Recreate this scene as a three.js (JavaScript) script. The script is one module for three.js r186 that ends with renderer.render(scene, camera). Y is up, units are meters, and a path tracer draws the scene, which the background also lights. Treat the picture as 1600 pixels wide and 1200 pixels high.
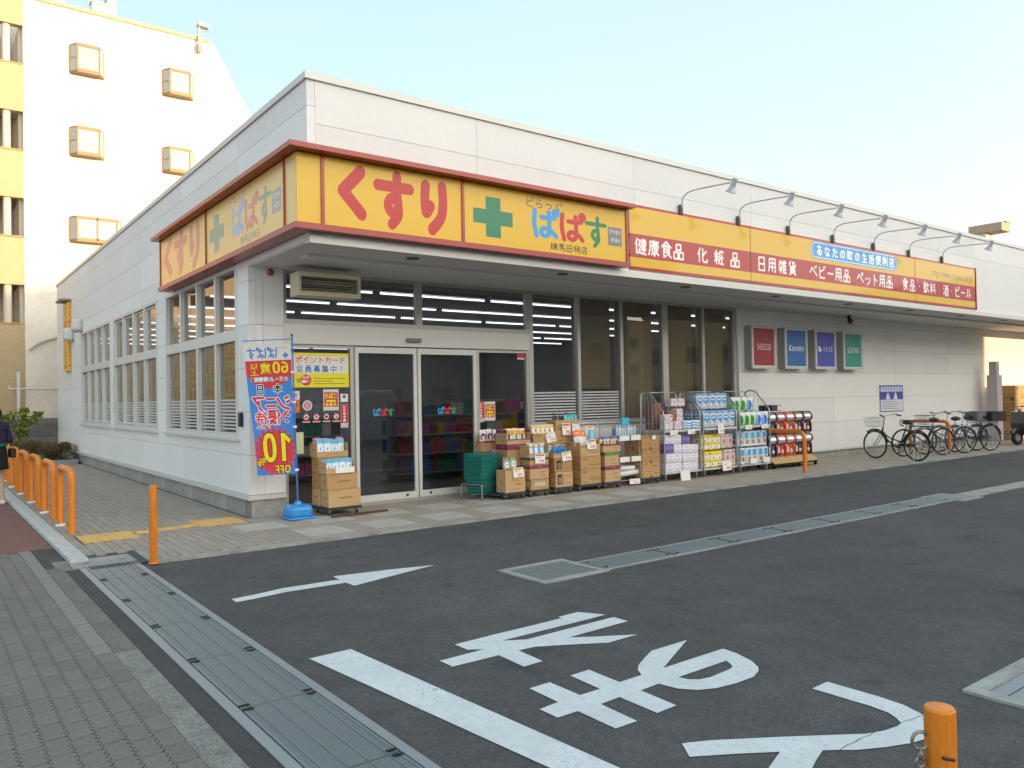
import * as THREE from 'three';
import { mergeGeometries } from 'three/addons/utils/BufferGeometryUtils.js';
import { RoundedBoxGeometry } from 'three/addons/geometries/RoundedBoxGeometry.js';
import { MarchingCubes } from 'three/addons/objects/MarchingCubes.js';
import { RectAreaLightUniformsLib } from 'three/addons/lights/RectAreaLightUniformsLib.js';

// ---------------------------------------------------------------- camera, sky, sun, exposure
const scene = new THREE.Scene();
const V3 = THREE.Vector3;
const FOC = 1240, CAM = new V3(-3.678, 1.6, 10.819);
const pxDir = (x, y) => new V3((x - 800) / FOC, -(y - 600) / FOC, -1);
const axX = pxDir(2440, 592).normalize();
const axZ = pxDir(-137, 638); axZ.addScaledVector(axX, -axZ.dot(axX)).normalize().negate();
const axY = new V3().crossVectors(axZ, axX);
const toWorld = (v) => new V3(v.dot(axX), v.dot(axY), v.dot(axZ));
const camera = new THREE.PerspectiveCamera(2 * Math.atan(600 / FOC) * 180 / Math.PI, 4 / 3, 0.05, 600);
camera.position.copy(CAM);
camera.quaternion.setFromRotationMatrix(new THREE.Matrix4().makeBasis(toWorld(new V3(1, 0, 0)), toWorld(new V3(0, 1, 0)), toWorld(new V3(0, 0, 1))));

const SUN = new V3(0.5, 1.118 * Math.tan(5 * Math.PI / 180), 1).normalize();
{
  const W = 512, H = 256, data = new Float32Array(W * H * 4), d = new V3();
  for (let j = 0; j < H; j++) for (let i = 0; i < W; i++) {
    const az = ((i + 0.5) / W - 0.5) * 2 * Math.PI, el = ((j + 0.5) / H - 0.5) * Math.PI;
    d.set(Math.cos(el) * Math.cos(az), Math.sin(el), Math.cos(el) * Math.sin(az));
    const t = Math.pow(Math.max(0, Math.sin(el)), 0.6), c = Math.max(0, d.dot(SUN));
    const glow = 2.85 * Math.pow(c, 2.2) * (1 - 0.6 * t) + 2.0 * Math.pow(c, 20);
    const o = (j * W + i) * 4, blue = (0.5 - 0.5 * d.dot(SUN)) * Math.min(1, 2 * t);   // deepest away from the sun
    data[o] = 1.0 - 0.6 * t - 0.15 * blue + glow * 1.0;
    data[o + 1] = 1.01 - 0.47 * t - 0.02 * blue + glow * 0.88;
    data[o + 2] = 1.04 - 0.38 * t + glow * 0.72;
    data[o + 3] = 1;
  }
  const sky = new THREE.DataTexture(data, W, H, THREE.RGBAFormat, THREE.FloatType);
  sky.mapping = THREE.EquirectangularReflectionMapping; sky.magFilter = THREE.LinearFilter; sky.minFilter = THREE.LinearFilter; sky.wrapS = THREE.RepeatWrapping; sky.needsUpdate = true;
  scene.background = sky; scene.environment = sky;
}
const sun = new THREE.DirectionalLight(0xffd2a0, 5);
sun.position.copy(SUN).multiplyScalar(90); sun.target.position.set(8, 0, -5); sun.position.add(sun.target.position);
sun.castShadow = true; sun.shadow.mapSize.set(4096, 4096);
Object.assign(sun.shadow.camera, { left: -60, right: 60, top: 45, bottom: -45, near: 1, far: 220 });
scene.add(sun, sun.target);
const renderer = new THREE.WebGLRenderer({ antialias: true });
renderer.toneMapping = THREE.LinearToneMapping;
renderer.toneMappingExposure = 1.34;
renderer.shadowMap.enabled = true;
RectAreaLightUniformsLib.init();

// ---------------------------------------------------------------- helpers
let seed = 12345;
const rnd = () => { seed = (seed + 0x6d2b79f5) | 0; let t = Math.imul(seed ^ (seed >>> 15), 1 | seed); t = (t + Math.imul(t ^ (t >>> 7), 61 | t)) ^ t; return ((t ^ (t >>> 14)) >>> 0) / 4294967296; };
const rr = (a, b) => a + (b - a) * rnd();
const PI = Math.PI;
const ray = (x, y) => toWorld(pxDir(x, y)).normalize();
const G = (x, y, h = 0) => { const r = ray(x, y); return CAM.clone().addScaledVector(r, (h - CAM.y) / r.y); };
const PZ = (x, y, z) => { const r = ray(x, y); return CAM.clone().addScaledVector(r, (z - CAM.z) / r.z); };
const PX = (x, y, q) => { const r = ray(x, y); return CAM.clone().addScaledVector(r, (q - CAM.x) / r.x); };

const used = new Map();
const numbered = (n) => { const k = used.get(n) || 0; used.set(n, k + 1); return k ? n + '_' + String(k).padStart(3, '0') : n; };
function tag(o, label, category, group, kind) {
  o.userData = { label, category };
  if (group) o.userData.group = group;
  if (kind) o.userData.kind = kind;
  return o;
}
function thing(name, label, category, pos = [0, 0, 0], turn = 0, group) {
  const o = new THREE.Group(); o.name = numbered(name); scene.add(o);
  o.position.set(...pos); o.rotation.y = turn;
  return tag(o, label, category, group);
}
const clean = (list) => {
  const a = list.map((g) => { const q = g.index ? g.toNonIndexed() : g; for (const k of Object.keys(q.attributes)) if (!['position', 'normal', 'uv'].includes(k)) q.deleteAttribute(k); return q; });
  return a.length > 1 ? mergeGeometries(a) : a[0];
};
function mesh(name, geo, mat, parent, pos, rot) {
  const m = new THREE.Mesh(Array.isArray(geo) ? clean(geo) : geo, mat);
  m.name = name; m.castShadow = m.receiveShadow = true;
  if (pos) m.position.set(...pos);
  if (rot) m.rotation.set(...rot);
  if (parent) parent.add(m);
  return m;
}
function one(name, geo, mat, label, category, pos, rot, group) {   // a thing that is one mesh
  const m = mesh(numbered(name), geo, mat, scene, pos, rot);
  return tag(m, label, category, group);
}
function struct(name, geo, mat, label, category) {
  const m = mesh(numbered(name), geo, mat, scene);
  return tag(m, label, category, undefined, 'structure');
}
function dup(o, pos, turn, label, group) {
  const c = o.clone(); c.name = numbered(o.name.replace(/_\d+$/, '')); scene.add(c);
  if (pos) c.position.set(...pos);
  if (turn !== undefined) c.rotation.y = turn;
  c.userData = { ...o.userData };
  if (label) c.userData.label = label;
  if (group) c.userData.group = group;
  return c;
}
const bx = (w, h, d, x = 0, y = 0, z = 0) => new THREE.BoxGeometry(w, h, d).translate(x, y, z);
const b2 = (x0, x1, y0, y1, z0, z1) => bx(x1 - x0, y1 - y0, z1 - z0, (x0 + x1) / 2, (y0 + y1) / 2, (z0 + z1) / 2);
const rb = (w, h, d, r, s = 2) => new RoundedBoxGeometry(w, h, d, s, Math.min(r, w / 2.01, h / 2.01, d / 2.01));
const cyl = (r0, r1, h, n = 12) => new THREE.CylinderGeometry(r1, r0, h, n);
function rod(a, b, r, n = 8, r2 = r) {
  const A = new V3(...a), B = new V3(...b), d = B.clone().sub(A), L = d.length();
  const g = new THREE.CylinderGeometry(r2, r, L, n); g.translate(0, L / 2, 0);
  g.applyQuaternion(new THREE.Quaternion().setFromUnitVectors(new V3(0, 1, 0), d.normalize()));
  return g.translate(A.x, A.y, A.z);
}
function tube(pts, r, seg = 40, n = 8, closed = false, tension = 0.5) {
  return new THREE.TubeGeometry(new THREE.CatmullRomCurve3(pts.map((p) => new V3(...p)), closed, 'catmullrom', tension), seg, r, n, closed);
}
function bent(pts, r, bend, n = 8) {   // straight tube with rounded corners
  const P = pts.map((p) => new V3(...p)), path = new THREE.CurvePath();
  let prev = P[0];
  for (let i = 1; i < P.length - 1; i++) {
    const a = P[i].clone().add(P[i - 1].clone().sub(P[i]).setLength(bend)), b = P[i].clone().add(P[i + 1].clone().sub(P[i]).setLength(bend));
    path.add(new THREE.LineCurve3(prev, a)); path.add(new THREE.QuadraticBezierCurve3(a, P[i], b)); prev = b;
  }
  path.add(new THREE.LineCurve3(prev, P[P.length - 1]));
  const q = []; for (const c of path.curves) { const k = c.isLineCurve3 ? 1 : 6; for (let i = 0; i < k; i++) q.push(c.getPoint(i / k)); } q.push(P[P.length - 1]);
  class Poly extends THREE.Curve { getPoint(t, o = new V3()) { const f = t * (q.length - 1), i = Math.min(q.length - 2, Math.floor(f)); return o.lerpVectors(q[i], q[i + 1], f - i); } getPointAt(t, o) { return this.getPoint(t, o); } getTangentAt(t, o) { return this.getTangent(t, o); } }
  return new THREE.TubeGeometry(new Poly(), q.length - 1, r, n, false);
}
function extr(pts, depth, opt = {}) {
  const s = new THREE.Shape(pts.map((p) => new THREE.Vector2(...p)));
  return new THREE.ExtrudeGeometry(s, { depth, bevelEnabled: false, ...opt });
}
function sheet(x0, x1, z0, z1, y, nx = 1, nz = 1) {   // horizontal sheet, uv in metres
  const g = new THREE.PlaneGeometry(x1 - x0, z1 - z0, nx, nz).rotateX(-PI / 2).translate((x0 + x1) / 2, y, (z0 + z1) / 2);
  const p = g.attributes.position, uv = g.attributes.uv;
  for (let i = 0; i < p.count; i++) uv.setXY(i, p.getX(i), p.getZ(i));
  return g;
}
function boxUV(g, s = 1) {   // uv in metres by the face's main axis
  if (g.index) g = g.toNonIndexed();
  const p = g.attributes.position, n = g.attributes.normal, uv = g.attributes.uv || (g.setAttribute('uv', new THREE.BufferAttribute(new Float32Array(p.count * 2), 2)), g.attributes.uv);
  for (let i = 0; i < p.count; i++) {
    const ax = Math.abs(n.getX(i)), ay = Math.abs(n.getY(i)), az = Math.abs(n.getZ(i));
    if (ay >= ax && ay >= az) uv.setXY(i, p.getX(i) * s, p.getZ(i) * s);
    else if (ax >= az) uv.setXY(i, p.getZ(i) * s, p.getY(i) * s);
    else uv.setXY(i, p.getX(i) * s, p.getY(i) * s);
  }
  return g;
}
function flatPoly(pts, y, hole) {   // polygon of [x,z] points lying on the ground, uv in metres
  const s = new THREE.Shape(pts.map(([x, z]) => new THREE.Vector2(x, -z)));
  if (hole) s.holes.push(new THREE.Path(hole.map(([x, z]) => new THREE.Vector2(x, -z))));
  return new THREE.ShapeGeometry(s).rotateX(-PI / 2).translate(0, y, 0);
}
const canvas = (w, h, fill) => { const c = document.createElement('canvas'); c.width = w; c.height = h; const g = c.getContext('2d'); if (fill) { g.fillStyle = fill; g.fillRect(0, 0, w, h); } return [c, g]; };
function ctex(c, repeat) {
  const t = new THREE.CanvasTexture(c); t.colorSpace = THREE.SRGBColorSpace; t.anisotropy = 8;
  if (repeat) { t.wrapS = t.wrapT = THREE.RepeatWrapping; t.repeat.set(...repeat); }
  return t;
}
// value noise, tileable
function noiseGrid(n, cells) {
  const a = Array.from({ length: cells * cells }, () => rnd()), out = new Float32Array(n * n), f = (t) => t * t * (3 - 2 * t);
  for (let y = 0; y < n; y++) for (let x = 0; x < n; x++) {
    const u = x / n * cells, v = y / n * cells, i = Math.floor(u), j = Math.floor(v), s = f(u - i), t = f(v - j), i1 = (i + 1) % cells, j1 = (j + 1) % cells;
    out[y * n + x] = (a[j * cells + i] * (1 - s) + a[j * cells + i1] * s) * (1 - t) + (a[j1 * cells + i] * (1 - s) + a[j1 * cells + i1] * s) * t;
  }
  return out;
}
function grainTex(n, size, base, amps, speck) {   // base sRGB, amps [[cells, amount]...], speck [density, dark, light]
  const layers = amps.map(([c, a]) => [noiseGrid(n, c), a]), data = new Uint8Array(n * n * 4);
  for (let i = 0; i < n * n; i++) {
    let v = 1; for (const [l, a] of layers) v += (l[i] - 0.5) * a;
    if (speck) { const q = rnd(); if (q < speck[0]) v *= speck[2]; else if (q < speck[0] * 2.2) v *= speck[1]; v += (rnd() - 0.5) * (speck[3] || 0); }
    for (let k = 0; k < 3; k++) data[i * 4 + k] = Math.max(0, Math.min(255, base[k] * v)); data[i * 4 + 3] = 255;
  }
  const t = new THREE.DataTexture(data, n, n); t.colorSpace = THREE.SRGBColorSpace; t.wrapS = t.wrapT = THREE.RepeatWrapping; t.magFilter = THREE.LinearFilter; t.minFilter = THREE.LinearMipmapLinearFilter; t.generateMipmaps = true; t.repeat.set(1 / size, 1 / size); t.needsUpdate = true;
  return t;
}
const std = (color, roughness = 0.7, o = {}) => new THREE.MeshStandardMaterial({ color, roughness, ...o });
const phy = (color, roughness, o) => new THREE.MeshPhysicalMaterial({ color, roughness, ...o });

// ---------------------------------------------------------------- Japanese lettering drawn as brush strokes on a 100 x 100 square (~ = curved, o = ring)
const GLYPH = {
  'く': '70,8 25,50 72,92', 'す': '8,25 92,25|~58,4 58,40 61,60 54,74 42,74 34,61 42,48 56,50 61,64 60,80 44,97', 'り': '~28,10 26,35 29,62 40,50|~72,8 74,40 68,70 45,95',
  'ど': '~25,12 35,45|~80,30 30,50 18,70 30,85 60,90 82,88|75,5 82,18|90,2 97,14', 'ら': '~35,8 55,18 66,20|~28,32 26,62 50,48 75,52 82,68 70,85 40,92', 'っ': '~20,52 55,42 80,52 78,72 50,85',
  'ぐ': '60,15 25,50 65,92|75,25 82,38|88,15 95,28', 'ぱ': '~15,10 12,50 20,92|~38,30 60,30 88,27|~66,12 68,55 66,80 52,90 38,82 42,68 60,66 80,76 92,88|o92,10,8',
  'ば': '~15,10 12,50 20,92|~38,30 60,30 88,27|~66,12 68,55 66,80 52,90 38,82 42,68 60,66 80,76 92,88|84,2 90,14|96,0 102,11',
  'あ': '25,22 78,18|~45,8 44,45 52,88|~70,38 55,75 30,85 20,70 40,50 70,50 85,68 75,88 55,92', 'お': '15,30 60,26|~36,8 36,70 25,88 14,76 30,58 60,50 80,62 76,84 56,90|72,18 90,34',
  'な': '15,28 58,24|~40,8 30,40 14,62|70,22 90,36|~66,42 66,75 52,90 36,82 42,68 62,70 88,88', 'た': '12,28 62,24|~38,8 28,55 14,90|~55,46 74,42 88,44|~54,66 58,84 90,84', 'の': '~55,20 50,55 30,82 14,60 28,30 55,18 84,35 86,65 60,88',
  'こ': '~22,20 50,24 78,18|~18,66 30,84 84,82', 'う': '~30,10 64,20|~18,44 60,34 78,50 70,78 34,96', 'へ': '6,60 34,30 94,76',
  '町': '8,15 48,15 48,80 8,80 8,15|28,15 28,80|8,47 48,47|54,20 96,20|76,20 76,88 62,82', '生': '28,8 14,38|24,28 88,28|50,5 50,90|20,58 84,58|8,90 94,90', '活': '12,10 24,22|8,36 20,46|10,90 26,62|86,6 40,20|34,38 96,38|65,18 65,58|42,58 90,58 90,92 42,92 42,58',
  '便': '26,5 8,45|19,32 19,95|36,12 96,12|42,26 90,26 90,58 42,58 42,26|42,42 90,42|66,12 64,62 36,94|44,66 96,94', '利': '44,6 14,16|6,32 54,32|31,12 31,94|30,36 6,72|34,42 54,62|66,14 66,66|90,6 90,92 76,86', '店': '50,2 50,14|12,16 94,16|20,16 18,60 6,95|58,24 58,56|58,38 88,38|36,58 84,58 84,92 36,92 36,58',
  '練': '24,4 8,22 26,30 8,48|30,22 10,52 34,48|20,50 20,94|8,64 6,80|32,62 36,76|42,14 96,14|69,4 69,96|46,28 92,28 92,54 46,54 46,28|46,41 92,41|66,56 40,86|72,56 98,86', '馬': '22,6 22,58|22,8 86,8|22,24 80,24|22,40 80,40|54,8 54,56|22,58 92,58 86,94 72,90|14,72 8,90|32,72 34,86|48,70 52,84|64,68 70,82',
  '田': '12,12 88,12 88,90 12,90 12,12|50,12 50,90|12,50 88,50', '柄': '6,26 42,26|25,5 25,95|24,30 5,66|27,38 42,58|46,14 97,14|52,34 92,34 92,94 82,92|52,34 52,95|72,14 70,50 58,76|72,48 86,72',
  '健': '22,5 6,42|15,30 15,95|30,16 46,16 34,44 48,44 36,80 28,92|32,66 48,88 97,92|54,14 90,14 90,40 54,40|50,27 97,27|54,54 92,54|52,68 96,68|72,4 72,84', '康': '52,2 52,12|14,14 94,14|20,14 18,58 6,94|34,26 84,26 84,52|26,39 96,39|34,52 84,52|58,20 58,92 46,88|30,62 44,70|26,90 50,72|86,58 70,68|64,68 94,90',
  '食': '50,2 8,36|50,2 94,36|50,16 50,28|28,30 74,30 74,62 28,62|28,46 74,46|28,30 28,92 52,82|82,66 56,76|50,62 94,94', '品': '30,8 70,8 70,40 30,40 30,8|8,54 44,54 44,92 8,92 8,54|56,54 92,54 92,92 56,92 56,54', '化': '30,5 6,50|20,34 20,95|88,22 46,56|52,6 52,80 62,90 90,90 94,70',
  '粧': '24,4 24,95|6,20 12,36|42,18 36,34|4,44 46,44|22,48 4,78|27,50 44,72|74,2 74,10|52,14 97,14|56,14 55,60 46,92|76,26 76,88|62,50 94,50|58,88 97,88', '日': '20,8 80,8 80,92 20,92 20,8|20,50 80,50', '用': '18,8 84,8 84,92 72,90|18,8 18,60 8,94|18,36 84,36|18,62 84,62|51,8 51,92',
  '雑': '8,22 46,22 42,42 50,42|28,6 22,34 6,46|6,56 50,56|28,48 28,95|26,60 8,80|32,62 48,78|66,4 54,34|60,26 60,95|82,4 78,20|60,22 96,22|60,44 94,44|60,66 94,66|60,90 97,90|78,22 78,90', '貨': '34,2 10,28|22,18 22,38|82,8 50,20|54,2 54,26 62,32 88,32 90,22|26,42 76,42 76,80 26,80 26,42|26,55 76,55|26,67 76,67|40,82 12,96|62,82 92,96',
  'ベ': '6,62 34,26 96,80|66,14 74,30|82,8 90,22', 'ビ': '20,10 20,82 30,88 86,88|80,26 20,48|70,8 78,22|86,2 94,16', 'ペ': '6,62 34,26 96,80|o80,20,9', 'ッ': '18,42 26,60|44,36 52,54|~84,36 74,70 36,94', 'ト': '38,6 38,95|38,38 78,58', 'ー': '10,50 90,50', '・': '50,46 50,54',
  '飲': '26,4 4,34|26,4 48,30|14,34 40,34 40,60 14,60|14,47 40,47|14,34 14,90 36,82|42,66 30,74|26,62 46,88|66,6 52,38|60,24 94,24 88,42|74,30 70,60 46,94|73,50 96,92', '料': '24,4 24,95|6,20 12,34|42,18 36,32|4,44 46,44|22,48 4,78|27,50 44,70|56,16 68,28|54,38 66,48|48,70 97,60|84,4 84,95',
  '酒': '10,10 22,20|6,34 18,44|8,90 24,62|34,14 97,14|40,34 92,34 92,94 40,94 40,34|56,14 56,50 44,62|74,14 74,52 90,54|40,74 92,74', 'ル': '~32,12 32,50 10,88|66,8 66,84 94,52',
  'ポ': '12,30 88,30|50,8 50,94 38,88|28,48 14,78|72,48 86,78|o88,12,9', 'イ': '84,8 14,56|54,36 54,95', 'ン': '14,18 36,34|~88,26 60,72 14,92', 'カ': '12,32 84,32 78,88 64,84|48,8 44,50 16,92', 'ド': '34,6 34,95|34,38 74,58|62,14 70,30|78,8 86,24',
  '会': '50,2 6,42|50,2 94,42|28,38 72,38|14,58 86,58|44,58 24,88 78,84|66,72 88,94', '員': '26,6 74,6 74,26 26,26 26,6|18,36 82,36 82,80 18,80 18,36|18,50 82,50|18,64 82,64|38,82 8,97|62,82 92,97', '募': '8,12 92,12|34,4 34,20|66,4 66,20|26,26 74,26 74,50 26,50 26,26|26,38 74,38|6,58 94,58|46,52 8,82|58,62 94,80|30,74 72,74 66,95 56,92|48,66 26,96',
  '集': '30,2 10,34|22,18 22,60|22,16 88,16|54,4 54,60|24,30 84,30|24,45 84,45|18,60 92,60|6,72 94,72|50,62 50,98|44,74 10,94|56,74 92,94', '中': '14,26 86,26 86,62 14,62 14,26|50,4 50,96', '!': '50,8 50,66|50,86 50,90',
  '歳': '50,2 50,20|50,10 82,10|24,8 24,20|6,22 94,22|18,32 90,32|20,32 18,66 6,94|28,44 54,44|40,44 40,84|30,56 26,74|52,54 58,70|64,24 72,66 94,92|88,44 62,88|76,22 86,28', '以': '20,14 20,78 44,66|46,24 58,42|~82,10 78,60 44,94|70,68 92,94', '上': '46,8 46,90|46,42 82,42|8,90 94,90', '方': '50,2 50,16|8,20 92,20|40,20 36,60 10,94|38,48 78,48 70,92 54,86',
  '得': '28,4 8,26|32,26 6,54|20,44 20,96|46,8 88,8 88,38 46,38 46,8|46,23 88,23|40,50 96,50|36,64 97,64|80,50 80,94 66,90|50,74 58,84', '情': '18,4 18,96|6,28 4,50|28,22 34,36|40,14 96,14|44,28 92,28|36,42 97,42|68,4 68,42|46,54 90,54 90,94 78,92|46,54 46,96|46,67 90,67|46,80 90,80',
  '報': '8,16 48,16|28,4 28,96|4,32 52,32|16,36 22,48|42,36 36,48|6,52 50,52|6,70 50,70|60,10 92,10 90,36 78,34|60,10 60,96|60,48 92,48 64,94|64,58 96,94', '本': '8,28 92,28|50,4 50,96|48,30 8,74|52,30 92,74|32,74 68,74', 'シ': '16,14 36,24|8,40 28,50|~92,24 62,72 12,92', 'ニ': '20,26 80,26|8,80 92,80', 'ア': '10,14 90,14 60,46|~50,34 46,70 16,95',
  '優': '20,4 4,42|14,28 14,96|30,8 96,8|40,18 86,18 86,44 40,44 40,18|40,31 86,31|30,52 96,52 92,60|40,60 36,70|52,58 56,70 78,70|62,68 40,86|50,78 86,78 40,98|58,82 96,98', '待': '28,4 8,26|32,26 6,54|20,44 20,96|44,20 90,20|67,4 67,36|36,38 97,38|38,58 97,58|80,44 80,94 66,90|50,70 58,82', 'デ': '20,14 66,14|8,40 88,40|~50,40 46,72 22,94|76,6 82,20|90,2 96,16',
  'マ': '12,20 88,20 52,62|34,50 62,84', 'ツ': '16,24 26,46|46,18 54,40|~86,22 74,68 30,92', 'モ': '20,20 80,20|10,48 90,48|46,20 46,80 54,88 86,88', 'キ': '16,34 82,24|10,62 90,52|44,6 58,96', 'ヨ': '20,14 80,14 80,88 20,88|20,50 80,50',
  '無': '30,4 10,28|20,20 92,20|10,44 96,44|4,66 97,66|28,20 28,66|46,20 46,66|64,20 64,66|82,20 82,66|14,78 8,94|36,78 40,94|60,78 64,92|82,76 94,92',
};
const strokesOf = new Map();
function glyphPath(ch) {
  if (!strokesOf.has(ch)) strokesOf.set(ch, (GLYPH[ch] || '').split('|').filter(Boolean).map((s) => {
    if (s[0] === 'o') { const [x, y, r] = s.slice(1).split(',').map(Number); return Array.from({ length: 17 }, (_, i) => [x + r * Math.cos(i * PI / 8), y + r * Math.sin(i * PI / 8)]); }
    const curve = s[0] === '~', p = (curve ? s.slice(1) : s).split(' ').map((q) => q.split(',').map(Number));
    if (!curve) return p;
    return new THREE.SplineCurve(p.map((q) => new THREE.Vector2(...q))).getPoints(p.length * 6).map((q) => [q.x, q.y]);
  }));
  return strokesOf.get(ch);
}
// one line of lettering; layers = [[colour, stroke width in glyph units], ...] from the back to the front
function letter(g, text, x, y, w, h, layers, pitch = w, cap = 'round') {
  g.lineCap = cap; g.lineJoin = 'round';
  for (const [color, lw] of layers) {
    g.strokeStyle = color; g.lineWidth = lw * Math.sqrt(w * h) / 100;
    [...text].forEach((ch, i) => {
      for (const s of glyphPath(ch)) {
        g.beginPath(); s.forEach(([a, b], k) => { const X = x + i * pitch + a * w / 100, Y = y + b * h / 100; k ? g.lineTo(X, Y) : g.moveTo(X, Y); });
        if (ch === '・') { g.save(); g.lineWidth *= 1.4; g.stroke(); g.restore(); } else g.stroke();
      }
    });
  }
}
const latin = (g, text, x, y, size, color, font = 'bold', family = 'sans-serif', align = 'center') => { g.font = `${font} ${size}px ${family}`; g.fillStyle = color; g.textAlign = align; g.textBaseline = 'middle'; g.fillText(text, x, y); g.textAlign = 'left'; g.textBaseline = 'alphabetic'; };

// ---------------------------------------------------------------- materials shared by the setting
const M = {};
{
  const n = 2048, L = [[4, 0.1], [13, 0.12], [41, 0.1], [170, 0.12], [700, 0.22]].map(([c, a]) => [noiseGrid(n, c), a]), d = new Uint8Array(n * n * 4), stain = noiseGrid(n, 23), worn = noiseGrid(n, 9);
  for (let i = 0; i < n * n; i++) {
    let v = 1; for (const [l, a] of L) v += (l[i] - 0.5) * a;
    if (stain[i] > 0.83) v *= 1 - (stain[i] - 0.83) * 1.1;                      // oil spots
    const q = rnd(); v += (rnd() - 0.5) * 0.24; if (q < 0.012 + 0.03 * Math.max(0, worn[i] - 0.5)) v *= rr(1.3, 2.1); else if (q > 0.96) v *= 0.7;   // bared aggregate
    d[i * 4] = Math.max(0, Math.min(255, 72 * v)); d[i * 4 + 1] = Math.max(0, Math.min(255, 71 * v)); d[i * 4 + 2] = Math.max(0, Math.min(255, 71.5 * v)); d[i * 4 + 3] = 255;
  }
  const t = new THREE.DataTexture(d, n, n); t.colorSpace = THREE.SRGBColorSpace; t.wrapS = t.wrapT = THREE.RepeatWrapping; t.magFilter = THREE.LinearFilter; t.minFilter = THREE.LinearMipmapLinearFilter; t.generateMipmaps = true; t.repeat.set(1 / 6.1, 1 / 6.1); t.needsUpdate = true;
  M.asphalt = std(0xffffff, 0.93, { map: t, vertexColors: true });
}
M.asphaltStrip = std(0xffffff, 0.93, { map: grainTex(512, 1.1, [64, 63, 63], [[8, 0.12], [120, 0.2]], [0.02, 0.7, 1.5, 0.3]) });
M.concrete = std(0xffffff, 0.9, { map: grainTex(512, 1.6, [150, 149, 145], [[5, 0.14], [30, 0.12], [150, 0.1]], [0.02, 0.8, 1.15, 0.08]) });
M.roughConcrete = std(0xffffff, 0.95, { map: grainTex(512, 0.7, [122, 120, 116], [[6, 0.16], [60, 0.25], [200, 0.3]], [0.05, 0.6, 1.4, 0.25]) });
M.kerbDark = std(0xffffff, 0.92, { map: grainTex(256, 0.8, [106, 104, 100], [[6, 0.14], [60, 0.15]], [0.03, 0.7, 1.2, 0.15]) });
{
  const n = 1024, a = noiseGrid(n, 7), b = noiseGrid(n, 60), c2 = noiseGrid(n, 260), d = new Uint8Array(n * n * 4);
  for (let i = 0; i < n * n; i++) { let v = 1 + (a[i] - 0.5) * 0.07 + (b[i] - 0.5) * 0.05 + (rnd() - 0.5) * 0.05; const gone = (a[i] > 0.88 && c2[i] > 0.8 && b[i] > 0.55) || c2[i] * b[i] > 0.89; if (gone) v = 0.42; else if (a[i] > 0.6 && c2[i] > 0.7) v *= 0.93; for (let k = 0; k < 3; k++) d[i * 4 + k] = Math.min(255, [199, 203, 204][k] * v); d[i * 4 + 3] = 255; }   // flaked specks show the asphalt
  const t = new THREE.DataTexture(d, n, n); t.colorSpace = THREE.SRGBColorSpace; t.wrapS = t.wrapT = THREE.RepeatWrapping; t.magFilter = THREE.LinearFilter; t.minFilter = THREE.LinearMipmapLinearFilter; t.generateMipmaps = true; t.repeat.set(1 / 1.9, 1 / 1.9); t.needsUpdate = true;
  M.paint = std(0xffffff, 0.85, { map: t });
}
M.joint = std(0x4f4c48, 0.95);
const paverGrain = grainTex(512, 0.9, [210, 210, 210], [[6, 0.08], [80, 0.1], [256, 0.12]], [0.03, 0.75, 1.18, 0.14]);
const tint = (c) => new THREE.Color(`rgb(${c})`).multiplyScalar(1 / 0.644);   // the grain map is 0.644 on average
const paver = (c, r = 0.92) => std(tint(c), r, { map: paverGrain });
M.pavers = [[111, 107, 102], [108, 104, 99], [114, 110, 105]].map((c) => paver(c));
M.paleBlock = paver([128, 125, 120]);
M.court = [[156, 146, 134], [152, 142, 131], [160, 150, 138]].map((c) => paver(c));
M.slab = paver([180, 176, 170]);
M.courtSheet = paver([163, 153, 139]);
M.redPave = paver([122, 84, 76]);
M.tactile = paver([214, 172, 104], 0.8);
M.steel = std(0x909a9e, 0.5, { metalness: 0.7 });
M.steelFrame = std(0x9a9ea2, 0.55, { metalness: 0.5 });
M.dark = std(0x141414, 0.9);
M.orange = phy(0xffffff, 0.48, { map: grainTex(512, 1, [222, 126, 16], [[5, 0.1], [24, 0.1], [110, 0.08]], [0.012, 0.62, 1.12, 0.05]), clearcoat: 0.2, clearcoatRoughness: 0.4 });

// ---------------------------------------------------------------- ground
{
  const g = sheet(-60, 70, -75, 75, 0, 130, 150), p = g.attributes.position, col = new Float32Array(p.count * 3), n = noiseGrid(256, 24), n2 = noiseGrid(256, 70);
  for (let i = 0; i < p.count; i++) { const a = (((Math.round(p.getZ(i)) + 300) % 256) * 256 + ((Math.round(p.getX(i)) + 300) % 256)); const v = 0.9 + 0.16 * (n[a] - 0.5) + 0.16 * (n2[a] - 0.5) + 0.1; col.fill(v, i * 3, i * 3 + 3); }
  g.setAttribute('color', new THREE.BufferAttribute(col, 3));
  struct('ground', g, M.asphalt, 'dark grey asphalt car park in front of the store', 'asphalt');
}
const paintPoly = (name, label, pix, hole, cat = 'road marking') => {
  const q = (l) => l.map(([x, y]) => { const v = G(x, y, 0.004); return [v.x, v.z]; });
  return one(name, flatPoly(q(pix), 0.004, hole && q(hole)), M.paint, label, cat);
};
const cropMap = (x0, y0, s) => (l) => l.map(([x, y]) => [x0 + x / s, y0 + y / s]);
paintPoly('painted_arrow', 'white arrow painted on asphalt pointing along the store front', cropMap(340, 860, 1600 / 360)([[97, 338], [300, 297], [450, 262], [620, 237], [770, 213], [845, 203], [802, 180], [1200, 132], [1508, 101], [1230, 172], [950, 245], [893, 224], [700, 254], [470, 290], [280, 331], [130, 360]]));
paintPoly('stop_line', 'broad white stop line painted across the car park exit', [[483, 1029], [548, 1014], [1010, 1218], [1060, 1240], [960, 1262], [860, 1200]]);
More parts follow.
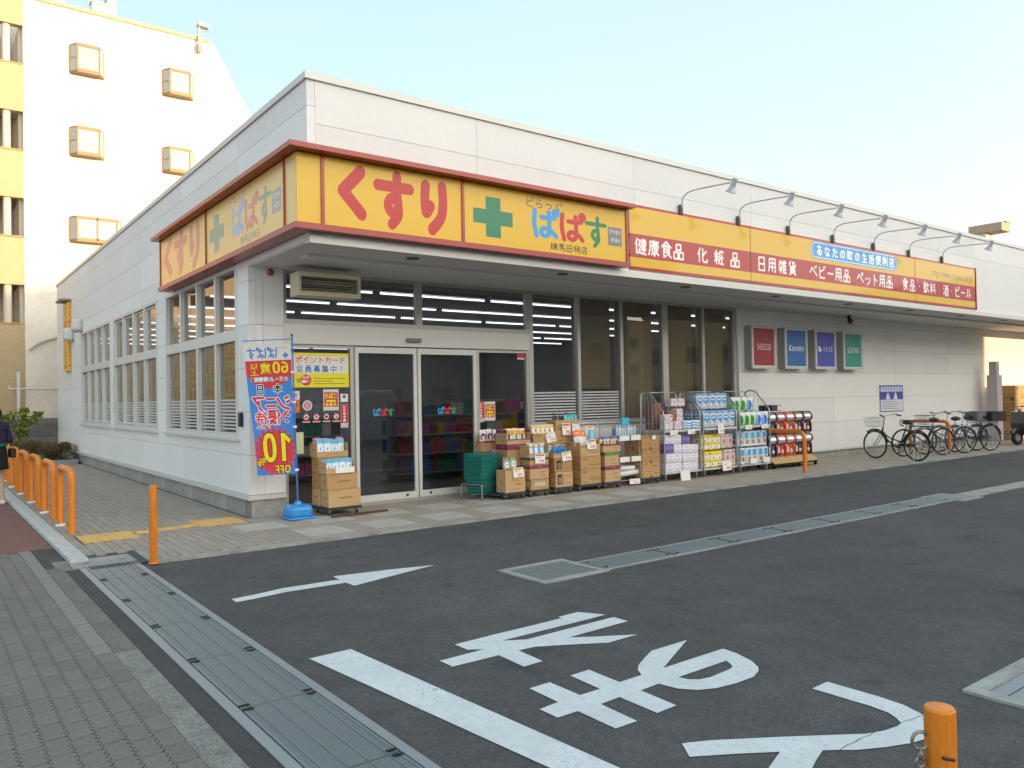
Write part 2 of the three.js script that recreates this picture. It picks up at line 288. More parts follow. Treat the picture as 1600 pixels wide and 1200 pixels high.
paintPoly('painted_character', 'white painted road character nearest the arrow', cropMap(670, 940, 1600 / 340)([[190, 315], [500, 237], [780, 170], [980, 120], [950, 113], [1095, 76], [1297, 95], [1240, 112], [540, 287], [720, 278], [1000, 205], [1360, 113], [1463, 144], [1030, 263], [1200, 258], [1535, 241], [1320, 302], [1000, 318], [780, 332], [660, 358], [838, 437], [700, 478], [515, 394], [175, 478], [80, 435], [405, 350], [285, 354]]));
paintPoly('painted_character', 'white painted road character with two crossbars and a loop', cropMap(810, 980, 4)([[68, 382], [195, 343], [385, 424], [510, 385], [325, 302], [440, 265], [632, 343], [770, 298], [745, 265], [752, 235], [790, 190], [832, 147], [1054, 79], [905, 255], [1278, 133], [1370, 165], [1460, 212], [1500, 250], [1502, 272], [1470, 310], [1360, 350], [1240, 380], [1120, 392], [1000, 384], [876, 353], [765, 394], [987, 488], [868, 536], [632, 436], [515, 480], [742, 586], [608, 633], [372, 524], [245, 565], [132, 512], [248, 467]]),
  cropMap(810, 980, 4)([[1000, 312], [1060, 325], [1130, 326], [1200, 312], [1320, 262], [1338, 248], [1325, 228], [1298, 209]]));
paintPoly('painted_character', 'cracked white painted road character beside the orange bollard', cropMap(1040, 1040, 1600 / 460)([[797, 124], [878, 87], [1150, 165], [1290, 212], [1380, 256], [1425, 290], [1440, 340], [1420, 395], [1340, 420], [1200, 442], [1040, 458], [930, 458], [855, 460], [820, 510], [780, 590], [700, 640], [520, 640], [560, 555], [622, 468], [400, 478], [130, 495], [88, 422], [250, 405], [600, 388], [860, 378], [1090, 370], [1190, 352], [1260, 328], [1280, 312], [1255, 285], [1210, 255], [1110, 218], [930, 165]]));
// hair cracks in the asphalt
{
  const crack = (pix) => { const q = pix.map(([x, y]) => G(x, y, 0.0055)); const s = []; for (let i = 0; i < q.length - 1; i++) { const d = q[i + 1].clone().sub(q[i]), n = new V3(-d.z, 0, d.x).normalize().multiplyScalar(rr(0.0008, 0.002)); s.push(flatPoly([[q[i].x - n.x, q[i].z - n.z], [q[i].x + n.x, q[i].z + n.z], [q[i + 1].x + n.x, q[i + 1].z + n.z], [q[i + 1].x - n.x, q[i + 1].z - n.z]], 0.0065)); } return s; };
  one('pavement_crack', crack([[1312, 1172], [1324, 1164], [1335, 1160], [1346, 1153], [1358, 1149], [1366, 1144], [1378, 1141], [1389, 1137], [1395, 1134], [1403, 1132], [1412, 1127], [1425, 1124], [1440, 1118]]), M.dark, 'thin dark crack running through the painted character', 'crack');
}
// sidewalk of interlocking wavy blocks, nearest the camera
{
  const bed = struct('sidewalk', sheet(-9, -2.655, 0.62, 14, 0.004), M.joint, 'grey sidewalk of interlocking concrete blocks', 'sidewalk');
  const W = 0.1075, L = 0.215, zig = 0.019, n = 8;
  const shape = (half, flat) => {
    const l = half ? L / 2 : L, s = [], k = half ? n / 2 : n, g = 0.0036;
    const edge = (i) => (i % 2 ? zig : -zig) / 2;
    for (let i = 0; i <= k; i++) s.push([-W / 2 + g + edge(i), -l / 2 + g + (l - 2 * g) * i / k]);
    
    const top = [0.25, 0.5, 0.75].map((t) => [-W / 2 + W * t, l / 2 - g + 0.004 * Math.sin(t * 2 * PI)]);
    const right = []; for (let i = k; i >= 0; i--) right.push([W / 2 - g + (flat ? 0.006 : edge(i)), -l / 2 + g + (l - 2 * g) * i / k]);
    const bot = [0.75, 0.5, 0.25].map((t) => [-W / 2 + W * t, -l / 2 + g + 0.004 * Math.sin(t * 2 * PI)]);
    return s.filter((q) => q.length === 2).concat(top, right, bot);
  };
  const geo = new THREE.ExtrudeGeometry(new THREE.Shape(shape(false).map(([x, z]) => new THREE.Vector2(x, -z))), { depth: 0.008, bevelEnabled: false, curveSegments: 1 }).rotateX(-PI / 2).translate(0, 0.004, 0);
  const edgeGeo = new THREE.ExtrudeGeometry(new THREE.Shape(shape(false, true).map(([x, z]) => new THREE.Vector2(x, -z))), { depth: 0.008, bevelEnabled: false, curveSegments: 1 }).rotateX(-PI / 2).translate(0, 0.004, 0);
  const list = [];
  for (let c = 0; c < 12; c++) for (let r = 0; r < 62; r++) {
    const x = -2.71 - c * W, z = 0.75 + r * L + (c % 2 ? L / 4 : 0); if (z > 13.8) continue;
    const v = new V3(x, 0, z).sub(CAM), depth = v.dot(toWorld(new V3(0, 0, -1))), sx = 800 + FOC * v.dot(toWorld(new V3(1, 0, 0))) / depth;
    list.push([x, z, depth > 0.3 && sx > -40 && z < 7.8, c, r]);
  }
  const rest = [];
  let shown = 0;
  for (const [x, z, vis, c, r] of list) {
    const dy = rr(-0.0012, 0.0012);
    if (vis && shown < 300) { shown++; mesh('paving_block', c ? geo : edgeGeo, c === 0 && z < 5.1 ? M.paleBlock : M.pavers[Math.floor(rnd() * 3)], bed, [x, dy, z]); } else rest.push(geo.clone().translate(x, dy, z));
  }
  const m = mesh('paving_blocks', rest, M.pavers[0], bed); m.userData.kind = 'stuff';
  // light end row by the kerb and the reddish walk further on
  const red = struct('red_walkway', sheet(-9, -2.42, -40, 0.6, 0.004), M.redPave, 'reddish brown pavement leading past the orange rails', 'pavement');
}
// kerb beside the sidewalk: a smooth length, then a rough worn length; strip of asphalt; drain
{
  const k = thing('kerb', 'flat grey concrete kerb strip along the edge of the sidewalk', 'kerb');
  for (let i = 0; i < 9; i++) { const z0 = 1.92 + i * 0.82; mesh('kerb_stone', boxUV(b2(-2.652, -2.515, -0.1, 0.014 + (i > 3 ? -0.001 : 0), z0 + 0.003, z0 + 0.817)), i > 3 ? M.roughConcrete : M.kerbDark, k); }
  struct('asphalt_strip', sheet(-2.515, -2.395, 2.1, 12, 0.006), M.asphaltStrip, 'narrow dark asphalt strip between kerb and drain grating', 'asphalt');
  const d = thing('drain', 'long steel grated drain along the car park entrance', 'drain');
  mesh('edge_frame', boxUV(b2(-2.39, -2.332, -0.1, 0.012, 2.1, 12)), M.steelFrame, d);
  mesh('edge_frame', boxUV(b2(-1.918, -1.865, -0.1, 0.012, 2.1, 12)), M.steelFrame, d);
  const bars = [], cross = [];
  for (let i = 0; i < 4; i++) cross.push(bx(0.004, 0.022, 0.944, -0.145 + i * 0.097, 0, 0));
  for (let i = 0; i < 62; i++) bars.push(bx(0.372, 0.02, 0.0105, 0, -0.002, -0.467 + i * 0.0153));
  const grid = clean(bars.concat([bx(0.012, 0.022, 0.944, -0.192, 0, 0), bx(0.012, 0.022, 0.944, 0.192, 0, 0)])), cg = clean(cross);
  const M2 = std(0x8c9093, 0.6, { metalness: 0.4 });
  for (let i = 0; i < 10; i++) {
    const z = 2.36 + i * 0.962 + 0.0, panel = mesh('grating_panel', grid, M.steel, d, [-2.125, 0.001, z - 0.04]);
    mesh('cross_bar', cg, M2, panel, [0, 0.0025, 0]);
    for (const sx of [-1, 1]) for (const sz of [-1, 1]) mesh('hinge_slot', bx(0.055, 0.004, 0.016), M.dark, panel, [sx * 0.172, 0.0135, sz * 0.45]);
  }
  // cover plate at the head of the drain
  const c = thing('drain_cover', 'plain concrete cover at the head of the entrance drain', 'cover');
  mesh('rim', boxUV(b2(-2.56, -1.78, -0.05, 0.009, 1.52, 2.085)), M.roughConcrete, c);
  mesh('lid', boxUV(b2(-2.43, -1.86, 0.0, 0.016, 1.6, 2.04)), M.concrete, c);
}
// cross drain and its basin
{
  const d = thing('drain', 'narrow grated drain running across the car park parallel to the store', 'drain');
  mesh('edge_frame', boxUV(b2(1.41, 8.3, -0.05, 0.008, 5.05, 5.09)), M.steelFrame, d); mesh('edge_frame', boxUV(b2(1.41, 8.3, -0.05, 0.008, 5.46, 5.5)), M.concrete, d);
  const bars = []; for (let i = 0; i < 9; i++) bars.push(bx(0.93, 0.016, 0.03, 0, 0, -0.165 + i * 0.0413));
  const grid = clean(bars);
  for (let i = 0; i < 7; i++) { const p = mesh('grating_panel', grid, M.steel, d, [1.9 + i * 0.985, 0.001, 5.275]); for (const [a, b] of [[-0.42, -0.13], [0.42, -0.13], [-0.42, 0.13], [0.42, 0.13]]) mesh('bolt_hole', cyl(0.017, 0.017, 0.004, 8), M.dark, p, [a, 0.0095, b]); }
  const lighter = thing('drain', 'pale concrete drain cover slabs continuing from the grated cross drain', 'drain');
  for (let i = 0; i < 12; i++) mesh('cover_slab', boxUV(b2(9.0 + i * 0.6, 9.59 + i * 0.6, -0.05, 0.011, 5.2, 5.52)), M.concrete, lighter);
  const b = thing('catch_basin', 'square grated catch basin at the end of the cross drain', 'catch basin');
  mesh('rim', [b2(0.62, 1.4, -0.05, 0.013, 4.86, 4.93), b2(0.62, 1.4, -0.05, 0.013, 5.47, 5.54), b2(0.62, 0.69, -0.05, 0.0125, 4.93, 5.47), b2(1.33, 1.4, -0.05, 0.0125, 4.93, 5.47)].map((g) => boxUV(g)), M.concrete, b);
  for (let i = 0; i < 9; i++) mesh('grate_bar', bx(0.62, 0.016, 0.044, 1.01, 0.001, 4.962 + i * 0.0595), M.steel, b);
  const b3 = thing('catch_basin', 'grated catch basin at the far end of the cross drain', 'catch basin');
  mesh('rim', boxUV(b2(8.32, 8.98, -0.05, 0.009, 5.0, 5.62)), M.concrete, b3); mesh('lid', boxUV(b2(8.4, 8.9, 0, 0.015, 5.08, 5.54)), M.steel, b3);
  const c = thing('catch_basin', 'large grated catch basin with pale rim near the orange bollard', 'catch basin');
  const o = G(1503, 1082), X = o.x, Z = o.z;
  mesh('rim', [b2(X, X + 1.0, -0.05, 0.016, Z, Z + 0.09), b2(X, X + 1.0, -0.05, 0.016, Z + 0.72, Z + 0.81), b2(X, X + 0.09, -0.05, 0.0155, Z + 0.09, Z + 0.72), b2(X + 0.91, X + 1, -0.05, 0.0155, Z + 0.09, Z + 0.72)].map((g) => boxUV(g)), M.concrete, c);
  for (let i = 0; i < 7; i++) mesh('grate_bar', bx(0.8, 0.016, 0.08, X + 0.5, 0.001, Z + 0.138 + i * 0.0885), M.steel, c);
}
// store forecourt: blocks along the side, beige paving with pale squares along the front
{
  const S = struct('forecourt', [sheet(-2.3, 0.3, -13.4, 2.2, 0.012), sheet(0.3, 26, -0.3, 2.2, 0.012)], M.joint, 'beige block paving around the store entrance', 'paving');
  const geo = b2(-0.0465, 0.0465, 0, 0.012, -0.0985, 0.0985), rest = [[], [], []];
  boxUV(geo);
  const all = [];
  for (let c = 0; c < 23; c++) for (let r = 0; r < 77; r++) {
    const x = -2.19 + c * 0.1, z = 2.1 - r * 0.2 - (c % 2 ? 0.1 : 0); if (z < -13.2 || x > 0.4 && z < 0) continue;
    if (x > -0.04 && z < 0.05) continue;
    if (x < -1.72 && z > 1.45) continue;
    all.push([x, z]);
  }
  const inTac = (x, z) => (x > -2.12 && x < -1.52 && z > -0.02 && z < 0.62) || (x > -0.74 && x < -0.16 && z > -0.3 && z < 0.32) || (x > -1.55 && x < -0.7 && z > 0.02 && z < 0.3);
  let k = 0;
  all.sort((a, b) => Math.hypot(a[0] - CAM.x, a[1] - CAM.z) - Math.hypot(b[0] - CAM.x, b[1] - CAM.z));
  for (const [x, z] of all) {
    if (inTac(x, z)) continue;
    const t = Math.floor(rnd() * 3), dy = 0.012 + rr(-0.001, 0.001);
    if (k < 300) { k++; mesh('paving_block', geo, M.court[t], S, [x, dy, z]); } else rest[t].push(geo.clone().translate(x, dy, z));
  }
  rest.forEach((l, i) => { const m = mesh('paving_blocks', l, M.court[i], S); m.userData.kind = 'stuff'; });
  // yellow tactile guide
  const T = thing('tactile_path', 'yellow tactile paving leading from the rails to the store', 'tactile paving');
  const dots = (g, x, z) => { for (let a = 0; a < 5; a++) for (let b = 0; b < 5; b++) g.push(cyl(0.012, 0.01, 0.005, 6).translate(x - 0.11 + a * 0.055, 0.0285, z - 0.11 + b * 0.055)); };
  for (const [x, z] of [[-1.97, 0.14], [-1.67, 0.14], [-1.97, 0.44], [-1.67, 0.44], [-0.6, -0.14], [-0.3, -0.14], [-0.6, 0.16], [-0.3, 0.16]]) { const g = [b2(x - 0.147, x + 0.147, 0.012, 0.026, z - 0.147, z + 0.147)]; dots(g, x, z); mesh('warning_tile', boxUV(clean(g)), M.tactile, T); }
  for (let i = 0; i < 3; i++) { const x = -1.37 + i * 0.265, z = 0.22 - i * 0.05, g = [b2(x - 0.13, x + 0.13, 0.012, 0.026, z - 0.1, z + 0.1)]; for (let j = 0; j < 4; j++) g.push(b2(x - 0.12, x + 0.12, 0.026, 0.031, z - 0.09 + j * 0.05, z - 0.065 + j * 0.05)); mesh('guide_tile', boxUV(clean(g)), M.tactile, T); }
  // front apron: beige sheet broken by pale slabs, each slab of small setts
  struct('front_apron', [sheet(0.42, 26, -0.2, 2.18, 0.022), sheet(0.06, 0.42, 0.02, 2.18, 0.022)], M.courtSheet, 'beige fine paving in front of the shop windows', 'paving');
  const setts = [];
  for (let i = 0; i < 6; i++) for (let j = 0; j < 6; j++) setts.push(bx(0.09, 0.006, 0.09, -0.2375 + i * 0.095, 0, -0.2375 + j * 0.095));
  const sg = boxUV(clean(setts));
  for (let i = 0; i < 7; i++) { mesh('pale_square', sg, M.slab, S, [1.17 + i * 0.88, 0.0225, 1.69]); if (i < 6) mesh('pale_square', sg, M.slab, S, [0.74 + i * 0.88, 0.0225, 0.82]); }
  mesh('pale_square', sg, M.slab, S, [0.3, 0.0225, 1.69]); mesh('pale_square', sg, M.slab, S, [-0.16, 0.0225, 0.82]);
  const K = thing('kerb', 'thin pale kerb between the store apron and the asphalt', 'kerb');
  for (let i = 0; i < 46; i++) mesh('kerb_stone', boxUV(b2(-1.72 + i * 0.6, -1.122 + i * 0.6, -0.05, 0.03, 2.185, 2.3)), M.concrete, K);
  mesh('kerb_stone', boxUV(b2(-1.775, -1.722, -0.05, 0.03, 1.5, 2.3)), M.concrete, K);
  const K2 = thing('kerb', 'pale granite kerb under the row of orange rails', 'kerb');
  const gran = std(0xffffff, 0.8, { map: grainTex(256, 0.6, [186, 186, 182], [[8, 0.1], [90, 0.15]], [0.05, 0.7, 1.1, 0.12]) });
  for (let i = 0; i < 48; i++) { const z1 = 1.75 - i * 0.5; mesh('kerb_stone', boxUV(b2(-2.415, -2.255, -0.05, 0.045, z1 - 0.494, z1)), gran, K2); }
}

// ---------------------------------------------------------------- the store
const panelGrain = grainTex(512, 2.4, [236, 234, 229], [[4, 0.015], [40, 0.012], [180, 0.014]], [0.003, 0.96, 1.01, 0.012]);
M.panel = [0xffffff, 0xfbfbfb, 0xf7f7f8].map((c) => std(c, 0.62, { map: panelGrain }));
M.core = std(0xcac7c1, 0.9);
M.alu = std(0xb4b3ae, 0.42, { metalness: 0.55 });
M.aluWhite = std(0xd2d1cb, 0.45, { metalness: 0.15 });
M.soffit = std(0xd6d4cf, 0.85);
M.glass = phy(0xdbdcda, 0.0, { transmission: 1, thickness: 0, ior: 1.52 });
M.glassDoor = phy(0xc6c8c8, 0.0, { transmission: 1, thickness: 0, ior: 1.52 });
M.film = std(0xc3c4c1, 0.6);
M.interior = std(0xa5a39d, 0.9);
M.ceiling = std(0xa5a39d, 0.95);
M.floorIn = std(0x8f8b82, 0.35);
M.backing = std(0xc4b190, 0.85);
M.found = std(0xffffff, 0.95, { map: grainTex(512, 1.8, [158, 155, 148], [[4, 0.16], [16, 0.14], [80, 0.12]], [0.02, 0.75, 1.1, 0.1]) });

const store = thing('store_building', 'low white panelled drugstore with canopy and large windows', 'building');
const FRONT = (u0, u1, v0, v1, n0, n1) => b2(u0, u1, v0, v1, n0, n1);
const LEFT = (u0, u1, v0, v1, n0, n1) => b2(-n1, -n0, v0, v1, u0, u1);
function split(u0, u1, v0, v1, holes) {
  const us = [u0, u1], vs = [v0, v1];
  for (const h of holes) { for (const u of [h[0], h[1]]) if (u > u0 && u < u1) us.push(u); for (const v of [h[2], h[3]]) if (v > v0 && v < v1) vs.push(v); }
  us.sort((a, b) => a - b); vs.sort((a, b) => a - b);
  const out = [];
  for (let i = 0; i < us.length - 1; i++) for (let j = 0; j < vs.length - 1; j++) {
    const cu = (us[i] + us[i + 1]) / 2, cv = (vs[j] + vs[j + 1]) / 2;
    if (us[i + 1] - us[i] < 1e-4 || vs[j + 1] - vs[j] < 1e-4) continue;
    if (!holes.some((h) => cu > h[0] && cu < h[1] && cv > h[2] && cv < h[3])) out.push([us[i], us[i + 1], vs[j], vs[j + 1]]);
  }
  return out;
}
function panelWall(f, us, vs, holes, n0, n1, coreBack, coreEnd, coreHoles = holes) {
  const g = 0.0025;
  for (let i = 0; i < us.length - 1; i++) for (let j = 0; j < vs.length - 1; j++) {
    const r = split(us[i] + g, us[i + 1] - g, vs[j] + g, vs[j + 1] - g, holes); if (!r.length) continue;
    mesh('wall_panel', r.map((q) => boxUV(f(q[0], q[1], q[2], q[3], n0, n1))), M.panel[Math.floor(rnd() * 3)], store);
  }
  mesh('wall_core', split(us[0], coreEnd ?? us[us.length - 1], vs[0], vs[vs.length - 1], coreHoles).map((q) => f(q[0], q[1], q[2], q[3], coreBack, n0 - 0.001)), M.core, store);
}
const steps = (a, b, s) => { const o = [a]; for (let x = a + s; x < b - 0.15; x += s) o.push(x); o.push(b); return o; };
// left wall
const LW = [[-4.42, -0.47, 1.1, 3.56], [-9.1, -5.06, 1.1, 3.56], [-13.4, -9.47, 1.1, 3.56]];
panelWall(LEFT, [-17.9, -15.45, -12.42, -9.39, -6.36, -3.33, -0.35, 2.09], [0.33, 0.87, 1.47, 2.07, 2.67, 3.27, 3.87, 4.47, 5.05, 5.36], [...LW, [0.0, 2.2, 0.2, 3.48]], -0.1, 0, -0.22, 1.88, [...LW, [-0.2, 2.2, 0.2, 3.48]]);
mesh('foundation', [boxUV(b2(0.02, 0.3, -0.1, 0.26, -17.9, -0.02))], M.found, store);
mesh('drip_ledge', b2(-0.035, 0.1, 0.262, 0.327, -17.9, 0.03), M.aluWhite, store);
// front pillar beside the entrance, low wall under the windows, wall to the right, parapet over the canopy
panelWall(FRONT, [0.1, 0.2, 0.5], [0.33, 1.47, 2.07, 2.67, 3.47], [], -0.1, 0, -0.2);
mesh('foundation', [boxUV(b2(0.02, 0.5, -0.1, 0.26, -0.3, -0.012))], M.found, store);
mesh('drip_ledge', b2(0.1, 0.5, 0.262, 0.327, -0.1, 0.03), M.aluWhite, store);
panelWall(FRONT, [4.95, 7.2, 10.7], [0.2, 1.09], [], -0.16, -0.05, -0.25);
panelWall(FRONT, [10.72, ...steps(11.4, 30, 3.03)], [0.2, 0.87, 1.47, 2.07, 2.67, 3.27, 3.47], [], -0.1, 0, -0.2);
mesh('foundation', boxUV(b2(4.95, 30, -0.1, 0.2, -0.3, -0.03)), M.found, store);
mesh('drip_ledge', b2(10.72, 30, 0.165, 0.199, -0.1, 0.025), M.aluWhite, store);
panelWall(FRONT, [0.1, 2.4, 5.4, 8.4, 11.4, 14.4, 17.4, 20.4, 23.4, 26.4, 30], [3.5, 4.85, 5.36], [], 1.99, 2.09, 1.9);
mesh('coping', [b2(-0.03, 30, 5.36, 5.44, 1.85, 2.12), b2(-0.03, 0.2, 5.362, 5.438, -17.93, 1.85)], M.aluWhite, store);
mesh('roof_slab', b2(0.1, 30, 5.0, 5.15, -17.8, 1.99), M.core, store);
mesh('back_wall', b2(0.1, 30, 0, 5.3, -17.9, -17.7), M.core, store); mesh('side_wall', b2(29.8, 30, 0, 5.3, -17.7, 1.95), M.core, store);
mesh('soffit', [b2(0.02, 30, 3.462, 3.5, -0.19, 2.0)], M.soffit, store);
mesh('gutter', [b2(0.0, 30, 3.44, 3.53, 2.0, 2.13)], M.aluWhite, store);
mesh('soffit_step', [b2(0.3, 30, 3.42, 3.461, 1.15, 1.35)], M.soffit, store);
for (const x of [1.6, 4.2, 7.0, 9.6, 12.2, 14.8, 17.4, 20]) mesh('downlight', cyl(0.09, 0.09, 0.012, 16), std(0x57544e, 0.6), store, [x, 3.458, 1.72]);
// interior shell
mesh('interior_floor', b2(0.2, 29.8, -0.1, 0.02, -17.7, -0.16), M.floorIn, store);
mesh('ceiling', b2(0.2, 29.8, 3.7, 3.78, -17.7, -0.3), M.ceiling, store);
mesh('lintel', b2(0.2, 29.8, 3.5, 5.0, -0.28, -0.2), M.core, store);
mesh('partition', b2(15.9, 16.0, 0.02, 3.7, -17.7, -0.3), M.interior, store);

// windows: frame is the part, panes and film stripes its pieces
function windowSet(f, u, v, opts = {}) {   // u, v: lists of bar centre lines
  const t = opts.t || 0.05, n0 = opts.n0 ?? -0.11, n1 = opts.n1 ?? -0.02, bars = [], L = u.length - 1, K = v.length - 1;
  v.forEach((q, j) => { const th = opts.vt?.[j] ?? t; bars.push(f(u[0] - t / 2, u[L] + t / 2, q - th / 2, q + th / 2, n0, n1)); });
  u.forEach((q, i) => { const th = opts.ut?.[i] ?? t; for (let j = 0; j < K; j++) bars.push(f(q - th / 2, q + th / 2, v[j] + (opts.vt?.[j] ?? t) / 2, v[j + 1] - (opts.vt?.[j + 1] ?? t) / 2, n0 + 0.002, n1 - 0.002)); });
  const frame = mesh('window_frame', bars, opts.mat || M.alu, store), zc = (n0 + n1) / 2;
  for (let i = 0; i < L; i++) for (let j = 0; j < K; j++) {
    const a = u[i] + t / 2, b = u[i + 1] - t / 2, c = v[j] + t / 2, d = v[j + 1] - t / 2;
    mesh('pane', f(a, b, c, d, zc - 0.003, zc + 0.003), M.glass, frame);
    if (opts.sash) { const s = 0.03, r = [[a, a + s, c, d], [b - s, b, c, d], [a + s, b - s, c, c + s], [a + s, b - s, d - s, d]]; mesh('sash', r.map((q) => f(q[0], q[1], q[2], q[3], zc - 0.012, zc + 0.018)), M.aluWhite, frame); }
    if (opts.film && j === 0 && i < (opts.filmTo ?? 99)) for (let k = 0; k < opts.film; k++) mesh('film_stripe', f(a + 0.03, b - 0.03, c + 0.03 + k * 0.052, c + 0.056 + k * 0.052, zc + 0.0035, zc + 0.0055), M.film, frame);
  }
  return frame;
}
for (const h of LW) {
  const u = [0, 1, 2, 3, 4].map((i) => h[0] + 0.03 + (h[1] - h[0] - 0.06) * i / 4);
  windowSet(LEFT, u, [1.13, 2.56, 3.53], { t: 0.09, vt: [0.07, 0.16, 0.06], n0: -0.12, n1: 0.012, film: 9, mat: M.aluWhite, sash: h[0] < -5 });
  mesh('window_sill', LEFT(h[0] - 0.06, h[1] + 0.06, 1.06, 1.098, -0.1, 0.07), M.aluWhite, store);
}
// entrance
windowSet(FRONT, [0.53, 2.73, 4.93], [2.74, 3.45], { t: 0.07, ut: [0.06, 0.11, 0.1], n0: -0.14, n1: -0.05 });
mesh('door_header', b2(0.5, 4.9, 2.42, 2.7, -0.2, 0.0), M.aluWhite, store);
{ const w = windowSet(FRONT, [0.53, 1.56], [0.1, 2.4], { t: 0.06, n0: -0.14, n1: -0.05 }); windowSet(FRONT, [3.83, 4.93], [0.1, 2.4], { t: 0.07, ut: [0.07, 0.12], n0: -0.14, n1: -0.05 }); }
mesh('threshold', b2(0.5, 4.93, 0.0, 0.066, -0.2, -0.03), M.alu, store);
mesh('door_sensor', rb(0.24, 0.06, 0.07, 0.01), std(0x77756f, 0.5), store, [2.58, 2.52, 0.035]);
for (const [x0, x1, z] of [[1.6, 2.655, -0.06], [2.675, 3.79, -0.06]]) {
  const t = 0.055, leaf = mesh('sliding_door', [b2(x0, x0 + t, 0.17, 2.4, z - 0.03, z + 0.03), b2(x1 - t, x1, 0.17, 2.4, z - 0.03, z + 0.03), b2(x0, x1, 0.068, 0.168, z - 0.03, z + 0.03), b2(x0 + t, x1 - t, 2.31, 2.4, z - 0.03, z + 0.03)], M.aluWhite, store);
  mesh('pane', b2(x0 + t, x1 - t, 0.17, 2.31, z - 0.004, z + 0.004), M.glassDoor, leaf);
  mesh('lock', cyl(0.022, 0.022, 0.008, 16), std(0x55534f, 0.4, { metalness: 0.6 }), leaf, [x0 < 2 ? x1 - 0.2 : x0 + 0.2, 0.12, z + 0.034], [PI / 2, 0, 0]);
}
// shop windows right of the door
windowSet(FRONT, [4.97, 6.1, 7.2, 8.43, 9.61, 10.66], [1.13, 3.45], { t: 0.07, ut: [0.1, 0.07, 0.07, 0.16, 0.07, 0.09], n0: -0.15, n1: -0.04, film: 10, filmTo: 2 });
mesh('window_sill', b2(4.95, 10.72, 1.092, 1.12, -0.15, 0.02), M.aluWhite, store);
for (const [a, b] of [[6.14, 7.1], [7.25, 8.27], [8.53, 9.5], [9.66, 10.55]]) mesh('display_backing', b2(a, b, a < 7 ? 1.75 : 1.15, 3.44, -0.3, -0.27), M.backing, store);

// fluorescent fittings under the shop ceiling, lit
{
  const tubeM = std(0xffffff, 0.5, { emissive: 0xe9ecff, emissiveIntensity: 3.2 }), bodyM = std(0xb5b5b2, 0.6);
  const body = b2(-1.12, 1.12, 0.03, 0.1, -0.06, 0.06), t = new THREE.CylinderGeometry(0.016, 0.016, 2.2, 8).rotateZ(PI / 2);
  let first;
  for (let r = 0; r < 9; r++) {
    const z = -1.5 - r * 1.75;
    for (let k = 0; k < 6; k++) {
      const x = 1.55 + k * 2.36;
      if (first) dup(first, [x, 3.45, z]);
      else { first = thing('ceiling_lamp', 'lit white fluorescent fitting under the shop ceiling', 'lamp', [x, 3.45, z], 0, 'rows of lit ceiling lamps inside the store'); mesh('housing', body, bodyM, first); mesh('lamp_tube', t, tubeM, first); }
    }
    const L = new THREE.RectAreaLight(0xe9ecff, 5.5, 14, 0.06); L.position.set(7.4, 3.42, z); L.rotation.x = -PI / 2; L.name = 'row_light'; scene.add(L);
  }
}
// shelving inside, seen dimly through the glass
{
  const cols = [0xb23a36, 0xd9a827, 0x3f6fae, 0xdadad6, 0x3f8f6b, 0xc86aa0, 0x8a5a3a, 0xe6e2d0].map((c) => std(c, 0.6)), shelfM = std(0xb9b6ae, 0.6);
  const spots = [[2.0, -4.2, 2.2, 'near the entrance'], [5.2, -3.0, 3.0, 'behind the first shop window'], [9.2, -2.6, 3.2, 'behind the covered shop windows'], [3.0, -8.5, 4, 'in the second aisle'], [9.0, -7.5, 4, 'in the second aisle beyond the pillar'], [1.0, -11.5, 1.2, 'by the far side windows'], [13.2, -5.0, 3, 'against the partition']];
  for (const [x, z, w, where] of spots) {
    const t = thing('display_shelf', 'grey gondola shelf full of packets ' + where, 'shelf', [x, 0.02, z], 0, 'shelves inside the store');
    mesh('back_panel', bx(w, 1.55, 0.04, 0, 0.78, 0), shelfM, t);
    const packs = cols.map(() => []);
    for (let s = 0; s < 4; s++) {
      mesh('shelf_board', bx(w, 0.025, 0.8, 0, 0.15 + s * 0.37, 0), shelfM, t);
      for (const side of [-1, 1]) for (let px = -w / 2 + 0.08; px < w / 2 - 0.1;) { const pw = rr(0.08, 0.2), ph = rr(0.16, 0.3), c = Math.floor(rnd() * 8), q = 1 + Math.floor(rnd() * 3); for (let i = 0; i < q && px < w / 2 - 0.1; i++, px += pw + 0.01) packs[c].push(bx(pw, ph, 0.16, px + pw / 2, 0.164 + s * 0.37 + ph / 2, side * 0.28)); }
    }
    packs.forEach((l, i) => { if (l.length) mesh('packets', l, cols[i], t).userData.kind = 'stuff'; });
  }
}

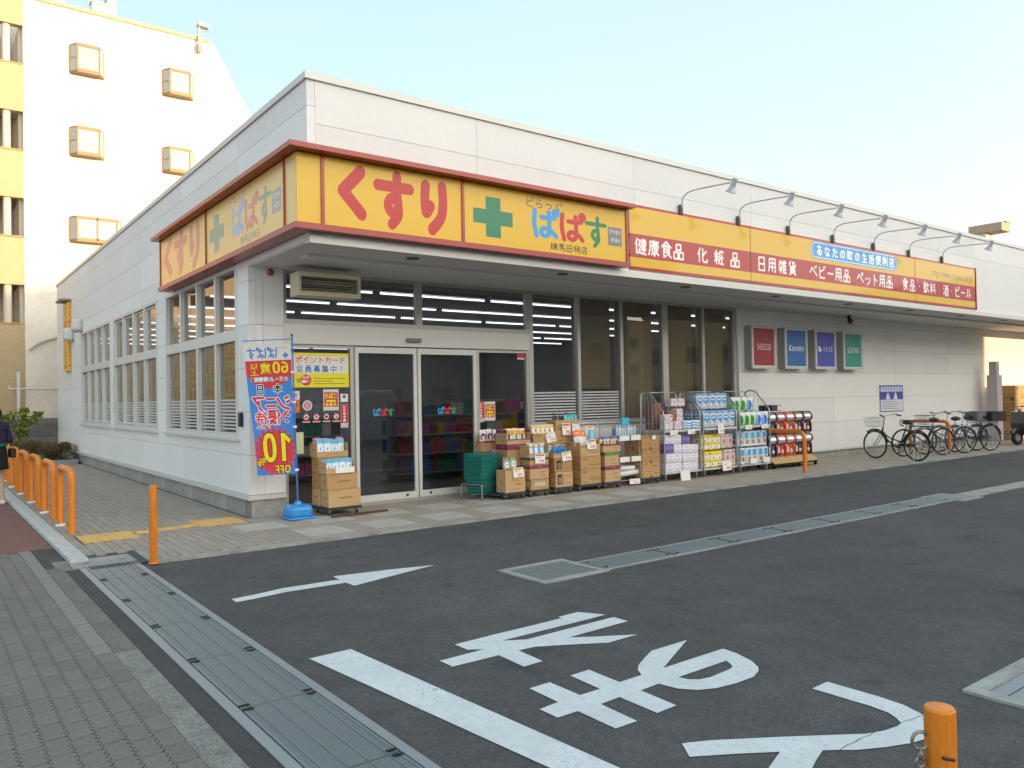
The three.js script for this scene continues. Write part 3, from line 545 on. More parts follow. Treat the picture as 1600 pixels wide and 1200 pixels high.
// ---------------------------------------------------------------- signs
const YEL = '#e4b424', RED = '#cf2f2b';
M.redTrim = phy(0xa32a22, 0.4, { clearcoat: 0.4, clearcoatRoughness: 0.25 });
M.signSide = std(0x9b9b96, 0.6);
const printed = (c, o = {}) => phy(0xffffff, 0.4, { map: c && ctex(c), ior: 1.42, clearcoat: 0.3, clearcoatRoughness: 0.2, ...o });
function kusuriCanvas() {
  const [c, g] = canvas(1024, 360, YEL);
  letter(g, 'く', 60, 30, 270, 270, [['#c00f16', 27]]);
  letter(g, 'す', 350, 30, 285, 290, [['#c00f16', 22]]);
  letter(g, 'り', 650, 35, 300, 290, [['#c00f16', 24]]);
  return c;
}
function logoCanvas() {
  const [c, g] = canvas(1024, 330, YEL);
  g.fillStyle = '#067a54'; g.fillRect(120, 60, 85, 225); g.fillRect(50, 132, 225, 82);
  letter(g, 'どらっぐ', 350, 22, 56, 58, [['#4b4538', 9]], 60);
  letter(g, 'ぱ', 385, 74, 170, 180, [['#2a98d8', 16]]); letter(g, 'ぱ', 560, 74, 170, 180, [['#c4161c', 16]]); letter(g, 'す', 735, 74, 150, 185, [['#067a50', 15]]);
  letter(g, '練馬田柄店', 505, 268, 46, 48, [['#3d3a30', 10]], 50, 'butt');
  g.fillStyle = '#77797c'; g.fillRect(895, 120, 100, 118);
  letter(g, 'マツモト', 903, 136, 22, 30, [['#f2f2f0', 11]], 22); letter(g, 'キヨシ', 916, 186, 22, 30, [['#f2f2f0', 11]], 23);
  return c;
}
{
  const s = thing('corner_sign', 'yellow illuminated-box drugstore sign wrapping the canopy corner with red trim', 'sign');
  const y0 = 3.63, y1 = 4.44, kus = printed(kusuriCanvas()), logo = printed(logoCanvas()), plain = phy(0xe4b424, 0.4, { ior: 1.42, clearcoat: 0.3, clearcoatRoughness: 0.2 });
  mesh('cabinet', [b2(-0.18, 5.05, y0, y1, 2.095, 2.23), b2(-0.18, -0.04, y0, y1, -3.92, 2.095)], M.signSide, s);
  const P = (x0, x1, m) => mesh('face_panel', new THREE.BoxGeometry(x1 - x0, y1 - y0 - 0.02, 0.016), m, s, [(x0 + x1) / 2, (y0 + y1) / 2, 2.24]);
  const Q = (z0, z1, m) => mesh('face_panel', new THREE.BoxGeometry(z1 - z0, y1 - y0 - 0.02, 0.016), m, s, [-0.19, (y0 + y1) / 2, (z0 + z1) / 2], [0, -PI / 2, 0]);
  const side = { ior: 1.9, clearcoat: 1, clearcoatRoughness: 0.3 }, kusL = printed(null, { ...side, map: kus.map }), logoL = printed(null, { ...side, map: logo.map }), plainL = phy(0xe4b424, 0.4, side);
  P(-0.198, 0.09, plain); P(0.13, 2.03, kus); P(2.07, 5.03, logo);
  Q(-3.9, -1.24, kusL); Q(-1.2, 1.86, logoL); Q(1.9, 2.23, plainL);
  for (const x of [0.11, 2.05, 5.05]) mesh('mullion', bx(0.04, y1 - y0, 0.05, x, (y0 + y1) / 2, 2.24), M.redTrim, s);
  for (const z of [-3.915, -1.22, 1.88]) mesh('mullion', bx(0.05, y1 - y0, 0.03, -0.19, (y0 + y1) / 2, z), M.redTrim, s);
  mesh('top_hood', [b2(-0.34, 5.09, y1 + 0.002, y1 + 0.06, 2.1, 2.42), b2(-0.34, -0.02, y1 + 0.002, y1 + 0.058, -4.02, 2.1)], M.redTrim, s);
  mesh('bottom_trim', [b2(-0.24, 5.09, y0 - 0.07, y0 - 0.002, 2.14, 2.29), b2(-0.24, -0.04, y0 - 0.069, y0 - 0.002, -3.95, 2.14)], M.redTrim, s);
}
{
  const [c, g] = canvas(2048, 172, YEL), W = 2048;
  g.fillStyle = '#b00814'; g.fillRect(0, 78, W, 62); g.fillRect(0, 0, W, 7); g.fillRect(0, 165, W, 7); g.fillRect(W - 6, 0, 6, 172);
  const words = [['健康食品', 18, 46, 50], ['化粧品', 270, 46, 74], ['日用雑貨', 548, 46, 54], ['ベビー用品', 828, 46, 50], ['ペット用品', 1116, 46, 50], ['食品・飲料', 1432, 46, 54], ['酒・ビール', 1756, 46, 50]];
  for (const [t, x, w, p] of words) letter(g, t, x, 86, w, 47, [['#f7f3ee', 13]], p, 'butt');
  g.fillStyle = '#2f98da'; g.beginPath(); g.roundRect(838, 8, 560, 58, 28); g.fill(); g.strokeStyle = '#f4f7f5'; g.lineWidth = 3; g.beginPath(); g.roundRect(844, 13, 548, 48, 23); g.stroke();
  letter(g, 'あなたの町の生活便利店', 870, 19, 36, 36, [['#ffffff', 15]], 47);
  latin(g, 'http://www.papasu.co.jp', 1840, 48, 32, '#6d5a2a', '', 'sans-serif');
  const s = thing('banner_sign', 'long yellow and red banner sign on the canopy fascia listing goods', 'sign');
  mesh('board', bx(12.1, 1.02, 0.03, 11.3, 4.085, 2.108), printed(c, { ior: 1.42, clearcoat: 0.35, clearcoatRoughness: 0.06 }), s);
  mesh('end_trim', bx(0.03, 1.03, 0.045, 17.36, 4.085, 2.114), M.redTrim, s);
  for (const x of [8.3, 14.3]) mesh('seam', bx(0.006, 1.0, 0.004, x, 4.085, 2.125), std(0x7a5a20, 0.7), s);
}
// seven arm lamps over the banner (unlit)
{
  const grey = std(0xb4b6b8, 0.45, { metalness: 0.25 }), brown = std(0x55504a, 0.6);
  let first, num = 0;
  const nth = ['first', 'second', 'third', 'fourth', 'fifth', 'sixth', 'seventh'];
  for (const x of [6.45, 7.97, 9.47, 10.98, 12.53, 14.03, 15.6]) {
    if (first) { dup(first, [x, 4.62, 2.1], undefined, nth[++num] + ' arm spotlight above the banner, counted from the corner sign'); continue; }
    first = thing('arm_spotlight', 'first arm spotlight above the banner, counted from the corner sign', 'spotlight', [x, 4.62, 2.1], 0, 'arm spotlights above the banner');
    mesh('bracket', rb(0.07, 0.16, 0.05, 0.008), brown, first, [0, 0.03, 0.025]);
    mesh('arm', tube([[0, 0.06, 0.05], [0, 0.2, 0.07], [0, 0.27, 0.16], [0, 0.29, 0.32], [0, 0.27, 0.75], [0, 0.25, 1.02]], 0.011, 40, 8), grey, first);
    const h = mesh('lamp_head', new THREE.LatheGeometry([[0, 0.11], [0.036, 0.108], [0.042, 0.09], [0.042, -0.01], [0.05, -0.05], [0.085, -0.11], [0.085, -0.12], [0.07, -0.118], [0.04, -0.06], [0, -0.05]].map((p) => new THREE.Vector2(...p)), 20), grey, first, [0, 0.2, 1.08], [0.42, 0, 0]);
    mesh('lens', cyl(0.072, 0.072, 0.004, 16), phy(0xcfd3d3, 0.1, { clearcoat: 1 }), h, [0, -0.112, 0]);
  }
}
// small vertical sign and vent hoods on the side wall
{
  const [c, g] = canvas(256, 1024, '#e8b32c');
  ['く', 'す', 'り'].forEach((t, i) => letter(g, t, 40, 60 + i * 200, 170, 170, [['#b9423a', 15]]));
  ['ぱ', 'ぱ', 'す'].forEach((t, i) => letter(g, t, 80, 640 + i * 90, 90, 85, [[['#5b8f9f', '#b9423a', '#3f7f55'][i], 13]])); g.fillStyle = '#8a7430'; g.fillRect(70, 930, 120, 40);
  const s = thing('wall_sign', 'small upright yellow sign on the far side wall under a little hood', 'sign');
  mesh('board', new THREE.BoxGeometry(0.85, 2.0, 0.08), printed(c), s, [-0.05, 3.6, -15.55], [0, -PI / 2, 0]);
  mesh('hood', bx(0.3, 0.05, 1.0, -0.13, 4.66, -15.55), M.signSide, s);
  for (const [z, y, w] of [[-13.3, 3.74, 'nearer the windows'], [-14.75, 3.6, 'nearer the upright yellow sign']]) {
    const v = thing('vent_hood', 'white curved vent hood on the side wall ' + w, 'vent', [-0.005, y, z]);
    mesh('hood_shell', rb(0.26, 0.38, 0.36, 0.1, 4).translate(-0.12, 0.02, 0), M.aluWhite, v);
    mesh('back_plate', bx(0.02, 0.4, 0.4, 0.0, 0, 0), M.aluWhite, v);
  }
  one('intercom', rb(0.05, 0.2, 0.09, 0.012), std(0x1c1d20, 0.4), 'small black intercom box on the side wall by the corner', 'intercom', [-0.026, 1.36, -0.3]);
}
// four light boxes with cosmetics names, projecting from the wall
{
  const specs = [['red', '#a01d2b', 11.34], ['blue', '#1c6bb5', 12.57], ['violet blue', '#3d4bb4', 13.78], ['teal', '#12948b', 15.0]];
  specs.forEach(([name, col, xc], i) => {
    const [c, g] = canvas(256, 288, col), y = 144, w = '#eceae4';
    g.strokeStyle = '#e6e4de'; g.lineWidth = 8; g.strokeRect(4, 4, 248, 280);
    if (i === 0) { g.save(); g.translate(128, y); g.scale(0.62, 1); latin(g, 'SHISEIDO', 0, 0, 62, w, '', 'sans-serif'); g.restore(); }
    if (i === 1) { g.save(); g.transform(0.85, 0, -0.22, 1, 128, y); latin(g, 'Kanebo', 0, 0, 60, w, 'bold', 'serif'); g.restore(); }
    if (i === 2) { g.fillStyle = w; for (const [a, b] of [[34, 132], [48, 132], [34, 150], [48, 154], [62, 150]]) { g.beginPath(); g.ellipse(a, b, 9, 12, 0, 0, 2 * PI); g.fill(); } g.save(); g.translate(158, y); g.scale(0.8, 1); latin(g, 'K O S É', 0, 0, 50, w, '', 'sans-serif'); g.restore(); }
    if (i === 3) { g.save(); g.translate(128, y); g.scale(0.8, 1); latin(g, 'SOFINA', 0, 0, 62, w, '', 'sans-serif'); g.restore(); }
    const s = thing('light_box_sign', name + ' light box sign with a cosmetics name on the wall', 'sign', [xc, 2.62, 0], 0, 'light box signs on the wall');
    mesh('box', b2(-0.42, 0.42, -0.46, 0.46, 0.002, 0.2), M.signSide, s);
    mesh('rim', [b2(-0.44, 0.44, 0.44, 0.475, 0.19, 0.225), b2(-0.44, 0.44, -0.475, -0.44, 0.19, 0.225), b2(-0.44, -0.405, -0.44, 0.44, 0.19, 0.224), b2(0.405, 0.44, -0.44, 0.44, 0.19, 0.224)], M.aluWhite, s);
    mesh('face', new THREE.BoxGeometry(0.8, 0.87, 0.012), printed(c, { ior: 1.45, clearcoat: 0.25 }), s, [0, 0, 0.21]);
  });
}
{
  const [c, g] = canvas(512, 384, '#dcdbe0'); g.fillStyle = '#3c3fa6'; g.fillRect(0, 0, 512, 210); g.fillStyle = '#e8e8ee'; for (let i = 0; i < 8; i++) { g.fillRect(18 + i * 61, 22, 46, 72); g.fillStyle = '#3c3fa6'; g.fillRect(28 + i * 61, 40, 26, 10); g.fillRect(34 + i * 61, 62, 20, 10); g.fillStyle = '#e8e8ee'; }
  g.fillStyle = '#dfe3ea'; for (const x of [170, 340]) { g.beginPath(); g.arc(x, 128, 20, 0, 7); g.fill(); g.beginPath(); g.moveTo(x - 50, 206); g.lineTo(x - 26, 140); g.lineTo(x + 26, 140); g.lineTo(x + 50, 206); g.fill(); }
  g.fillStyle = '#8c8c9c'; for (let i = 0; i < 5; i++) g.fillRect(30, 232 + i * 26, 300 + ((i * 97) % 140), 8); g.strokeStyle = '#2b63b0'; g.lineWidth = 12; g.strokeRect(4, 4, 504, 376);
  one('notice_board', new THREE.BoxGeometry(1.2, 0.7, 0.02), printed(c), 'blue and white notice board on the wall above the bicycles', 'notice', [17.2, 1.4, 0.012]);
}
{
  const s = thing('security_camera', 'small black dome camera hanging under the canopy', 'camera', [14.6, 3.41, 0.35]);
  mesh('mount', cyl(0.035, 0.05, 0.1, 12), M.dark, s, [0, 0.01, 0]); mesh('dome', new THREE.SphereGeometry(0.07, 16, 12), phy(0x101012, 0.15, { clearcoat: 1 }), s, [0.02, -0.09, 0.02]);
  const a = thing('air_curtain', 'cream air curtain unit hanging above the entrance', 'air curtain', [0.95, 3.2, 0.42]);
  mesh('casing', [b2(-0.46, 0.46, 0.1, 0.16, -0.15, 0.15), b2(-0.46, 0.46, -0.16, -0.1, -0.15, 0.15), b2(-0.46, -0.42, -0.1, 0.1, -0.15, 0.15), b2(0.42, 0.46, -0.1, 0.1, -0.15, 0.15), b2(-0.42, 0.42, -0.1, 0.1, -0.15, -0.12)], std(0xcfc7ac, 0.6), a);
  for (let i = 0; i < 5; i++) mesh('louvre', bx(0.83, 0.004, 0.05, 0, -0.075 + i * 0.037, 0.1), std(0x6a665a, 0.6), a);
  mesh('heater_element', rod([-0.4, 0, -0.03], [0.4, 0, -0.03], 0.018), M.steelFrame, a);
  for (const x of [-0.3, 0.3]) mesh('hanger', rod([x, 0.16, 0], [x, 0.27, 0], 0.006), M.steelFrame, a);
  const f = thing('alarm_bell', 'small red fire alarm lamp under the canopy corner', 'alarm', [0.3, 3.4, 0.05]); mesh('base', cyl(0.06, 0.06, 0.03, 16), M.aluWhite, f, [0, 0, -0.03], [PI / 2, 0, 0]); mesh('lens', new THREE.SphereGeometry(0.05, 16, 10), phy(0xa01c18, 0.2, { clearcoat: 1 }), f, [0, 0, 0.0]);
}
// posters and stickers on the entrance glass
{
  const texOf = new Map(), texFor = (c) => { if (!texOf.has(c)) texOf.set(c, ctex(c)); return texOf.get(c); };
  const put = (name, label, cat, c, x0, x1, y0, y1, z = -0.084, group) => one(name, new THREE.BoxGeometry(x1 - x0, y1 - y0, 0.004), phy(0xffffff, 0.45, { map: texFor(c), clearcoat: 0.2, clearcoatRoughness: 0.2 }), label, cat, [(x0 + x1) / 2, (y0 + y1) / 2, z], undefined, group);
  let c, g;
  [c, g] = canvas(768, 450, '#efe023'); g.fillStyle = '#e6e4da'; g.fillRect(8, 40, 752, 225); letter(g, 'ポイントカード', 50, 46, 92, 90, [['#f4f2ec', 24], ['#cf2038', 12]], 97); letter(g, '会員募集中!', 60, 160, 98, 98, [['#f4f2ec', 22], ['#2c69b0', 11]], 112, 'butt');
  g.fillStyle = '#d8281f'; g.beginPath(); g.arc(190, 356, 70, 0, 7); g.fill(); letter(g, '会料', 140, 300, 46, 44, [['#fff', 10]], 50); letter(g, '無料!!', 134, 352, 40, 44, [['#fff', 12]], 30); g.fillStyle = '#8a7d20'; for (let i = 0; i < 3; i++) g.fillRect(290, 330 + i * 34, 420 - (i % 2) * 160, 9); g.fillStyle = '#c4a818'; g.fillRect(70, 330, 60, 60);
  put('poster', 'yellow point card poster with red and blue lettering on the entrance glass', 'poster', c, 0.63, 1.52, 1.8, 2.3);
  const tobacco = (() => { const [c2, g2] = canvas(256, 320, '#d6d3d0'); g2.fillStyle = '#c8342e'; g2.fillRect(14, 46, 228, 220); letter(g2, 'たばこ', 20, 60, 70, 80, [['#b02a20', 30], ['#efe03a', 17]], 72); g2.fillStyle = '#efd92e'; g2.fillRect(50, 160, 156, 34); letter(g2, '会員中', 28, 205, 60, 52, [['#efe03a', 15]], 66); return c2; })();
  put('sticker', 'red and yellow tobacco notice on the glass left of the doors', 'sticker', tobacco, 1.11, 1.35, 1.46, 1.77);
  put('sticker', 'red and yellow tobacco notice on the glass right of the doors', 'sticker', tobacco, 3.98, 4.2, 1.22, 1.54);
  const redStrip = (() => { const [c2, g2] = canvas(96, 300, '#c9c6c4'); g2.fillStyle = '#c7242c'; g2.fillRect(4, 4, 88, 236); ['日', '方', '会', '中', '員'].forEach((t, i) => letter(g2, t, 28, 20 + i * 42, 38, 36, [['#f3efea', 14]])); return c2; })();
  put('sticker', 'narrow upright red notice on the glass left of the doors', 'sticker', redStrip, 1.38, 1.5, 1.2, 1.55);
  put('sticker', 'narrow upright red notice on the glass right of the doors', 'sticker', redStrip, 3.85, 3.97, 1.2, 1.54);
  [c, g] = canvas(128, 128, '#e5e3e2'); g.fillStyle = '#b3262e'; g.fillRect(36, 20, 56, 46); put('sticker', 'small white square sticker with red mark', 'sticker', c, 1.38, 1.5, 1.58, 1.7);
  [c, g] = canvas(128, 300, '#e4e0dc'); g.fillStyle = '#ea7d1c'; g.fillRect(0, 120, 128, 180); latin(g, 'ED', 60, 60, 60, '#c02a3a'); letter(g, 'ル', 20, 140, 90, 90, [['#c02a3a', 16]]); put('sticker', 'white and orange sticker behind the banner pole', 'sticker', c, 0.62, 0.75, 1.44, 1.75);
  [c, g] = canvas(128, 128, '#b9979c'); g.fillStyle = '#e2dada'; g.beginPath(); g.arc(64, 64, 62, 0, 7); g.fill(); g.fillStyle = '#c08a92'; g.beginPath(); g.arc(64, 64, 48, 0, 7); g.fill(); g.fillStyle = '#e2dada'; g.fillRect(30, 54, 68, 6); g.fillRect(38, 68, 52, 5);
  one('sticker', new THREE.CylinderGeometry(0.075, 0.075, 0.004, 32), std(0xffffff, 0.5, { map: ctex(c) }), 'round pinkish sticker on the entrance glass', 'sticker', [0.865, 1.54, -0.084], [PI / 2, 0, 0]);
  ['animals', 'food and drink', 'photography', 'telephones'].forEach((what, i) => {
    [c, g] = canvas(128, 128, '#2a2a2b'); g.fillStyle = '#e6e2de'; g.beginPath(); g.arc(64, 46, 42, 0, 7); g.fill(); g.strokeStyle = '#c3272e'; g.lineWidth = 9; g.stroke(); g.fillStyle = '#2a2a2b';
    if (i === 0) { g.fillRect(40, 44, 40, 14); g.fillRect(70, 30, 16, 16); g.fillRect(42, 56, 6, 16); g.fillRect(70, 56, 6, 16); } if (i === 1) { g.beginPath(); g.arc(64, 44, 20, PI, 2 * PI); g.fill(); g.fillRect(44, 50, 40, 12); } if (i === 2) { g.fillRect(40, 36, 48, 28); g.fillRect(54, 28, 18, 10); } if (i === 3) { g.fillRect(54, 24, 22, 44); g.fillStyle = '#e6e2de'; g.fillRect(58, 30, 14, 22); }
    g.lineWidth = 7; g.beginPath(); g.moveTo(36, 18); g.lineTo(94, 74); g.stroke(); g.fillStyle = '#c3272e'; g.fillRect(4, 100, 120, 12); g.fillStyle = '#ded9d6'; g.fillRect(4, 112, 120, 12);
    put('sticker', 'red ringed prohibition sticker for ' + what, 'sticker', c, 0.78 + i * 0.155, 0.91 + i * 0.155, 1.29, 1.42);
  });
  [c, g] = canvas(128, 128, '#c3202a'); g.fillStyle = '#d6d4d2'; g.fillRect(0, 104, 128, 24); put('sticker', 'red square security sticker at the top corner of the glass', 'sticker', c, 4.69, 4.85, 2.26, 2.4);
  for (const [x, side] of [[2.07, 'left'], [3.22, 'right']]) {
    [c, g] = canvas(256, 96, '#3a3d3e'); letter(g, 'ぱ', 6, 6, 80, 82, [['#2f9bdc', 20]]); letter(g, 'ぱ', 88, 6, 80, 82, [['#d0302f', 20]]); letter(g, 'す', 170, 6, 76, 84, [['#1b9a63', 19]]);
    const parts = [['ぱ', 0x2f9bdc], ['ぱ', 0xd0302f], ['す', 0x1b9a63]], t = thing('door_lettering', 'blue red and green shop name lettering on the ' + (side === 'left' ? 'door leaf by the carton stack side' : 'door leaf by the basket stack side'), 'lettering', [x, 1.41, -0.05]);
    parts.forEach(([ch, col], i) => { const geos = []; for (const s of glyphPath(ch)) for (let k = 0; k < s.length - 1; k++) { const a = s[k], b = s[k + 1], L = Math.hypot(b[0] - a[0], b[1] - a[1]) * 0.00115; if (L > 0) geos.push(new THREE.BoxGeometry(L + 0.012, 0.02, 0.002).rotateZ(-Math.atan2(b[1] - a[1], b[0] - a[0])).translate(((a[0] + b[0]) / 2 - 50) * 0.00115 - 0.12 + i * 0.12, (50 - (a[1] + b[1]) / 2) * 0.00115, k * 0.00004)); } mesh('letter', geos, std(col, 0.5), t); });
  }
}
// colourful posters hung inside the side windows
{
  const mk = (i) => { const [c, g] = canvas(512, 512, ['#b5323a', '#c33a3a', '#7fae62', '#b83a3a'][i % 4]); g.fillStyle = '#dcc52e'; g.fillRect(20, 60, 472, 130); letter(g, '食品酒', 30, 68, 130, 115, [['#b5323a', 16]], 150); g.fillStyle = i % 2 ? '#c9402f' : '#5d9a4a'; g.fillRect(0, 210, 512, 90); letter(g, '日用雑貨', 20, 216, 100, 78, [['#e8dc4a', 14]], 120); g.fillStyle = '#d8c438'; g.fillRect(0, 330, 512, 160); letter(g, '得会中', 30, 345, 130, 130, [['#b02a30', 17]], 150); return c; };
  const PM = [0, 1, 2].map((i) => std(0xffffff, 0.6, { map: ctex(mk(i)) }));
  const u0 = -4.42, w = (3.95 - 0.06) / 4;
  for (let i = 0; i < 4; i++) {
    const z = u0 + 0.03 + w * (i + 0.5);
    one('window_poster', new THREE.BoxGeometry(w - 0.14, i === 3 ? 1.0 : 0.62, 0.006), PM[i % 3], ['red and yellow sale poster inside the side window furthest along', 'red and yellow sale poster inside the second side window', 'red and green sale poster inside the third side window', 'tall red sale poster inside the side window nearest the corner'][i], 'poster', [0.09, i === 3 ? 2.15 : 1.95, z], [0, -PI / 2, 0]);
  }
  for (let i = 0; i < 4; i++) one('window_poster', new THREE.BoxGeometry(0.5, 0.9, 0.006), PM[(i + 1) % 3], 'sale poster inside the middle side window, pane ' + ['farthest from', 'second from', 'third from', 'closest to'][i] + ' the entrance corner', 'poster', [0.12, 1.9, -8.6 + i * 1.0], [0, -PI / 2, 0]);
}

// ---------------------------------------------------------------- goods in front of the store
const APR = 0.026;
let SK = 1, SZ = 0;   // goods are measured on a plane near the glass, then stood at their true distance from it
const TX = (x) => CAM.x + SK * (x - CAM.x), TZ = (z) => z + SZ, TY = (y) => (y > 0.14 ? 1.6 + SK * (y - 1.6) : y);
function cartonTex(style, sd) {
  seed = 900 + sd;
  const [c, g] = canvas(256, 256, '#c6a173');
  for (let i = 0; i < 2600; i++) { g.fillStyle = `rgba(${rnd() < 0.5 ? '90,62,34' : '214,176,128'},0.07)`; g.fillRect(rnd() * 256, rnd() * 256, rr(2, 26), 1.2); }
  const line = (x, y, w, h, col) => { g.fillStyle = col; for (let k = 0; k < w;) { const q = rr(5, 12); g.fillRect(x + k, y, Math.min(q, w - k), h); k += q + 3; } };
  const ink = '#4a3826';
  if (style === 'plain') { line(80, 110, 120, 9, ink); line(90, 126, 90, 6, ink); g.strokeStyle = ink; g.lineWidth = 2; g.strokeRect(190, 210, 44, 24); line(20, 22, 60, 7, ink); }
  if (style === 'marks') { line(20, 30, 50, 12, ink); line(150, 60, 70, 12, ink); line(70, 150, 56, 9, ink); line(180, 180, 50, 10, ink); g.fillStyle = '#6b4a2c'; g.fillRect(118, 0, 18, 34); g.fillRect(116, 216, 20, 40); }
  if (style === 'bottle') { g.fillStyle = '#3d2a1c'; g.fillRect(26, 40, 66, 170); g.fillStyle = '#9c8468'; g.beginPath(); g.ellipse(62, 140, 22, 66, 0, 0, 7); g.fill(); g.fillStyle = '#5a4632'; g.fillRect(110, 30, 6, 190); line(140, 60, 90, 10, ink); line(150, 190, 80, 8, ink); }
  if (style === 'purple') { g.fillStyle = '#8d3a5c'; g.fillRect(0, 0, 256, 62); line(110, 16, 60, 12, '#c49a6c'); line(130, 120, 80, 10, ink); line(150, 180, 60, 26, '#b06a72'); }
  if (style === 'green') { g.fillStyle = '#5f8a3e'; g.fillRect(0, 0, 256, 66); line(60, 20, 90, 12, '#7fae5c'); line(110, 140, 60, 10, ink); line(120, 210, 100, 8, ink); }
  if (style === 'blue') { g.fillStyle = '#3f6484'; g.fillRect(0, 0, 256, 80); line(90, 140, 100, 10, ink); }
  if (style === 'lines') { line(16, 30, 70, 6, ink); line(16, 42, 60, 6, ink); line(16, 54, 66, 6, ink); line(90, 130, 150, 6, ink); line(110, 165, 130, 16, '#6d563c'); line(20, 210, 60, 8, ink); }
  if (style === 'red') { line(60, 120, 130, 8, '#a8643e'); line(120, 150, 80, 26, '#b8744a'); line(30, 215, 150, 8, '#a8643e'); }
  if (style === 'label') { g.fillStyle = '#dcd8cc'; g.fillRect(50, 70, 150, 90); line(60, 90, 130, 6, '#7d8798'); line(60, 110, 120, 12, '#9aa6b8'); line(60, 132, 100, 6, '#7d8798'); }
  return ctex(c);
}
const CART = {};
['plain', 'marks', 'bottle', 'purple', 'green', 'blue', 'lines', 'red', 'label'].forEach((s, i) => { const map = cartonTex(s, i); CART[s] = [0xffffff, 0xf3ebde, 0xe9dcc8].map((c) => std(c, 0.85, { map })); });
M.card = std(0xffffff, 0.88, { map: grainTex(256, 0.5, [190, 152, 106], [[40, 0.08], [120, 0.08]], [0.01, 0.9, 1.05, 0.05]) });
seed = 777;
function carton(x0, x1, y0, y1, z0, z1, style, label) {
  x0 = TX(x0); x1 = TX(x1); y0 = TY(y0); y1 = TY(y1); z0 = TZ(z0); z1 = TZ(z1);
  const w = x1 - x0 - 0.006, h = y1 - y0 - 0.002, d = z1 - z0 - 0.006;
  const t = thing('carton', label, 'carton', [(x0 + x1) / 2, y0, (z0 + z1) / 2], rr(-0.04, 0.04), 'cardboard cartons outside the shop');
  mesh('box', rb(w, h, d, 0.006, 1).translate(0, h / 2, 0), CART[style][Math.floor(rnd() * 3)], t);
  mesh('tape', b2(-w / 2 + 0.01, w / 2 - 0.01, h, h + 0.001, -0.024, 0.024), std(0x8f6d42, 0.35), t);
  return t;
}
function tray(x0, x1, y0, y1, z0, z1, style, label, front = 0.5) {   // open carton with its front cut low
  x0 = TX(x0); x1 = TX(x1); y0 = TY(y0); y1 = TY(y1); z0 = TZ(z0); z1 = TZ(z1);
  const w = x1 - x0 - 0.006, h = y1 - y0, d = z1 - z0 - 0.006, k = 0.006, f = h * front;
  const t = thing('open_carton', label, 'carton', [(x0 + x1) / 2, y0, (z0 + z1) / 2], 0, 'opened display cartons outside the shop');
  mesh('front_wall', new THREE.BoxGeometry(w, f, k).translate(0, f / 2, d / 2), CART[style][0], t); mesh('back_wall', bx(w, h, k, 0, h / 2, -d / 2), M.card, t);
  for (const s of [-1, 1]) mesh('side_wall', new THREE.BoxGeometry(k, h, d - k).translate(s * (w / 2 - k / 2), h / 2, 0), CART[style][0], t);
  mesh('bottom', bx(w - 2 * k, k, d - k, 0, k / 2, 0), M.card, t);
  return t;
}
function dolly(x0, x1, z0, z1, where) {
  x0 = TX(x0); x1 = TX(x1); z0 = TZ(z0); z1 = TZ(z1);
  const t = thing('dolly', 'dark blue platform dolly on casters under ' + where, 'dolly', [(x0 + x1) / 2, APR, (z0 + z1) / 2]), w = x1 - x0, d = z1 - z0;
  mesh('platform', rb(w, 0.035, d, 0.01).translate(0, 0.088, 0), std(0x2b3442, 0.6), t);
  for (const sx of [-1, 1]) for (const sz of [-1, 1]) { const c = mesh('caster', [bx(0.03, 0.03, 0.05, sx * (w / 2 - 0.06), 0.058, sz * (d / 2 - 0.05))], M.steelFrame, t); mesh('wheel', cyl(0.032, 0.032, 0.022, 14).rotateZ(PI / 2), std(0x3a3a3a, 0.7), c, [sx * (w / 2 - 0.06), 0.032, sz * (d / 2 - 0.05)]); }
  return t;
}
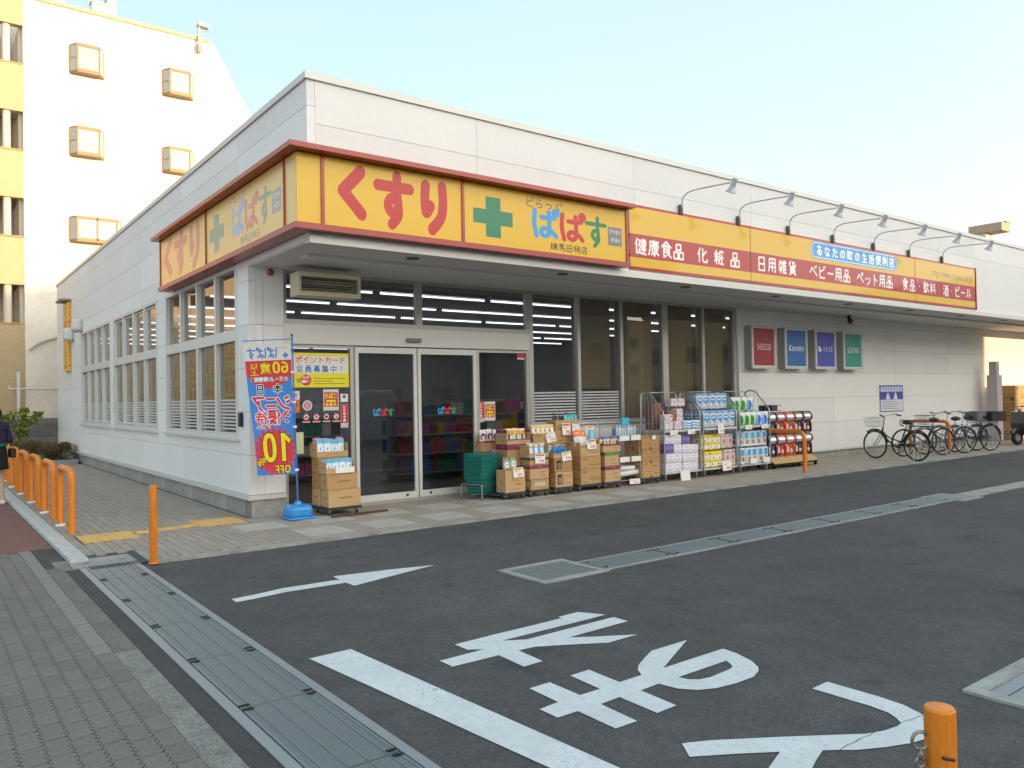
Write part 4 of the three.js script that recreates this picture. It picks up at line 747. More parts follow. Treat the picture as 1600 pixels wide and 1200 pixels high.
// product packets
function packTex(base, fn, w = 128, h = 192) { const [c, g] = canvas(w, h, base); fn(g, w, h); return ctex(c); }
const PACK = {
  aqua: packTex('#bfe0ea', (g, w, h) => { g.fillStyle = '#4aa3c8'; g.fillRect(0, 0, w, 50); g.fillStyle = '#f2f4f2'; g.fillRect(20, 70, 88, 70); g.fillStyle = '#3a7fb4'; g.beginPath(); g.ellipse(64, 104, 15, 24, 0.3, 0, 7); g.fill(); g.fillStyle = '#f2f4f2'; g.beginPath(); g.ellipse(66, 98, 7, 12, 0.3, 0, 7); g.fill(); g.fillStyle = '#7cc3dc'; g.fillRect(0, 150, w, 42); }),
  maroon: packTex('#d8d2cf', (g, w, h) => { g.fillStyle = '#5a1420'; g.beginPath(); g.ellipse(64, 110, 56, 60, 0, 0, 7); g.fill(); g.fillStyle = '#e8e4e2'; g.fillRect(40, 96, 48, 70); g.fillStyle = '#b9212f'; g.fillRect(0, 168, w, 24); }),
  pink: packTex('#d9c3cc', (g, w, h) => { g.fillStyle = '#b8567f'; g.fillRect(0, 0, w, 34); g.fillStyle = '#efe6ea'; g.beginPath(); g.ellipse(64, 110, 34, 56, 0, 0, 7); g.fill(); g.fillStyle = '#a8829a'; g.fillRect(50, 80, 28, 60); }),
  herb: packTex('#8fa07c', (g, w, h) => { g.fillStyle = '#51683e'; g.fillRect(0, 0, w, 44); g.fillStyle = '#e0e2e0'; g.beginPath(); g.ellipse(64, 120, 46, 50, 0, 0, 7); g.fill(); g.fillStyle = '#33557a'; g.fillRect(44, 108, 40, 9); g.fillRect(50, 124, 28, 7); }),
  amber: packTex('#d9d6cc', (g, w, h) => { g.fillStyle = '#e0a51e'; g.fillRect(0, 20, w, 60); g.fillStyle = '#3c3a38'; g.fillRect(40, 70, 34, 110); g.fillStyle = '#f1efe8'; g.fillRect(80, 100, 34, 70); }),
  sky: packTex('#58a9d6', (g, w, h) => { g.fillStyle = '#e8c33a'; g.fillRect(30, 10, 80, 40); g.fillStyle = '#c0392f'; g.fillRect(0, 20, 40, 36); g.fillStyle = '#e6ecee'; g.fillRect(36, 70, 60, 90); }),
  orange: packTex('#e4e0da', (g, w, h) => { g.fillStyle = '#e5622a'; g.fillRect(0, 0, w, 84); g.fillStyle = '#f0b03a'; g.fillRect(40, 20, 60, 30); g.fillStyle = '#b9c2c4'; g.fillRect(26, 100, 70, 70); }),
  teal: packTex('#2fb0bc', (g, w, h) => { g.fillStyle = '#7fd4d8'; g.beginPath(); g.ellipse(64, 90, 40, 60, 0, 0, 7); g.fill(); }),
  violet: packTex('#cfcbc4', (g, w, h) => { g.fillStyle = '#4a3a9a'; g.fillRect(0, 0, w, 40); g.fillStyle = '#e6c33a'; g.fillRect(10, 60, 60, 40); g.fillStyle = '#34313a'; g.fillRect(64, 70, 50, 110); }),
  cream: packTex('#e2d8ae', (g, w, h) => { g.fillStyle = '#d8b840'; g.fillRect(0, 30, w, 40); g.fillStyle = '#9a5a3a'; g.fillRect(70, 90, 50, 70); g.fillStyle = '#f0ece0'; g.fillRect(14, 90, 44, 70); }),
};
for (const k in PACK) PACK[k] = phy(0xffffff, 0.35, { map: PACK[k], clearcoat: 0.4, clearcoatRoughness: 0.25 });
function pouchGeo(w, h, d) {   // stand-up pouch: full at the foot, flat seam at the top
  const g = new THREE.BoxGeometry(w, h, d, 4, 8, 2), p = g.attributes.position;
  for (let i = 0; i < p.count; i++) { const t = p.getY(i) / h + 0.5, u = Math.abs(p.getX(i)) / (w / 2); p.setZ(i, p.getZ(i) * (0.06 + Math.pow(Math.max(0, 1 - t), 0.6)) * (1 - 0.55 * u * u)); p.setX(i, p.getX(i) * (1 - 0.05 * Math.sin(t * PI))); }
  g.computeVertexNormals(); return g.translate(0, h / 2, 0);
}
function bottleGeo(r, h) { return new THREE.LatheGeometry([[0, 0], [r, 0.002], [r, h * 0.62], [r * 0.9, h * 0.72], [r * 0.4, h * 0.8], [r * 0.36, h * 0.86], [r * 0.5, h * 0.86], [r * 0.5, h], [0, h]].map((p) => new THREE.Vector2(...p)), 14); }
function row(kind, geo, mat, n, x0, x1, y, z, label, cat, group, tilt = 0) {
  x0 = TX(x0); x1 = TX(x1); y = TY(y); z = TZ(z);
  for (let i = 0; i < n; i++) { const m = one(kind, geo, mat, label, cat, [x0 + (x1 - x0) * (i + 0.5) / n, y, z + rr(-0.012, 0.012)], [tilt + rr(-0.07, 0.07), rr(-0.22, 0.22), rr(-0.05, 0.05)], group); m.scale.setScalar(rr(0.93, 1.06)); }
}
// price cards
function priceCanvas(text, top) { const [c, g] = canvas(128, 112, '#efece6'); g.fillStyle = top; g.fillRect(10, 6, 108, 20); g.fillStyle = '#b9b4a8'; g.fillRect(14, 36, 70, 7); g.fillRect(14, 48, 50, 5); latin(g, text, 80, 82, 44, '#d4442a'); return c; }
const PRICE = { '201': ['201', '#e8a13a'], '298': ['298', '#d9683a'], '198': ['198', '#e8a13a'], '178': ['178', '#e3e0d8'], '105': ['105', '#e3e0d8'] };
for (const k in PRICE) PRICE[k] = std(0xffffff, 0.6, { map: ctex(priceCanvas(...PRICE[k])) });
const BLANKCARD = std(0xe9e8e4, 0.6);
function card(x, y, z, w, h, key, label, rz = 0) { one('price_card', new THREE.BoxGeometry(w, h, 0.003), PRICE[key] || BLANKCARD, label, 'price card', [TX(x), TY(y), TZ(z)], [-0.08, 0, rz]); }

// nobori banner with mirrored print (we see its back)
{
  const t = thing('banner_flag', 'blue and red upright advertising flag on a pole with blue water base', 'flag', [0.47, APR, 0.5]);
  mesh('water_base', [rb(0.33, 0.19, 0.33, 0.075, 5).translate(0, 0.095, 0), rb(0.37, 0.03, 0.37, 0.015).translate(0, 0.016, 0), cyl(0.055, 0.04, 0.05, 16).translate(0, 0.205, 0)], phy(0x2f8fd2, 0.35, { clearcoat: 0.3 }), t);
  const pole = mesh('pole', [rod([0, 0.12, 0], [-0.055, 2.46, 0], 0.011, 10), rod([-0.055, 2.42, 0], [-0.72, 2.37, 0.0], 0.006, 8)], std(0x2f78bf, 0.4), t);
  mesh('pole_tip', new THREE.SphereGeometry(0.016, 10, 8), M.dark, pole, [-0.056, 2.47, 0]);
  const [c, g] = canvas(512, 1400, '#3f86d6'), w = 512;
  g.fillStyle = '#dddcd8'; g.fillRect(0, 0, w, 175); g.fillStyle = '#d23a44'; g.beginPath(); g.moveTo(0, 175); g.lineTo(w, 175); g.lineTo(w, 320); g.bezierCurveTo(420, 520, 120, 520, 0, 330); g.fill();
  g.fillStyle = '#3d86d8'; g.fillRect(52, 96, 24, 60); g.fillRect(34, 114, 60, 24); letter(g, 'どらっぐ', 44, 30, 28, 28, [['#55544e', 8]], 30); letter(g, 'ぱぱす', 150, 36, 108, 118, [['#3d7fd0', 13]], 116);
  latin(g, '6', 80, 260, 180, '#6a2a14', 'bold'); latin(g, '60', 130, 262, 172, '#5e2a1c', 'bold'); latin(g, '60', 126, 256, 170, '#efdc20', 'bold'); letter(g, '歳', 232, 200, 120, 124, [['#5e2a1c', 17], ['#efdc20', 11]]); letter(g, '以', 372, 196, 92, 70, [['#5e2a1c', 20], ['#efdc20', 13]]); letter(g, '上', 372, 268, 92, 64, [['#5e2a1c', 20], ['#efdc20', 13]]);
  letter(g, 'の方へお得情報!', 40, 348, 54, 56, [['#34426a', 22], ['#f4f4f2', 12]], 56);
  letter(g, '本', 120, 430, 100, 100, [['#f0efec', 26], ['#2e3338', 14]]); letter(g, '日', 320, 430, 100, 100, [['#f0efec', 26], ['#2e3338', 14]]);
  letter(g, 'シ', 30, 545, 160, 170, [['#f0efec', 26], ['#d23a48', 17]]); letter(g, 'ニ', 195, 550, 130, 140, [['#f0efec', 28], ['#d23a48', 19]]); letter(g, 'ア', 330, 545, 150, 190, [['#f0efec', 26], ['#d23a48', 17]]);
  letter(g, 'う', 30, 715, 120, 130, [['#f0efec', 26], ['#d23a48', 17]]); letter(g, '優', 160, 700, 150, 160, [['#f0efec', 22], ['#d23a48', 12]]); letter(g, '待', 320, 715, 140, 150, [['#f0efec', 22], ['#d23a48', 13]]); letter(g, 'デ', 300, 860, 90, 70, [['#f0efec', 30], ['#d23a48', 16]]); letter(g, 'ー', 390, 860, 80, 60, [['#f0efec', 34], ['#d23a48', 20]]);
  g.fillStyle = '#d23a48'; g.beginPath(); for (let i = 0; i < 44; i++) { const a = i / 44 * 2 * PI, r = i % 2 ? 1 : 0.74; g[i ? 'lineTo' : 'moveTo'](256 + Math.cos(a) * 310 * r, 1150 + Math.sin(a) * 290 * r); } g.fill();
  g.save(); g.translate(250, 1110); g.scale(1.2, 1.42); g.strokeStyle = '#4a2418'; g.lineWidth = 16; g.lineJoin = 'round'; g.font = 'bold 300px sans-serif'; g.textAlign = 'center'; g.textBaseline = 'middle'; g.strokeText('10', -20, 0); g.fillStyle = '#efdc20'; g.fillText('10', -20, 0); g.restore();
  g.lineWidth = 12; g.strokeStyle = '#4a2418'; g.font = 'bold 120px sans-serif'; g.strokeText('%', 392, 1296); g.fillStyle = '#efdc20'; g.fillText('%', 392, 1296); g.font = 'bold 116px sans-serif'; g.strokeText('OFF', 60, 1384); g.fillText('OFF', 60, 1384);
  const fg = new THREE.PlaneGeometry(0.62, 1.72, 14, 24), p = fg.attributes.position, uv = fg.attributes.uv;
  for (let i = 0; i < p.count; i++) {
    const u = p.getX(i) / 0.62 + 0.5, v = p.getY(i) / 1.72 + 0.5;   // u = 1 at the pole
    uv.setX(i, 1 - u);
    p.setXYZ(i, -0.045 - 0.05 * v - (1 - u) * (0.52 + 0.12 * v) + 0.02, 0.6 + v * 1.76 + (1 - u) * (0.01 - 0.05 * v), 0.02 * Math.sin(u * 5 + v * 3) * (1 - u) + 0.015 * Math.sin(v * 7) * (1 - u));
  }
  fg.computeVertexNormals();
  mesh('flag_cloth', fg, phy(0xffffff, 0.85, { map: ctex(c), side: THREE.DoubleSide, transmission: 0.12, thickness: 0 }), t);
  for (const v of [0.03, 0.36, 0.55, 0.78]) mesh('loop', bx(0.05, 0.03, 0.03, -0.012 - 0.052 * v, 0.6 + v * 1.76, 0), std(0xe8e8e4, 0.6), t);
  one('leaflet_holder', bx(0.12, 0.3, 0.02), std(0xc9cf9c, 0.5), 'pale green leaflet hung behind the flag pole', 'leaflet', [0.62, 1.02, 0.2]);
}
// stack left of the doors
SK = 0.9874; SZ = 0.13;
dolly(0.88, 1.42, 0.0, 0.5, 'the carton stack beside the flag');
one('plank', bx(0.85, 0.025, 0.06), std(0x5a3a2e, 0.8), 'thin brown plank lying in front of the dolly beside the flag', 'plank', [1.25, APR + 0.014, 0.78], [0, 0.05, 0]);
carton(0.9, 1.4, 0.135, 0.36, 0.26, 0.51, 'plain', 'plain carton at the bottom front of the stack beside the flag'); carton(0.88, 1.38, 0.135, 0.36, 0.0, 0.255, 'plain', 'plain carton at the bottom back of the stack beside the flag');
carton(0.89, 1.36, 0.362, 0.575, 0.26, 0.5, 'plain', 'plain carton second from the bottom in the stack beside the flag'); carton(0.88, 1.34, 0.362, 0.58, 0.0, 0.255, 'plain', 'plain carton behind the second one in the stack beside the flag');
tray(0.88, 1.32, 0.58, 0.74, 0.25, 0.5, 'plain', 'open carton with blue packets on the stack beside the flag', 0.5); carton(0.88, 1.32, 0.582, 0.8, 0.0, 0.245, 'plain', 'closed carton carrying the top open carton of the stack beside the flag');
tray(0.86, 1.34, 0.802, 1.0, 0.0, 0.24, 'plain', 'topmost open carton of the stack beside the flag', 0.4);
row('refill_packet', pouchGeo(0.1, 0.19, 0.08), PACK.aqua, 4, 0.9, 1.3, 0.592, 0.42, 'pale blue refill packet in the lower open carton beside the flag', 'packet', 'refill packets beside the flag'); row('refill_packet', pouchGeo(0.1, 0.19, 0.08), PACK.aqua, 4, 0.9, 1.3, 0.592, 0.33, 'pale blue refill packet in the lower open carton beside the flag', 'packet', 'refill packets beside the flag');
row('refill_packet', pouchGeo(0.115, 0.24, 0.08), PACK.aqua, 4, 0.88, 1.32, 0.815, 0.16, 'pale blue refill packet in the top open carton beside the flag', 'packet', 'refill packets at the top of the stack beside the flag'); row('refill_packet', pouchGeo(0.115, 0.25, 0.08), PACK.pink, 4, 0.88, 1.32, 0.815, 0.07, 'pink topped packet at the back of the top open carton beside the flag', 'packet', 'pink packets beside the flag');
card(1.16, 0.63, 0.505, 0.28, 0.08, '', 'long white price strip on the lower open carton beside the flag');
// basket stand
{
  const green = phy(0x1b7a70, 0.4, { clearcoat: 0.25 }), X = 3.47, Z = 0.54;
  const geo = (() => {   // basket: tapering walls made of bars, rim, floor
    const parts = [], W = 0.46, D = 0.33, H = 0.24, lev = 5;
    for (let i = 0; i <= lev; i++) { const y = H * i / lev, k = 0.74 + 0.26 * i / lev, w = W * k / 2, d = D * k / 2, t = i === lev ? 0.03 : 0.007, hh = i === lev ? 0.016 : 0.022; parts.push(bx(2 * w, hh, t, 0, y, d), bx(2 * w, hh, t, 0, y, -d), bx(t, hh, 2 * d, w, y, 0), bx(t, hh, 2 * d, -w, y, 0)); }
    for (let i = 0; i <= 12; i++) for (const s of [-1, 1]) { const u = -0.5 + i / 12; parts.push(rod([u * W * 0.74, 0, s * D * 0.37], [u * W, H, s * D * 0.5], 0.006, 4)); }
    for (let i = 0; i <= 8; i++) for (const s of [-1, 1]) { const u = -0.5 + i / 8; parts.push(rod([s * W * 0.37, 0, u * D * 0.74], [s * W * 0.5, H, u * D], 0.006, 4)); }
    parts.push(bx(W * 0.74, 0.008, D * 0.74, 0, 0, 0));
    return clean(parts);
  })();
  const n = 12;
  for (let i = 0; i < n; i++) one('shopping_basket', geo, green, 'green plastic shopping basket nested in the stack on the wheeled stand', 'basket', [X + rr(-0.004, 0.004), APR + 0.09 + i * 0.034, Z + rr(-0.004, 0.004)], [0, 0.3 + rr(-0.012, 0.012), 0], 'stacked shopping baskets');
  const t = thing('basket_stand', 'chrome wheeled stand holding the stack of green baskets', 'stand', [X, APR, Z], 0.3), ch = std(0xb9bcbd, 0.25, { metalness: 0.9 });
  for (const [a, b] of [[-1, 1], [1, 1], [-1, -1], [1, -1]]) { const l = mesh('leg', bent([[a * 0.27, 0.04, b * 0.21], [a * 0.265, 0.24, b * 0.2], [a * 0.26, 0.25, b * 0.1]], 0.009, 0.02), ch, t); mesh('caster', new THREE.SphereGeometry(0.02, 10, 8), std(0x6a6a6a, 0.6), l, [a * 0.27, 0.021, b * 0.21]); }
  mesh('rail', [rod([-0.265, 0.22, 0.2], [0.265, 0.19, 0.2], 0.01), rod([-0.265, 0.22, -0.2], [0.265, 0.19, -0.2], 0.01), rod([-0.265, 0.24, -0.2], [-0.265, 0.24, 0.2], 0.008), rod([0.265, 0.24, -0.2], [0.265, 0.24, 0.2], 0.008), rod([-0.265, 0.075, 0], [0.265, 0.075, 0], 0.008)], ch, t);
}
// stacks right of the doors
SK = 0.956; SZ = 0.45;
dolly(3.86, 4.34, 0.1, 0.58, 'the carton with the amber price card'); carton(3.9, 4.32, 0.135, 0.43, 0.33, 0.57, 'red', 'carton with faint red print and a price card next to the baskets');
row('refill_packet', pouchGeo(0.13, 0.2, 0.07), PACK.herb, 2, 4.0, 4.24, 0.432, 0.42, 'green topped packet standing on the carton next to the baskets', 'packet', 'green packets next to the baskets'); card(4.16, 0.385, 0.585, 0.2, 0.15, '201', 'price card with orange figures on the carton next to the baskets', 0.06);
SK = 1; SZ = 0; carton(3.76, 4.16, 0.028, 0.34, 0.3, 0.53, 'plain', 'lower carton half hidden behind the baskets'); tray(3.74, 4.16, 0.342, 0.6, 0.3, 0.53, 'red', 'open carton of pink packets behind the baskets', 0.7); row('refill_packet', pouchGeo(0.12, 0.24, 0.08), PACK.pink, 3, 3.76, 4.14, 0.54, 0.45, 'pink and white packet in the open carton behind the baskets', 'packet', 'pink packets behind the baskets');
carton(3.66, 4.08, 0.028, 0.45, 0.08, 0.28, 'plain', 'tall lower carton against the glass behind the baskets'); carton(3.66, 4.08, 0.452, 0.87, 0.08, 0.28, 'plain', 'upper carton against the glass behind the baskets'); row('refill_packet', pouchGeo(0.13, 0.22, 0.08), PACK.maroon, 3, 3.68, 4.08, 0.872, 0.18, 'maroon and white packet on the carton against the glass', 'packet', 'maroon packets against the glass');
SK = 0.956; SZ = 0.45; dolly(4.38, 4.84, 0.1, 0.58, 'the stack with the purple banded cartons'); carton(4.42, 4.82, 0.135, 0.24, 0.32, 0.57, 'label', 'flat carton with white label at the bottom of the purple banded stack'); carton(4.41, 4.82, 0.242, 0.47, 0.32, 0.57, 'purple', 'purple banded carton in the middle of its stack'); carton(4.42, 4.82, 0.472, 0.6, 0.32, 0.57, 'blue', 'blue banded carton under the open carton of blue packets');
tray(4.4, 4.82, 0.602, 0.8, 0.32, 0.57, 'lines', 'open carton of blue and yellow packets', 0.35); row('refill_packet', pouchGeo(0.12, 0.21, 0.08), PACK.sky, 3, 4.44, 4.8, 0.612, 0.47, 'blue and yellow packet in the open carton above the blue band', 'packet', 'blue and yellow packets'); card(4.62, 0.58, 0.582, 0.2, 0.15, '298', 'price card below the blue and yellow packets', -0.05);
carton(4.16, 4.66, 0.028, 0.45, 0.0, 0.3, 'purple', 'lower purple banded carton behind the blue and yellow packets'); carton(4.16, 4.66, 0.452, 0.82, 0.0, 0.3, 'purple', 'upper purple banded carton behind the blue and yellow packets'); tray(4.16, 4.66, 0.822, 1.07, 0.0, 0.3, 'purple', 'open carton of amber packets at the back', 0.35); row('refill_packet', pouchGeo(0.14, 0.24, 0.08), PACK.amber, 3, 4.2, 4.62, 0.832, 0.2, 'amber and white packet in the open carton at the back', 'packet', 'amber packets');
dolly(4.92, 5.38, 0.1, 0.58, 'the cartons printed with a bottle'); carton(4.97, 5.35, 0.135, 0.33, 0.32, 0.57, 'bottle', 'lower carton printed with a dark bottle'); carton(4.95, 5.34, 0.332, 0.56, 0.32, 0.57, 'bottle', 'upper carton printed with a dark bottle'); tray(4.92, 5.3, 0.562, 0.66, 0.32, 0.57, 'plain', 'shallow open carton of pump bottles', 0.8);
row('bottle', bottleGeo(0.028, 0.2), std(0x2f86c4, 0.3), 6, 4.94, 5.28, 0.57, 0.5, 'blue bottle with white cap in the shallow open carton', 'bottle', 'blue bottles'); row('bottle', bottleGeo(0.028, 0.2), std(0xd8d6d0, 0.3), 6, 4.94, 5.28, 0.57, 0.42, 'white bottle behind the blue bottles in the shallow carton', 'bottle', 'white bottles'); card(5.2, 0.59, 0.585, 0.2, 0.15, '198', 'tilted price card in front of the blue bottles', 0.1);
carton(4.74, 5.28, 0.028, 0.5, 0.0, 0.3, 'lines', 'lower carton behind the bottle cartons'); carton(4.74, 5.28, 0.502, 0.78, 0.0, 0.3, 'lines', 'middle carton behind the bottle cartons'); carton(4.73, 5.27, 0.782, 0.97, 0.0, 0.3, 'lines', 'upper carton behind the bottle cartons'); row('refill_packet', pouchGeo(0.1, 0.14, 0.1), PACK.cream, 5, 4.76, 5.26, 0.972, 0.2, 'cream and yellow packet lying on the upper carton', 'packet', 'cream packets'); card(5.1, 0.9, 0.31, 0.2, 0.15, '178', 'pale price card below the cream packets', 0.15);
dolly(5.46, 6.04, 0.05, 0.58, 'the widest carton stack'); carton(5.53, 6.01, 0.135, 0.33, 0.25, 0.57, 'lines', 'bottom carton of the widest stack'); carton(5.54, 6.01, 0.332, 0.55, 0.25, 0.57, 'lines', 'second carton of the widest stack'); tray(5.53, 6.0, 0.552, 0.8, 0.25, 0.57, 'lines', 'open carton on the widest stack', 0.85);
row('refill_packet', pouchGeo(0.15, 0.26, 0.1), PACK.orange, 2, 5.54, 5.82, 0.74, 0.44, 'orange and white packet leaning on the widest stack', 'packet', 'orange packets', -0.15); row('refill_packet', pouchGeo(0.13, 0.27, 0.1), PACK.teal, 1, 5.84, 5.97, 0.74, 0.44, 'teal packet next to the orange ones on the widest stack', 'packet'); card(5.78, 0.76, 0.583, 0.2, 0.16, '298', 'price card on the front of the widest stack', 0.02);
carton(5.28, 5.8, 0.028, 0.42, -0.02, 0.24, 'lines', 'lower carton at the back of the widest stack'); carton(5.28, 5.8, 0.422, 0.78, -0.02, 0.24, 'lines', 'middle carton at the back of the widest stack'); carton(5.28, 5.8, 0.782, 1.1, -0.02, 0.24, 'lines', 'upper carton at the back of the widest stack'); tray(5.28, 5.8, 1.102, 1.2, -0.02, 0.24, 'lines', 'open carton of tubes at the top of the widest stack', 0.9);
row('tube_packet', bottleGeo(0.02, 0.19), std(0x2d3a52, 0.3), 7, 5.3, 5.78, 1.11, 0.12, 'dark tube with pale foot in the topmost open carton', 'tube', 'dark tubes'); row('tube_packet', pouchGeo(0.07, 0.17, 0.03), PACK.teal, 4, 5.52, 5.8, 1.108, 0.2, 'teal sachet in the topmost open carton', 'sachet', 'teal sachets'); card(5.5, 1.03, 0.26, 0.18, 0.2, '298', 'tall price card hanging from the topmost open carton', 0); card(5.72, 1.03, 0.262, 0.16, 0.16, '105', 'small price card beside the tall one', -0.12);
dolly(6.06, 6.52, 0.1, 0.58, 'the green and purple banded cartons'); carton(6.1, 6.5, 0.135, 0.35, 0.25, 0.57, 'purple', 'purple banded carton under the green banded one'); carton(6.11, 6.46, 0.352, 0.6, 0.25, 0.57, 'green', 'green banded carton on the purple banded one'); tray(6.06, 6.5, 0.602, 0.76, 0.25, 0.57, 'purple', 'open carton of violet capped packets', 0.9); row('refill_packet', pouchGeo(0.09, 0.2, 0.08), PACK.violet, 5, 6.09, 6.48, 0.66, 0.47, 'violet capped packet above the green banded carton', 'packet', 'violet capped packets'); card(6.02, 0.98, 0.3, 0.2, 0.17, '198', 'price card between the widest stack and the wire rack', 0.03);
carton(6.08, 6.5, 0.028, 0.45, -0.02, 0.24, 'plain', 'plain carton hidden behind the green banded one'); carton(6.08, 6.5, 0.452, 0.82, -0.02, 0.24, 'plain', 'plain upper carton hidden behind the green banded one');
// wire rack
{
  const ch = std(0xbcbebd, 0.3, { metalness: 0.8 }), t = thing('wire_rack', 'chrome wire rack with sloping shelves and white price strips', 'rack', [TX(6.78), APR, TZ(0.28)]);
  for (const a of [-1, 1]) { mesh('post', rod([a * 0.27, 0.06, 0.26], [a * 0.27, 0.88, 0.2], 0.008), ch, t); mesh('post', rod([a * 0.27, 0.06, -0.22], [a * 0.27, 1.18, -0.22], 0.008), ch, t); mesh('brace', rod([a * 0.27, 0.1, 0.26], [a * 0.27, 0.86, -0.2], 0.004), ch, t); }
  for (const y of [0.1, 0.47, 0.84]) { const w = []; for (let i = 0; i <= 12; i++) w.push(rod([-0.27 + i * 0.045, y, -0.22], [-0.27 + i * 0.045, y - 0.01, 0.25], 0.003, 5)); w.push(rod([-0.27, y, 0.25], [0.27, y, 0.25], 0.006), rod([-0.27, y, -0.22], [0.27, y, -0.22], 0.006)); const s = mesh('wire_shelf', w, ch, t); if (y > 0.3) for (const k of [-0.14, 0.14]) mesh('price_strip', bx(0.24, 0.09, 0.004, k, y - 0.005, 0.262), BLANKCARD, s); }
  const w = []; for (let i = 0; i <= 24; i++) w.push(rod([-0.5 + i * 0.035, 1.02, -0.22], [-0.5 + i * 0.035, 1.16, -0.22], 0.003, 5)); w.push(rod([-0.52, 1.16, -0.22], [0.36, 1.16, -0.22], 0.006), rod([-0.52, 1.02, -0.22], [0.36, 1.02, -0.22], 0.005)); mesh('back_guard', w, ch, t);
  for (const [a, b] of [[-1, 1], [1, 1], [-1, -1], [1, -1]]) mesh('caster', cyl(0.028, 0.028, 0.02, 12).rotateZ(PI / 2), std(0x444444, 0.6), t, [a * 0.26, 0.03, b * 0.23]);
  row('bottle', bottleGeo(0.024, 0.17), std(0xc9d3dc, 0.25), 9, 6.53, 7.03, 0.87, 0.42, 'clear bottle with dark cap on the front of the wire rack', 'bottle', 'bottles on the wire rack'); row('bottle', bottleGeo(0.024, 0.19), std(0x8d9aa8, 0.25), 9, 6.53, 7.03, 0.87, 0.33, 'grey bottle in the second row on the wire rack', 'bottle', 'bottles in the second row on the wire rack');
  row('sack', rb(0.5, 0.09, 0.4, 0.04, 3), phy(0xd8d8d4, 0.3, { clearcoat: 0.5 }), 1, 6.52, 7.05, 0.18, 0.3, 'silvery flat bag on the lowest shelf of the wire rack', 'bag'); row('sack', rb(0.46, 0.08, 0.36, 0.04, 3), phy(0xe2e1dc, 0.3, { clearcoat: 0.5 }), 1, 6.52, 7.0, 0.265, 0.28, 'silvery flat bag lying on top of the other bag', 'bag'); card(6.86, 0.1, 0.56, 0.26, 0.09, '105', 'price card hanging under the silvery bags', -0.03);
  one('blue_folder', bx(0.2, 0.3, 0.05), std(0x43bcd2, 0.5), 'bright turquoise packet standing beside the wire rack', 'packet', [TX(7.0), 1.05, TZ(0.2)], [0, 0.1, 0.03]);
}
dolly(7.04, 7.56, 0.1, 0.58, 'three cartons beside the roll cages'); [['bottom', 0.135, 0.36], ['middle', 0.362, 0.6], ['top', 0.602, 0.85]].forEach(([n, a, b]) => carton(7.06, 7.53, a, b, 0.12, 0.57, 'marks', n + ' carton of the three with brown tape beside the roll cages')); card(7.36, 0.81, 0.583, 0.09, 0.07, '', 'small blank card on the top carton beside the roll cages');
